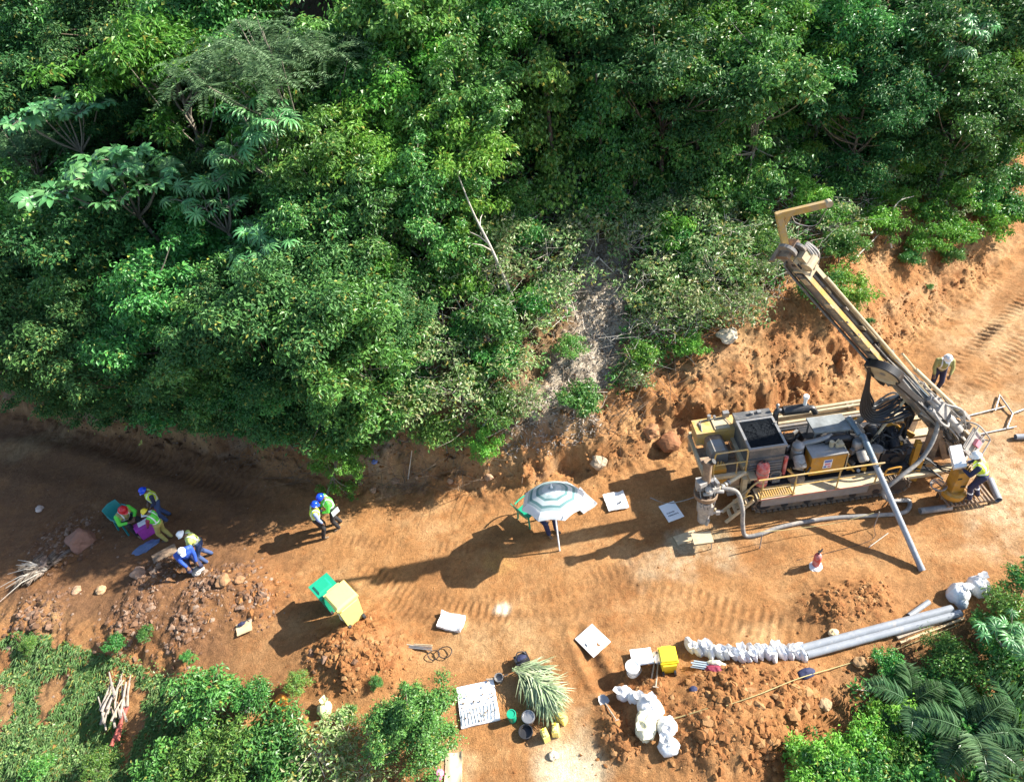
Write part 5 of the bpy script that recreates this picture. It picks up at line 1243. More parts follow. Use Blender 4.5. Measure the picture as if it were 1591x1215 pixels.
def person(base, yaw, label, shirt, trousers, helmet, sleeve=None, lean=.1, hip=.965, hands=None, feet=None, nod=.3, turn=0., band=True, sc=1.0, legband=False, headwear='helmet', vest=None):
    """one continuous body from tapered limbs, pose by hands / feet targets (x forward, y left)"""
    V3 = Vector
    pel = V3((0, 0, hip)); rot = Matrix.Rotation(lean, 3, 'Y')
    up = lambda p: pel + rot @ V3(p)
    chest = up((.01, 0, .34)); neck = up((.0, 0, .53)); hd = neck + Matrix.Rotation(lean * .6 + nod, 3, 'Y') @ V3((.02, 0, .17))
    hands = hands or [(.18, .26, .82), (.18, -.26, .82)]; feet = feet or [(.02, .11, .0), (-.02, -.11, .0)]
    caps = [(pel + V3((0, .06, .02)), pel + V3((0, -.06, .02)), .150, .150, 'bot'), (up((0, 0, .08)), chest, .150, .185, 'top'), (up((.02, .08, .36)), up((.02, -.08, .36)), .155, .155, 'top'), (up((0, .14, .46)), up((0, -.14, .46)), .095, .095, 'top'),
            (neck - (hd - neck) * .1, hd, .055, .055, 'skin'), (hd + V3((0, 0, .02)), hd + V3((0, 0, .03)), .098, .092, 'skin')]
    hrot = Matrix.Rotation(turn, 3, 'Z') @ Matrix.Rotation(lean * .6 + nod, 3, 'Y')
    H_ = lambda p: hd + hrot @ V3(p)
    caps += [(H_((.06, 0, -.06)), H_((.04, 0, -.09)), .055, .045, 'skin'), (H_((.09, 0, .02)), H_((.118, 0, -.02)), .012, .020, 'skin')]
    caps += [(H_((0, s * .098, .01)), H_((-.01, s * .104, -.03)), .018, .014, 'skin') for s in (1, -1)]
    fing = []
    for i, s in enumerate((1, -1)):
        sh = up((.0, s * .215, .455)); tgt = V3(hands[i])
        el, wr = ik(sh, tgt, .29, .26, V3((-.5, s * .8, -.5)))
        caps += [(sh, el, .078, .062, 'sl'), (el, el.lerp(wr, .75), .060, .046, 'sl'), (el.lerp(wr, .7), wr, .036, .029, 'skin')]
        d = (wr - el).normalized(); side = d.cross(V3((0, 0, 1)));
        if side.length < .1: side = V3((0, 1, 0))
        side.normalize(); dn = side.cross(d).normalized()
        if dn.z > 0: dn = -dn
        palm = wr + d * .07
        caps += [(wr + d * .01 + side * .015, palm + side * .022, .022, .020, 'skin'), (wr + d * .01 - side * .015, palm - side * .022, .022, .020, 'skin')]
        for f in range(4):
            b0 = palm + side * (.033 - f * .022); L = (.040, .046, .043, .034)[f]
            b1 = b0 + d * L + dn * .012; b2 = b1 + (d * .5 + dn * .85) * (L * .8)
            fing += [(b0 - d * .02, b1, .0125, .0115, 'skin'), (b1, b2, .0115, .010, 'skin')]
        t0 = wr + d * .03 + side * .03; t1 = t0 + (side * .8 + d * .6) * .035; fing += [(t0, t1, .014, .0125, 'skin'), (t1, t1 + (d * .9 + dn * .4) * .03, .0125, .011, 'skin')]
    for i, s in enumerate((1, -1)):
        hp_ = pel + V3((0, s * .095, -.02)); ft = V3(feet[i]); an = ft + V3((0, 0, .10))
        kn, an = ik(hp_, an, .45, .43, V3((1, s * .15, .1)))
        caps += [(hp_, kn, .112, .080, 'bot'), (kn, kn.lerp(an, .35), .080, .078, 'bot'), (kn.lerp(an, .35), an, .078, .066, 'bot'), (an + V3((-.03, 0, -.045)), an + V3((.15, s * .02, -.06)), .046, .038, 'boot'), (an, an + V3((-.02, 0, -.05)), .05, .046, 'boot')]
    caps += fing
    bm = bmesh.new()
    for a, b, ra, rb, _ in caps:
        d = b - a; L = max(d.length, 1e-4); x_, y_, d = basis(d if d.length > 1e-4 else V3((0, 0, 1))); n = 12 if ra > .03 else 8; rows = []
        prof = [(-ra * .92, ra * .38), (-ra * .6, ra * .8), (0, ra), (L, rb), (L + rb * .6, rb * .8), (L + rb * .92, rb * .38)]
        for h, r in prof: rows.append([bm.verts.new(a + d * h + x_ * (r * math.cos(2 * math.pi * k / n)) + y_ * (r * math.sin(2 * math.pi * k / n))) for k in range(n)])
        for r0, r1 in zip(rows[:-1], rows[1:]):
            for k in range(n): bm.faces.new((r0[k], r0[(k + 1) % n], r1[(k + 1) % n], r1[k]))
        bm.faces.new(rows[0][::-1]); bm.faces.new(rows[-1])
    bmesh.ops.recalc_face_normals(bm, faces=bm.faces)
    me = bpy.data.meshes.new('body'); bm.to_mesh(me); bm.free()
    tmp = bpy.data.objects.new('tmp_body', me); COL.objects.link(tmp)
    md = tmp.modifiers.new('r', 'REMESH'); md.mode = 'VOXEL'; md.voxel_size = .0125
    ms = tmp.modifiers.new('s', 'SMOOTH'); ms.factor = .5; ms.iterations = 3
    dg = bpy.context.evaluated_depsgraph_get(); ob = bpy.data.meshes.new_from_object(tmp.evaluated_get(dg))
    bpy.data.objects.remove(tmp); bpy.data.meshes.remove(me)
    ob.name = 'body'; ob.materials.clear()
    for m in (M_skin, shirt, sleeve or shirt, trousers, M_boot, M_band): ob.materials.append(m)
    nf = len(ob.polygons); cen = np.zeros(nf * 3); ob.polygons.foreach_get('center', cen); cen = cen.reshape(-1, 3)
    best = np.full(nf, 1e9); lab = np.zeros(nf, np.int32); ids = {'skin': 0, 'top': 1, 'sl': 2, 'bot': 3, 'boot': 4}
    for a, b, ra, rb, k in caps:
        a = np.array(a); b = np.array(b); d = b - a; L2 = max(d @ d, 1e-9); t = np.clip(((cen - a) @ d) / L2, 0, 1)
        ds = np.linalg.norm(cen - a - t[:, None] * d, axis=1) - (ra + (rb - ra) * t); kk = ds < best; best[kk] = ds[kk]; lab[kk] = ids[k]
    if band:
        rel = (cen - np.array(pel)) @ np.array(rot).reshape(3, 3); zt = rel[:, 2]
        lab[(lab == 1) & (((zt > .14) & (zt < .19)) | ((np.abs(np.abs(rel[:, 1]) - .10) < .022) & (zt > .19)))] = 5
    if legband: lab[(lab == 3) & (cen[:, 2] > .30) & (cen[:, 2] < .36)] = 5
    ob.polygons.foreach_set('material_index', lab); ob.polygons.foreach_set('use_smooth', np.ones(nf, bool)); ob.update()
    r = put('person', base, yaw, label, 'person', sc=sc * .94); link('body', ob, r)
    q = Matrix.Translation(hd) @ hrot.to_4x4()
    if headwear == 'helmet':
        g = G(); g.lathe([(.118, .015), (.142, .012), (.142, .022), (.122, .035), (.116, .08), (.095, .125), (.055, .155), (.0, .163)], n=18); g.add([(.10, -.09, .02), (.17, -.06, .008), (.185, 0, .004), (.17, .06, .008), (.10, .09, .02)], [(0, 1, 2, 3, 4)]); g.tube([(-.10, 0, .125), (-.03, 0, .163), (.05, 0, .16), (.10, 0, .115)], .012, 6)
        hm = g.build('hard_hat', helmet, r, True); hm.matrix_local = q
    else:
        g = G().lathe([(.0, -.03), (.108, -.02), (.112, .04), (.098, .09), (.05, .125), (0, .13)], n=16); hm = g.build('cap', helmet, r, True); hm.matrix_local = q
        g = G(); g.add([(.08, -.08, .045), (.17, -.06, .03), (.19, 0, .028), (.17, .06, .03), (.08, .08, .045), (.08, .08, .05), (.17, .06, .035), (.19, 0, .033), (.17, -.06, .035), (.08, -.08, .05)], [(0, 1, 2, 3, 4), (5, 6, 7, 8, 9)]); pk = g.build('cap_peak', helmet, r); pk.matrix_local = q
    g = G().lathe([(.0, -.07), (.07, -.07), (.1, -.02), (.104, .02), (0, .02)], (-.012, 0, 0), n=14); hh = g.build('hair', M_hair, r, True); hh.matrix_local = q @ Matrix.Translation((-.008, 0, .01))
    for s in (1, -1): e = G().ball((.094, s * .034, .012), .011, n=6).build('eye', M_eye, r, True); e.matrix_local = q
    return r
def held(name, loc, rz, label, cat, dims, m, part='sheet', tilt=0):
    o = put(name, loc, rz, label, cat); G().box((0, 0, 0), dims, M=Matrix.Rotation(tilt, 3, 'Y')).build(part, m, o); return o

# crew at the left: standing man, seated man with papers, man in green vest
b = at(261, 806); person(b, R(215), 'person in lime hi-vis shirt, blue hard hat and jeans watching the seated worker', M_limev, M_jean, M_hblue, M_trn, lean=.0, nod=.45, hands=[(.20, .14, .98), (.22, -.12, .98)], feet=[(.06, .12, 0), (-.12, -.10, 0)], sc=.90)
b = at(206, 820); person(b, R(-35), 'person in red hard hat seated in the teal chair writing', M_oliv, M_blk, M_hred, M_grnv, lean=.45, nod=.5, hip=.50, hands=[(.42, .10, .62), (.42, -.10, .62)], feet=[(.52, .14, 0), (.50, -.14, 0)])
b = at(264, 838); person(b, R(165), 'person in green vest, maroon sleeves and yellow helmet standing over the magenta crate', M_grnv, M_khaki, M_hyel, M_maroon, lean=.10, nod=.5, hip=.95, hands=[(.36, .14, .92), (.40, -.08, .94)], feet=[(.04, .10, 0), (-.04, -.10, 0)], sc=.84)
held('paper_sheet', at(228, 798, .72), R(20), 'white sheet of paper held out by the person with yellow helmet', 'paper', (.30, .22, .006), M_paper, 'page', .3)
# two bent over a sample at the edge of the spoil
b = at(326, 868); person(b, R(200), 'person in white hard hat and faded lime shirt bending over a sample', M_lime2, M_jean, M_hwht, M_lime2, lean=.30, nod=.4, hip=.92, hands=[(.42, .12, .75), (.44, -.10, .75)], feet=[(.10, .15, 0), (-.10, -.14, 0)], sc=.88)
b = at(307, 884); person(b, R(-60), 'person in royal blue jacket and pale cap stooping over a sample bag', M_roy, M_trn, M_hwht, M_roy, lean=.45, nod=.4, hip=.74, hands=[(.46, .10, .40), (.46, -.10, .40)], feet=[(.10, .14, 0), (.0, -.14, 0)], sc=.95, band=False, headwear='cap')
q = put('sample_bag', at(309, 889), .3, 'pale grey sample bag in front of the stooping blue jacket', 'bag'); G().add(*crumple(6.1, .17, .15, .16)).build('sack', mat('grey_bag', (.42, .39, .35), .7), q)
# two on the road
b = at(528, 817); person(b, R(205), 'person in bright green vest and blue hard hat holding a white clipboard', M_grnv, M_blk, M_hblue, M_grnv, lean=.08, nod=.5, hands=[(.34, .10, 1.08), (.32, -.12, 1.06)], feet=[(.06, .11, 0), (-.08, -.11, 0)], sc=.90)
held('clipboard', at(521, 795, .88), R(205), 'white clipboard held by the person in the bright green vest', 'clipboard', (.24, .18, .01), M_paper, 'board', .4)
b = at(505, 833); person(b, R(20), 'person in yellow vest with orange trim and blue sleeves beside the clipboard holder', M_limev, M_blk, M_hblue, M_lblue, lean=.10, nod=.45, hands=[(.30, .10, 1.05), (.14, -.22, .86)], feet=[(.04, .11, 0), (-.06, -.11, 0)], sc=.86)
# at the rig
b = at(1449, 606); person(b, R(250), 'person in white hard hat and olive shirt standing behind the mast', M_oliv, M_trn, M_hwht, M_oliv, lean=.25, nod=.5, hands=[(.35, .20, .95), (.30, -.22, .90)], sc=.94)
b = rigw((3.12, -1.60, .235)); person(b, R(140), 'drill operator in lime hi-vis shirt and navy trousers at the control stand', M_limev, M_trn, M_hwht, M_trn, lean=.40, nod=.3, hands=[(.50, .16, 1.15), (.46, -.16, 1.10)], feet=[(.06, .13, 0), (-.10, -.13, 0)], legband=True, sc=.95)
b = at(842, 812); person(b, R(-60), 'person in dark clothes seated under the striped umbrella', M_navy, M_navy, M_navy, M_navy, lean=.25, nod=.3, hip=.50, hands=[(.38, .12, .60), (.38, -.12, .60)], feet=[(.50, .13, 0), (.50, -.13, 0)], band=False, headwear='cap')
# ------------------------------------------------------------------ vegetation
L_mid = leaf_mat('leaf_mid_green', (0.039, 0.144, 0.030), (0.066, 0.208, 0.040), (0.112, 0.286, 0.061), yellow=.001)
L_warm = leaf_mat('leaf_warm_green', (0.054, 0.159, 0.029), (0.089, 0.228, 0.040), (0.147, 0.307, 0.061), trans=.34, yellow=.001)
L_dark = leaf_mat('leaf_dark_green', (0.023, 0.090, 0.023), (0.041, 0.132, 0.031), (0.072, 0.185, 0.048), rough=.55, yellow=.001, spec=.35)
L_bright = leaf_mat('leaf_yellow_green', (0.068, 0.208, 0.025), (0.111, 0.286, 0.035), (0.165, 0.354, 0.052), trans=.36, yellow=.001)
L_blue = leaf_mat('leaf_bluish_green', (0.055, 0.185, 0.055), (0.085, 0.255, 0.080), (0.135, 0.325, 0.115), trans=.25, yellow=0)
L_vine = leaf_mat('leaf_vine', (0.039, 0.159, 0.029), (0.068, 0.228, 0.043), (0.116, 0.307, 0.065), trans=.32, yellow=.001)
L_lime = leaf_mat('leaf_lime', (0.097, 0.270, 0.028), (0.150, 0.357, 0.042), (0.211, 0.428, 0.068), trans=.35, yellow=.001)
L_feather = leaf_mat('leaf_feathery', (.080, .185, .075), (.115, .240, .100), (.160, .290, .130), trans=.3, yellow=0, rough=.6, spec=.3)
L_dry = leaf_mat('leaf_dry_mix', (.105, .225, .060), (.175, .305, .095), (.36, .37, .20), yellow=.04)
L_palm = leaf_mat('leaf_palm', (.095, .190, .085), (.140, .260, .120), (.200, .320, .175), rough=.30, yellow=.0, spec=.7)
L_grass = leaf_mat('leaf_grass', (0.095, 0.205, 0.055), (0.140, 0.270, 0.080), (0.220, 0.310, 0.130), yellow=.03)
L_litter = leaf_mat('leaf_litter', (.06, .04, .02), (.14, .09, .045), (.26, .19, .11), trans=.05, yellow=0, rough=.8)
M_bark = mat('pale_bark', (.19, .165, .125), .85, var=.35, vscale=7)
M_bark2 = mat('brown_bark', (.13, .095, .065), .9, var=.3, vscale=7)
M_twig = mat('bleached_twig', (.46, .41, .34), .85, var=.3)

def unit(a): return a / np.maximum(np.linalg.norm(a, axis=-1, keepdims=True), 1e-9)
def leaf_arrays(P, N, T, L, Wd, fold=.22, droop=.12, base=0):
    """one folded, pointed leaf per row: P base, N up side, T direction of the midrib"""
    N = unit(N); T = unit(T - N * (T * N).sum(1, keepdims=True)); S = np.cross(N, T)
    L = np.broadcast_to(np.asarray(L, float), (len(P),))[:, None]; Wd = np.broadcast_to(np.asarray(Wd, float), (len(P),))[:, None]
    a = P; m1 = P + T * L * .45 + N * 0; l_ = P + T * L * .42 + S * Wd * .5 + N * Wd * fold; r_ = P + T * L * .42 - S * Wd * .5 + N * Wd * fold; t_ = P + T * L - N * L * droop
    V = np.stack([a, r_, t_, l_], 1).reshape(-1, 3); k = len(P); b = np.arange(k)[:, None] * 4 + base
    F = np.concatenate([b + [0, 1, 2], b + [0, 2, 3]], 0)
    return V, F
def rnd_dir(k):
    return unit(rng.normal(0, 1, (k, 3)))
def clump_leaves(cs, rs, n_per, L, Wd, upb=.55, jit=.55, hang=0.0, shell=.55):
    P, N, T = [], [], []
    for c, r, n_ in zip(cs, rs, n_per):
        d = rnd_dir(n_); d[:, 2] = np.where(d[:, 2] < -.25, -d[:, 2] * .6, d[:, 2]); d = unit(d)
        q = r * (shell + (1 - shell) * rng.random(n_) + .9 * (rng.random(n_) > .82) * rng.random(n_) ** 1.5)[:, None]
        P.append(np.asarray(c) + d * q * (rng.uniform(.65, 1.4, 3) * [1, 1, .8])); nn = d + np.array([0, 0, upb]) + rng.normal(0, jit, (n_, 3)); N.append(nn)
        t = d * [1, 1, .3] + rng.normal(0, .6, (n_, 3)) + np.array([0, 0, -hang]); T.append(t)
    P, N, T = map(np.concatenate, (P, N, T)); k = len(P); s = rng.uniform(.55, 1.3, k)
    return leaf_arrays(P, N, T, L * s, Wd * s, droop=.12 + .2 * hang)
def crown_mesh(name, m, V, F): return npmesh(name, V, F, m, None, False)
def limbs(cs, base_h, r0, tip=.35, m=M_bark, bend=.2, frac=1.0, top=None):
    g = G(); top = top if top is not None else max(c[2] for c in cs) * .8
    sx, sy = random.uniform(-bend, bend), random.uniform(-bend, bend)
    tr = [(0, 0, -.4), (sx * .5, sy * .4, base_h * .5), (sx, sy, base_h), (sx * .8, sy * 1.2, top)]
    g.tube(smooth_path(tr, 4), r0, 7, True, r0 * .3)
    for c in cs:
        if random.random() > frac: continue
        h = random.uniform(base_h * .7, max(base_h, min(c[2] - .1, top)))
        a = Vector((sx, sy, h)); b = Vector(c); mid = a.lerp(b, .5) + Vector((0, 0, -.08 * (b - a).length + random.uniform(-.08, .08)))
        g.tube(smooth_path([a, mid, b], 3), r0 * random.uniform(.22, .4), 5, False, .008)
    return g.mesh('trunk', m, True)
def mk_broad(R_, hc, nc, n_per, L, Wd, m, flat=.8, hang=.15, bark=M_bark, r0=.09, rcl=.34, skirt=0):
    """boughs of uneven length carry the leaf clumps; a skirt of growth hangs below them"""
    cs, rs = [], []; nb = random.randint(6, 8); a0 = random.uniform(0, 6.28)
    br = []
    for b in range(nb):
        a = a0 + b * 6.283 / nb * 1.02 + random.uniform(-.4, .4); e = random.uniform(-.25, .9); br.append((a, e, R_ * random.uniform(.7, 1.25)))
    br.append((0, 1.45, R_ * random.uniform(.8, 1.1)))
    for i in range(nc):
        a, e, ln = br[i % len(br)]; t = random.uniform(.35, 1.05)
        c = Vector((math.cos(a) * math.cos(e), math.sin(a) * math.cos(e), math.sin(e) * flat)) * (ln * t) + Vector((random.gauss(0, 1), random.gauss(0, 1), random.gauss(0, .7))) * R_ * .17
        cs.append((c.x, c.y, hc + c.z)); rs.append(R_ * rcl * random.uniform(.5, 1.2) * (1.1 - .35 * t))
    for i in range(skirt):
        a = random.uniform(0, 6.28); z = hc * random.uniform(.10, .85); q = R_ * random.uniform(.35, .85); cs.append((q * math.cos(a), q * math.sin(a), z)); rs.append(R_ * rcl * random.uniform(.5, 1.0))
    V, F = clump_leaves(cs, rs, [int(n_per * (r / (R_ * rcl)) ** 1.7) + 12 for r in rs], L, Wd, hang=hang, shell=.25)
    return crown_mesh('crown', m, V, F), limbs(cs, hc * .55, r0, m=bark, frac=.35)
def mk_vine(hgt, r, m, n_=3400):
    k = 26; cs, rs = [], []
    for i in range(k):
        z = hgt * (i + .5) / k; w_ = r * (1.0 - .45 * i / k) * (1 + .35 * math.sin(i * 1.7)); a = random.uniform(0, 6.28)
        cs.append((w_ * .75 * math.cos(a), w_ * .75 * math.sin(a), z)); rs.append(w_ * random.uniform(.5, .8))
    V, F = clump_leaves(cs, rs, [int(n_ / k)] * k, .13, .095, upb=.25, jit=.4, hang=1.1)
    g = G(); g.tube(smooth_path([(0, 0, -.3), (.1, .05, hgt * .5), (0, 0, hgt * .95)], 4), .10, 7, True, .03)
    return crown_mesh('vine_cover', m, V, F), g.mesh('trunk', M_bark2, True)
def mk_feather(R_, hc):
    P, N, T = [], [], []; cs = []
    for i in range(150):
        d = Vector(rnd_dir(1)[0]); d.z = abs(d.z) * .6; q = random.uniform(.3, 1); c = np.array([d.x * R_ * q, d.y * R_ * q, hc + d.z * R_ * .7 * q]); cs.append(tuple(c))
        for j in range(3):
            a = random.uniform(0, 6.28); dr = np.array([math.cos(a), math.sin(a), random.uniform(-.35, .1)]); sd = np.array([-math.sin(a), math.cos(a), 0]); Lf = random.uniform(.4, .7)
            for s in np.linspace(.08, 1, 18):
                for sg in (-1, 1):
                    P.append(c + dr * Lf * s + np.array([0, 0, -.12 * s * s])); N.append(np.array([0, 0, 1.]) + rng.normal(0, .2, 3)); T.append(sd * sg + dr * .45)
    P, N, T = map(np.array, (P, N, T)); V, F = leaf_arrays(P, N, T, .10, .022)
    return crown_mesh('crown', L_feather, V, F), limbs(random.sample(cs, 26), hc * .6, .09, m=M_bark)
def palmate(name, lobes, L, w_, m, droop, wide=False):
    """one big hand-shaped leaf; stalk joins at the origin"""
    V, F = [], []
    for i in range(lobes):
        a = (i + .5) / lobes * (2 * math.pi * (.86 if wide else .94)) + .3; d = np.array([math.cos(a), math.sin(a), 0]); s = np.array([-d[1], d[0], 0]); Li = L * random.uniform(.85, 1.1)
        b = len(V); segs = [(0, .012 if not wide else .05, 0), (.35, w_ * .75, .03), (.68, w_, -.02), (.9, w_ * .6, -.10), (1, .004, -.16)]
        for t, q, z in segs:
            zz = z * droop * 1.0 * L * 3
            V += [d * Li * t + s * q + np.array([0, 0, zz + q * .3]), d * Li * t + np.array([0, 0, zz - .01]), d * Li * t - s * q + np.array([0, 0, zz + q * .3])]
        for j in range(4):
            o = b + j * 3; F += [(o, o + 1, o + 4, o + 3), (o + 1, o + 2, o + 5, o + 4)]
    return npmesh(name, np.array(V), F, m, None, True)
PALM_A = [palmate('leaf', 11, .36, .038, L_bright if i == 2 else L_blue, .9) for i in range(3)]
PALM_B = [palmate('leaf', 8, .40, .085, L_blue, .6, True) for i in range(3)]
EMERG = []
def mk_palmtree(label, loc, sc, leaves, n_tips, spread, hc, per, group=None, lean=(0, 0), rz=0.0, name='umbrella_tree', flat=.35):
    r = put(name, loc, rz, label, 'tree', group, sc); g = G(); tips = []; EMERG.append((loc.x + lean[0], loc.y, spread * sc))
    top = Vector((lean[0], lean[1], hc)); fork = top * .72
    g.tube(smooth_path([(0, 0, -.4), tuple(fork * .5 + Vector((.08, 0, 0))), tuple(fork)], 4), .085, 7, True, .055)
    for i in range(n_tips):
        a = i * 2.4 + random.uniform(-.3, .3); q = spread * math.sqrt((i + .6) / n_tips); t = top + Vector((q * math.cos(a), q * math.sin(a), random.uniform(-flat, flat) - .25 * q)); tips.append(t)
        g.tube(smooth_path([tuple(fork), tuple(fork.lerp(t, .5) + Vector((0, 0, -.12))), tuple(t)], 3), .035, 6, True, .02)
    g.build('trunk', M_bark, r, True); ps = G(); spots = []
    for t in tips:
        for k in range(per):
            a = k * 2 * math.pi / per + random.uniform(-.4, .4); out = Vector((math.cos(a), math.sin(a), random.uniform(.0, .5))) * random.uniform(.28, .55)
            p = t + out; ps.tube([tuple(t), tuple(t + out * .5 + Vector((0, 0, .05))), tuple(p)], .009, 4, False); spots.append((p, out))
    ps.build('leaf_stalks', M_bark, r)['kind'] = 'stuff'
    for i, (p, out) in enumerate(spots):
        o = link('leaf', leaves[0 if random.random() < .88 else random.randrange(len(leaves))], r); o.location = p
        o.rotation_euler = (random.uniform(-.7, .7) - out.y * .6, random.uniform(-.6, .6) + out.x * .6, random.uniform(0, 6.28)); s = random.uniform(.6, 1.15); o.scale = (s, s, s)
    return r

KIND = {}
def kind(k, variants, hc, name, words, plural, cat='tree'): KIND[k] = dict(v=variants, hc=hc, name=name, words=words, plural=plural, cat=cat)
kind('broad', [mk_broad(1.8, 3.2, 80, 370, .130, .064, [L_mid, L_vine, L_mid, L_warm][i], rcl=.27, skirt=30) for i in range(4)], 3.5, 'broadleaf_tree', 'mid-green broadleaf tree', 'mid-green forest trees')
kind('dark', [mk_broad(1.9, 3.2, 80, 380, .118, .055, L_dark, bark=M_bark2, rcl=.27, skirt=30) for _ in range(3)], 3.5, 'broadleaf_tree', 'dark green small-leaved tree', 'dark green forest trees')
kind('bright', [mk_broad(1.8, 3.2, 75, 270, .140, .056, L_bright, hang=.35, rcl=.25, skirt=16) for _ in range(2)], 3.4, 'broadleaf_tree', 'yellow-green loose-leaved tree', 'yellow-green trees')
kind('vine', [mk_vine(5.0, .85, L_vine, 9000), mk_vine(4.2, 1.0, L_warm, 9000)], 3.0, 'vine_covered_tree', 'vine-wrapped tree', 'vine-draped trees')
kind('feather', [mk_feather(2.0, 3.6)], 3.9, 'acacia_tree', 'tree with feathery grey-green fronds', 'feathery trees')
kind('shrub', [mk_broad(.85, .75, 40, 95, .12, .052, L_mid, flat=.75, r0=.03, rcl=.36), mk_broad(.85, .75, 40, 80, .135, .072, L_vine, flat=.75, r0=.03, rcl=.36), mk_broad(.9, .7, 40, 100, .11, .045, L_warm, flat=.7, r0=.03, rcl=.36)], .85, 'green_shrub', 'leafy green shrub', 'leafy shrubs', 'shrub')
kind('lime', [mk_broad(.8, .7, 40, 100, .11, .046, L_lime, flat=.75, r0=.03, rcl=.36), mk_broad(.8, .65, 36, 90, .125, .056, L_bright, flat=.75, r0=.03, rcl=.36)], .8, 'lime_shrub', 'bright lime shrub', 'lime green shrubs', 'shrub')
kind('dry', [mk_broad(.9, .75, 28, 34, .13, .06, L_dry, flat=.75, r0=.028, bark=M_twig, rcl=.42), mk_broad(1.0, .8, 34, 26, .14, .06, L_dry, flat=.7, r0=.025, bark=M_twig, rcl=.42)], .85, 'dry_shrub', 'half-dry twiggy shrub', 'half-dry shrubs', 'shrub')

CHUTE = CH
def zone(p):
    u = p.y - float(np.interp(p.x, TX, TY))
    if u < 0:
        return 'on the near slope ' + ('by the firewood pile' if p.x < -7.5 else 'left of the white sample mat' if p.x < 1 else 'by the oil palms')
    a = next(n for lim, n in ((-10, 'above the seated crew'), (-5, 'behind the two people on the road'), (0, 'left of the grey chute'), (4.6, 'around the grey chute'), (9.5, 'behind the mast'), (99, 'right of the mast')) if p.x < lim)
    return ('at the bank edge ' if u < 3.6 else 'on the mid slope ' if u < 9 else 'on the upper slope ') + a
ZC = {}
def plant(k, loc, sc, label=None, rz=None, vi=None, squash=1.0, tilt=(0, 0)):
    K = KIND[k]; v = K['v'][vi if vi is not None else random.randrange(len(K['v']))]
    r = empty(K['name'], loc); r.rotation_euler = (tilt[0], tilt[1], random.uniform(0, 6.28) if rz is None else rz); r.scale = (sc, sc, sc * squash)
    z = zone(loc)
    if label: tag(r, label, K['cat'])
    else:
        lb = f"{'small' if sc < (.75 if K['cat'] == 'tree' else .6) else 'large' if sc > .98 else 'middling'} {K['words']} {z}"; ZC.setdefault(lb, []).append(r); tag(r, lb, K['cat'], lb.replace(K['words'], K['plural']))
    link('trunk' if K['cat'] == 'tree' else 'stem', v[1], r); link(v[0].name.split('.')[0], v[0], r)
    return r
def plant_at(k, px, py, sc, label=None, **kw):
    h = KIND[k]['hc'] * sc * kw.get('squash', 1.0); return plant(k, foot(px, py, h), sc, label, **kw)

# the trees one can pick out
mk_palmtree('broad lobed-leaf tree with flat bluish-green crown over the dark left forest', foot(215, 258, 5.6), 1.0, PALM_B, 15, 1.9, 5.6, 7, lean=(-1.1, .2))
mk_palmtree('smaller lobed-leaf tree behind and left of the flat bluish crown', foot(105, 160, 5.6), .95, PALM_B, 9, 1.4, 5.9, 6, lean=(-.6, 0))
mk_palmtree('umbrella tree with pale star-shaped leaves below the feathery tree', foot(385, 190, 5.6), .95, PALM_A, 9, 1.2, 5.9, 8, lean=(.2, 0))
mk_palmtree('umbrella tree with star-shaped leaves right of the flat bluish crown', foot(325, 295, 4.8), .9, PALM_A, 6, 1.0, 5.3, 7)
mk_palmtree('low umbrella tree with star-shaped leaves in the lit foliage of the left forest', foot(395, 370, 4.4), .9, PALM_A, 8, 1.0, 4.9, 7, lean=(.3, 0))
mk_palmtree('umbrella tree with drooping pale leaves near the top right corner', foot(1470, 50, 5.2), .9, PALM_A, 7, 1.1, 5.8, 7)
plant_at('bright', 245, 95, 1.45, 'tall yellow-green tree with thin pale trunks near the top left')
plant_at('feather', 405, 75, 1.5, 'large feathery grey-green tree right of the tall yellow-green tree')
plant_at('feather', 20, 215, 1.15, 'small feathery tree at the left edge of the photo')
for a in ((480, 190, 1.1), (455, 265, .9), (610, 165, 1.0), (830, 60, .8), (770, 110, .9), (845, 150, 1.0), (1090, 190, .9), (905, 90, 1.0), (1125, 165, .9), (985, 200, .8), (700, 260, .8), (1230, 120, .7), (560, 60, 1.1), (660, 60, 1.1), (930, 200, .9), (1330, 60, 1.1)): plant_at('vine', *a)
for a in ((560, 215, 1.0), (610, 260, .9), (700, 215, 1.0), (800, 45, 1.0), (1160, 60, 1.1), (1090, 50, 1.0), (1260, 110, .9), (1560, 120, 1.0), (470, 130, .9), (620, 110, 1.0)): plant_at('bright', *a)
for a in ((300, 400, 1.0), (360, 460, .9), (250, 470, 1.1), (420, 420, .9), (470, 330, 1.0), (560, 330, .9), (640, 300, .9), (500, 250, 1.0), (200, 525, .9), (110, 430, 1.1), (60, 330, 1.1), (720, 150, 1.0), (1180, 120, 1.1), (1290, 60, 1.1), (1200, 30, 1.1), (1420, 100, 1.0), (1500, 150, 1.0), (1450, 150, .7), (1560, 165, .8), (1060, 120, 1.0), (540, 130, 1.0), (760, 40, 1.0), (640, 20, 1.2), (70, 60, 1.2), (330, 20, 1.2)): plant_at('broad', *a)
for a in ((40, 500, 1.1), (150, 520, 1.0), (90, 530, .9), (300, 520, .9), (400, 530, .8), (30, 420, 1.2), (170, 340, 1.2), (20, 130, 1.3), (60, 20, 1.3), (180, 30, 1.2), (960, 30, 1.2), (1030, 100, 1.2), (1340, 135, 1.0), (1400, 40, 1.2), (1560, 30, 1.3), (870, 20, 1.2), (350, 500, .9), (240, 545, .7), (460, 560, .7), (590, 500, .7), (480, 460, .9)): plant_at('dark', *a)
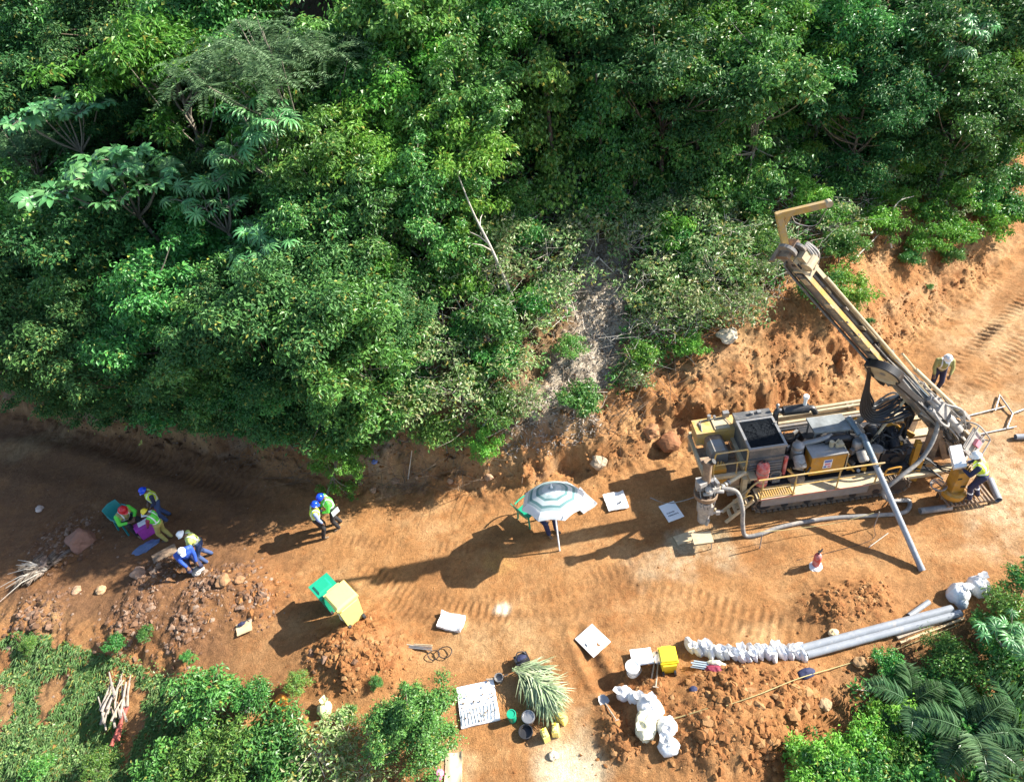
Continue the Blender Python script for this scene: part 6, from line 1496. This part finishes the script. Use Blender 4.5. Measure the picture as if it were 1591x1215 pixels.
# shrubs leaning over the cut bank
plant_at('bright', 478, 700, .55, 'bright green shrub hanging over the bank beside the two people on the road', tilt=(.5, -.2))
plant_at('shrub', 440, 660, 1.0, 'dark shrub above the hanging bright shrub'); plant_at('shrub', 520, 650, 1.0)
plant_at('shrub', 684, 668, .95, 'bluish-green shrub hanging over the bank left of the lime creeper', vi=2)
plant_at('lime', 752, 690, .62, 'lime green creeper hanging down the bank left of the umbrella', vi=0, squash=1.3)
plant_at('shrub', 905, 622, .72, 'pale green shrub on the grey chute above the umbrella', vi=1)
plant_at('shrub', 885, 540, .55, 'small dark shrub beside the grey chute'); plant_at('lime', 1000, 552, .7, 'yellow-green shrub on the right edge of the grey chute', vi=1); plant_at('dry', 985, 585, .6)
for a in ((560, 600, 1.1), (610, 560, 1.1), (650, 620, 1.0), (590, 650, .8), (720, 600, 1.0), (770, 640, .8), (800, 560, .9), (690, 540, 1.0), (760, 500, 1.1), (820, 620, .7)): plant_at('shrub' if random.random() < .55 else 'dry', *a)
for a in ((470, 480, 1.15), (390, 500, 1.05)): plant_at('dark', *a)
for a in ((545, 510, 1.0), (330, 520, .9)): plant_at('broad', *a)
for a in ((380, 590, .6), (300, 590, .6), (340, 560, .7), (430, 585, .65), (515, 590, .65), (560, 530, .7)): plant_at('broad', *a)
for a in ((30, 530, .7), (90, 550, .6), (160, 565, .6), (230, 585, .55), (280, 595, .5), (0, 515, .8)): plant_at('dark', *a)
for a in ((1010, 430, 1.1), (1060, 460, 1.0), (1100, 410, 1.1), (1150, 400, 1.0), (980, 360, 1.1), (1040, 350, 1.0), (1120, 340, 1.0), (1010, 490, .8), (1090, 480, .7), (880, 430, .9), (840, 470, 1.0), (860, 380, 1.1), (920, 350, 1.1), (720, 440, 1.1), (650, 470, 1.0), (680, 390, 1.1), (760, 370, 1.1), (1300, 340, .9), (1250, 300, 1.0)): plant_at('dry' if random.random() < .75 else 'lime', *a)
for a in ((1540, 340, 1.1), (1490, 360, 1.0), (1440, 370, .9), (1570, 330, 1.0), (1400, 310, .8), (1450, 330, .9), (1520, 300, 1.0), (1350, 280, .9), (1310, 380, .8), (1480, 300, 1.0), (1240, 250, .9), (1420, 250, 1.0), (1160, 270, .9), (1560, 280, 1.0), (1380, 350, .8), (1180, 310, .8), (1100, 290, .9)): plant_at('lime' if random.random() < .65 else 'shrub', *a)
for a in ((1310, 385, .55), (1445, 445, .16), (1350, 500, .18), (1480, 395, .5), (1415, 400, .5)): plant_at('shrub', *a)
# forest filling the slope behind
def fill():
    for row in range(15):
        up = 1.2 + row * 2.1
        for i in range(-20, 24):
            xx = i * 1.9 + random.uniform(-.8, .8) + (row % 2) * .9; yy = float(np.interp(xx, TX, TY)) + up + random.uniform(-.8, .8) + 1.0
            if abs(xx) > 14 + yy * .85 or yy > 46: continue
            if up > 4 and any(abs(xx - ex) < er + .9 and -2.4 < yy - ey < 1.2 for ex, ey, er in EMERG): continue
            ds = min(float(poly_ds(np.array([xx]), np.array([yy]), CHUTE)[0][0]), 9)
            if ds < 1.7: continue
            q = mnoise.noise(Vector((xx * .17, yy * .17, 3)))
            p = Vector((xx, yy, H(xx, yy)))
            if xx > 2.2 and up < 7.5 + min(max(xx - 2.2, 0) * .7, 3.5):
                plant(random.choice(('dry', 'shrub', 'lime', 'dry', 'dry', 'lime') if xx < 8 else ('lime', 'lime', 'shrub', 'lime', 'dry')), p, random.uniform(.6, 1.05))
            elif xx > -5 and xx <= 2.2 and up < 6:
                plant(random.choice(('shrub', 'dry', 'shrub', 'bright')), p, random.uniform(.8, 1.2) if random.random() < .8 else .6)
            elif up < 4:
                if xx < -4: p = Vector((xx, yy + 1.3, H(xx, yy + 1.3)))
                plant(random.choice(('broad', 'shrub', 'dark')), p, random.uniform(.55, .85))
            else:
                if q > .24 or random.random() < (.12 if up < 10 else .34): continue
                k = random.choice(('broad', 'dark', 'dark', 'vine', 'vine', 'bright', 'broad', 'vine', 'broad')); plant(k, p, random.uniform(.65, 1.15) * (1 + .2 * q))
fill()
def fill_low():
    for i in range(150):
        xx = random.uniform(2.6, 20); yy = float(np.interp(xx, TX, TY) + np.interp(xx, HBX, WB)) + random.uniform(.2, 6.0)
        if float(poly_ds(np.array([xx]), np.array([yy]), CHUTE)[0][0]) < 1.3: continue
        plant(random.choice(('dry', 'dry', 'shrub', 'lime') if xx < 7.5 else ('lime', 'lime', 'shrub', 'dry')), Vector((xx, yy, H(xx, yy))), random.uniform(.4, .75))
    for i in range(70):
        xx = random.uniform(-6, 1.5); yy = float(np.interp(xx, TX, TY) + np.interp(xx, HBX, WB)) + random.uniform(.1, 6.0)
        if float(poly_ds(np.array([xx]), np.array([yy]), CHUTE)[0][0]) < 1.2: continue
        plant(random.choice(('dry', 'dry', 'shrub', 'lime')), Vector((xx, yy, H(xx, yy))), random.uniform(.4, .9))
fill_low()
# bushes on the near side
plant_at('broad', 632, 1122, .48, 'bright leafy bush at the bottom, left of the white sample mat', vi=0, squash=.9)
plant_at('shrub', 318, 1080, .95, 'large leafy bush above the bottom edge right of the firewood', vi=0)
plant_at('shrub', 390, 1085, .6, 'small bush right of the large leafy bush', vi=0)
for i, a in enumerate(((430, 1150, .9), (500, 1170, .9), (360, 1170, .9), (300, 1190, .8), (560, 1195, .7), (440, 1205, .8), (250, 1205, .7), (530, 1130, .5))): plant_at('dry' if i % 3 == 1 else 'shrub', *a)
for a in ((180, 1000, .30), (225, 985, .25), (45, 1000, .28), (290, 1020, .16), (150, 1190, .45), (60, 1195, .4), (460, 1062, .35), (540, 1110, .3), (585, 1060, .2)): plant_at('shrub', *a)
for a in ((1265, 1180, .8), (1330, 1160, .75), (1385, 1120, .7), (1290, 1205, .7), (1400, 1190, .8), (1380, 1030, .35), (1395, 1060, .4), (1465, 1010, .5), (1552, 990, .6), (1580, 950, .7), (1600, 905, .6), (1585, 1015, .7), (1500, 1040, .7), (1450, 1070, .6), (1350, 1200, .8), (1590, 1060, .9), (1440, 1200, .9), (1540, 1200, .9), (1490, 1150, .8), (1560, 1120, .9)): plant_at('shrub' if random.random() < .8 else 'lime', *a)
mk_palmtree('young umbrella plant with star-shaped leaves at the right edge', foot(1568, 985, 1.4), .62, PALM_A[:2], 4, .6, 2.2, 5, name='umbrella_plant')
# oil palms
def frond_mesh(L, n_, m, wd=.045, lk=1.0):
    P, N, T, Ls = [], [], [], []; spine = []
    for i in range(n_ + 1):
        t = i / n_; spine.append(np.array([L * (t - .12 * t ** 3), 0, L * (.42 * t - .70 * t * t)]))
    for i in range(3, n_ + 1):
        t = i / n_; d = unit(spine[i] - spine[i - 1]); ll = lk * L * .30 * math.sin(math.pi * (.12 + .80 * t)) + .05
        for s in (-1, 1):
            for q in range(2):
                P.append(spine[i] - d * .5 * q * L / n_); T.append(np.array([d[0] * .55, s * 1.0, d[2] * .5 - .15 - .2 * random.random()])); N.append(np.array([0, s * -.35 * (1 if q else .2), 1.0]) + rng.normal(0, .15, 3)); Ls.append(ll * random.uniform(.85, 1.1))
    V, F = leaf_arrays(np.array(P), np.array(N), np.array(T), np.array(Ls), wd, fold=.3, droop=.32)
    g = G(); g.tube([tuple(s) for s in spine], .022, 5, False, .006)
    b = len(V); V = np.concatenate([V, np.array(g.V)]); F = [tuple(f) for f in F] + [tuple(i + b for i in f) for f in g.F]
    return npmesh('frond', V, F, m, None, False)
FR = [frond_mesh(2.0, 26, L_palm), frond_mesh(1.7, 24, L_palm)]
def palm(px, py, h, sc, n_, label, z0=0):
    p = foot(px, py, h); r = put('oil_palm', p, random.uniform(0, 6), label, 'palm', None, sc)
    G().tube([(0, 0, -.8), (.03, 0, h * .5 / sc), (0, 0, h / sc)], .14, 9, True, .12).build('trunk', M_bark2, r, True)
    for k in range(n_):
        o = link('frond', FR[k % 2], r); o.location = (0, 0, h / sc); o.rotation_euler = (random.uniform(-.2, .2), -.75 + 1.0 * (k / n_) + random.uniform(-.1, .1), k * 2.4); s = random.uniform(.85, 1.1); o.scale = (s, s, s)
palm(1505, 1140, .9, .66, 13, 'large oil palm at the bottom right with arching glossy fronds')
palm(1590, 1150, 1.0, .66, 11, 'oil palm cut by the right edge of the photo, beside the large palm')
palm(1415, 1095, .6, .55, 9, 'young oil palm left of the large palm')
# dry palm leaves: the cut pile over the jerrycans, and the dead heap at the left
L_cut = leaf_mat('leaf_cut_palm', (.13, .20, .09), (.21, .28, .14), (.33, .37, .22), trans=.15, yellow=0, rough=.5)
def tuft_mesh(n_, L, spread):
    """a cut frond lying on its side: many thin arching blades that fan out and end in loose tips"""
    V, F = [], []
    for k in range(n_):
        st = random.uniform(0, .45) * L; a = random.gauss(0, spread) + (.45 if k % 2 else -.45) * random.random(); l_ = L * random.uniform(.35, .62); up = random.uniform(.05, .55)
        p = np.array([st, random.gauss(0, .03), random.uniform(0, .10)]); d = np.array([math.cos(a), math.sin(a), up]); sd = np.array([-math.sin(a), math.cos(a), random.uniform(-.6, .6)]); b = len(V)
        for t, q in ((0, .008), (.35, .011), (.7, .008), (1, .001)):
            c = p + d * l_ * t - np.array([0, 0, (up + .30) * l_ * t * t]); V += [c - sd * q, c + sd * q]
        F += [(b + 2 * m, b + 2 * m + 1, b + 2 * m + 3, b + 2 * m + 2) for m in range(3)]
    return npmesh('frond', np.array(V), F, L_cut)
FC = [tuft_mesh(95, 1.15, .30) for _ in range(4)]
q = put('palm_leaf_pile', at(800, 1050), 0, 'spiky sheaf of cut grey-green palm leaves leaning over the yellow jerrycans', 'palm leaves')
for k in range(14):
    o = link('frond', FC[k % 4], q); t = k / 13
    o.location = (random.uniform(-.10, .12) + .42 * t, random.uniform(-.08, .12) - .42 * t, .22 + random.uniform(0, .20)); o.rotation_euler = (random.uniform(-.4, .4), random.uniform(-.1, .2), R(-25 - 45 * t) + random.uniform(-.3, .3)); s = random.uniform(.8, 1.05); o.scale = (s, s, s)
L_dead = leaf_mat('leaf_dead_palm', (.11, .08, .06), (.19, .15, .115), (.29, .24, .19), trans=.05, yellow=0, rough=.7)
FD = [frond_mesh(1.3, 20, L_dead)]
q = put('dead_palm_leaves', at(80, 890), 0, 'heap of dead dry palm fronds on the shaded slope at left', 'palm leaves')
for k in range(11):
    o = link('frond', FD[0], q); o.location = (random.uniform(-.15, .15), random.uniform(-.15, .15), .12 + .02 * k); o.rotation_euler = (random.uniform(-.3, .3), .22, R(150) + random.uniform(-1.2, 1.1)); s = random.uniform(.6, 1.05); o.scale = (s, s, s * .5)
for k in range(9):
    a = R(175) + random.uniform(-.5, .7); Lk = random.uniform(.9, 1.5); G().tube([(0, 0, .2), (Lk * .5 * math.cos(a), Lk * .5 * math.sin(a), .26), (Lk * math.cos(a), Lk * math.sin(a), .08)], .016, 5, True, .008).build('bare_rib', M_twig, q)

# ------------------------------------------------------------------ bare sticks and dead trunks one can pick out
def stick(pts, r, label, m=M_twig, twigs=0, r2=.01):
    P = [at(a, b, h) for a, b, h in pts]; q = put('dead_branch', P[0], 0, label, 'branch'); sp = smooth_path([p - P[0] for p in P], 6)
    g = G(); g.tube(sp, r, 7, True, r2); g.build('stem', m, q, True)
    for k in range(twigs):
        i = random.randrange(len(sp) // 4, len(sp)); d = Vector((random.uniform(-1, 1), random.uniform(-1, 1), random.uniform(.1, .9))) * random.uniform(.3, .9)
        G().tube([sp[i], sp[i] + d * .5 + Vector((0, 0, .06)), sp[i] + d], r * .4, 5, True, .005).build('twig', m, q)
stick([(795, 460, .3), (765, 390, 2.0), (735, 330, 3.2), (705, 255, 4.2)], .06, 'long thin leaning dead trunk in the middle of the hillside', twigs=4)
stick([(930, 400, .7), (890, 440, .6), (820, 475, .5), (780, 480, .4)], .035, 'fallen bare pole left of the top of the grey chute', twigs=4)
stick([(932, 402, .7), (955, 425, .3)], .025, 'short broken stick at the top end of the fallen pole')
stick([(1195, 385, .6), (1160, 368, .9), (1108, 350, 1.3)], .035, 'bleached forked branch left of the mast top', twigs=3)
stick([(1175, 306, .3), (1195, 270, .7), (1228, 235, 1.3)], .030, 'pale curved branch in the green above the jib', twigs=1)
stick([(1105, 230, .5), (1120, 195, 1.4)], .03, 'dead snag left of the pale curved branch', twigs=3)
stick([(1385, 385, .2), (1378, 350, .8), (1395, 315, 1.3), (1420, 305, 1.5)], .028, 'crooked bare branch right of the jib end', twigs=3)
stick([(1330, 400, .2), (1370, 360, .5)], .022, 'thin straight stick below the crooked bare branch')
stick([(640, 390, 1.0), (700, 450, .8), (745, 545, .5)], .03, 'long bare stem slanting down the middle hillside', twigs=4)
stick([(600, 420, 1.2), (660, 415, 1.2), (725, 445, .8)], .02, 'thin bare branch crossing the long bare stem', twigs=4)
stick([(634, 744, .1), (640, 700, .9)], .022, 'straight white stick leaning on the shaded cut bank')
stick([(240, 350, 2.0), (222, 328, 2.8), (205, 305, 3.6)], .06, 'pale trunk leaning under the flat bluish crown', M_bark)
stick([(880, 450, .2), (882, 500, .1)], .02, 'thin pole of a tripod on the grey chute'); stick([(882, 448, .2), (898, 500, .1)], .02, 'second thin pole of the tripod on the grey chute')
stick([(1350, 850, .03), (1380, 828, .03)], .012, 'thin white twig on the road beside the leaning grey pipe')
stick([(1395, 1085, .1), (1360, 1075, .1), (1325, 1070, .05)], .02, 'bare stick on the shaded slope below the planks')
for a, b, lb in ((1270, 300, 'reddish-brown dead fern clump above the jib end'), (1180, 470, 'grey tangle of dry brush on the bank left of the mast'), (1320, 350, 'tangle of dead branches below the jib end')):
    q = put('dry_brush', at(a, b), 0, lb, 'brush'); m_ = mat('brush_brown', (.13, .045, .03) if 'reddish' in lb else (.30, .24, .18), .9); g = G()
    for k in range(70):
        p0 = Vector((random.gauss(0, .3), random.gauss(0, .25), random.uniform(0, .3))); d = Vector((random.uniform(-1, 1), random.uniform(-1, 1), random.uniform(-.2, .7))).normalized() * random.uniform(.3, .9); g.tube([p0, p0 + d * .5 + Vector((0, 0, .05)), p0 + d], .010, 4, False, .004)
    g.build('twigs', m_, q)['kind'] = 'stuff'

# ------------------------------------------------------------------ ground cover nobody could count
def surf(xs, ys): return np.stack([xs, ys, ground(xs, ys)], 1)
def cover(name, xs, ys, m, L, Wd, hmax, upb=1.0, dens=None):
    P = surf(xs, ys); k = len(P); P[:, 2] += hmax * rng.random(k) ** 1.5
    N = np.array([0, 0, upb]) + rng.normal(0, .5, (k, 3)); T = rng.normal(0, 1, (k, 3)) + np.array([0, 0, .2]); s = rng.uniform(.6, 1.3, k)
    V, F = leaf_arrays(P, N, T, L * s, Wd * s); tag(link(name, npmesh(name, V, F, m)), kind='stuff')
def hill_pts(k, u0, u1, x0, x1, clump=.5, seed=0, avoid=True):
    xs = rng.uniform(x0, x1, k); us = rng.uniform(u0, u1, k); ys = np.interp(xs, TX, TY) + np.interp(xs, HBX, WB) + us
    keep = fbm(xs, ys, .7, 3, 300 + seed) > clump - .5
    if avoid: keep &= poly_ds(xs, ys, CHUTE)[0] > .75
    return xs[keep], ys[keep]
cover('undergrowth', *hill_pts(52000, -.2, 9, -16, 17, .42, 1), L_mid, .15, .07, .55)
cover('dark_undergrowth', *hill_pts(26000, 5, 24, -26, 24, .45, 2, False), L_dark, .22, .12, 1.0)
cover('lime_undergrowth', *hill_pts(22000, .1, 6, 3.0, 16, .5, 3), L_lime, .13, .06, .4)
cover('leaf_litter', *hill_pts(14000, -.3, 5, -14, 15, .3, 4, False), L_litter, .11, .06, .05)
def low_pts(k, x0, x1, y0, y1, seed, th, off=.2):
    xs = rng.uniform(x0, x1, k); ys = rng.uniform(y0, y1, k); e = np.interp(xs, EX, EY); keep = (e - ys > off) & (fbm(xs, ys, .8, 3, 400 + seed) > th); return xs[keep], ys[keep]
xs, ys = low_pts(130000, -16, -6.0, 4.4, 11, 1, -.22, 1.1)
P = surf(xs, ys); k = len(P); a = rng.uniform(0, 6.28, k); T = np.stack([np.cos(a) * .7, np.sin(a) * .7, rng.uniform(.3, 1.2, k)], 1); N = np.stack([-np.cos(a) * .5, -np.sin(a) * .5, np.ones(k)], 1); s = rng.uniform(.5, 1.3, k)
V_, F_ = leaf_arrays(P, N, T, .12 * s, .020 * s + .010, droop=.5); tag(link('grass', npmesh('grass', V_, F_, L_grass)), kind='stuff')
cover('low_weeds', *low_pts(20000, -16, -5, 4.4, 10, 2, .12, .9), L_grass, .065, .038, .12)
cover('slope_weeds', *low_pts(12000, 6.0, 15, 2.5, 8, 3, .0, .9), L_mid, .13, .06, .35)
# dry twigs strewn above the bank
def twigs(name, k, u0, u1, x0, x1, m, L0, L1, r, h, clear=False):
    xs, ys = hill_pts(k, u0, u1, x0, x1, .35, 7, False)
    if clear: kp = (poly_ds(xs, ys, CHUTE)[0] > .95) | (rng.random(len(xs)) < .10); xs, ys = xs[kp], ys[kp]
    P = surf(xs, ys); n_ = len(P); d = rng.normal(0, 1, (n_, 3)) * [1, 1, .45]; d[:, 2] = np.abs(d[:, 2]); d = unit(d) * rng.uniform(L0, L1, (n_, 1)); P[:, 2] += rng.random(n_) * h
    s1 = unit(np.cross(d, [0, 0, 1.0])) * r; s2 = unit(np.cross(d, s1)) * r; mid = P + d * .5 + rng.normal(0, .05, (n_, 3))
    V = np.stack([P + s1, P - s1 * .5 + s2 * .8, P - s1 * .5 - s2 * .8, mid + s1 * .8, mid - s1 * .4 + s2 * .6, mid - s1 * .4 - s2 * .6, P + d], 1).reshape(-1, 3); b = np.arange(n_)[:, None] * 7
    F = np.concatenate([b + f for f in ([0, 1, 4], [0, 4, 3], [1, 2, 5], [1, 5, 4], [2, 0, 3], [2, 3, 5], [3, 4, 6], [4, 5, 6], [5, 3, 6])])
    tag(link(name, npmesh(name, V, F, m)), kind='stuff')
twigs('dry_twigs', 4600, -.2, 6, -4, 13, M_twig, .25, 1.2, .008, .8, True)
xs = rng.uniform(-1, 5, 30000); ys = rng.uniform(13.5, 23, 30000); kp = (poly_ds(xs, ys, CHUTE)[0] + .45 * fbm(xs, ys, 1.2, 4, 141) < .85) & (rng.random(30000) < .55) & (ys > np.interp(xs, TX, TY) + .5)
cover('dry_debris', xs[kp], ys[kp], leaf_mat('leaf_grey_straw', (.16, .13, .105), (.29, .25, .215), (.42, .38, .33), trans=.05, yellow=0, rough=.8), .13, .03, .06)
twigs('hanging_stems', 900, -1.1, .7, -9, 5, M_bark2, .5, 1.7, .008, .5)
twigs('brown_twigs', 1500, -.2, 8, -12, 14, M_bark2, .3, 1.4, .010, .6)
for lb, rs in ZC.items():
    if len(rs) == 1 and 'group' in rs[0]: del rs[0]['group']
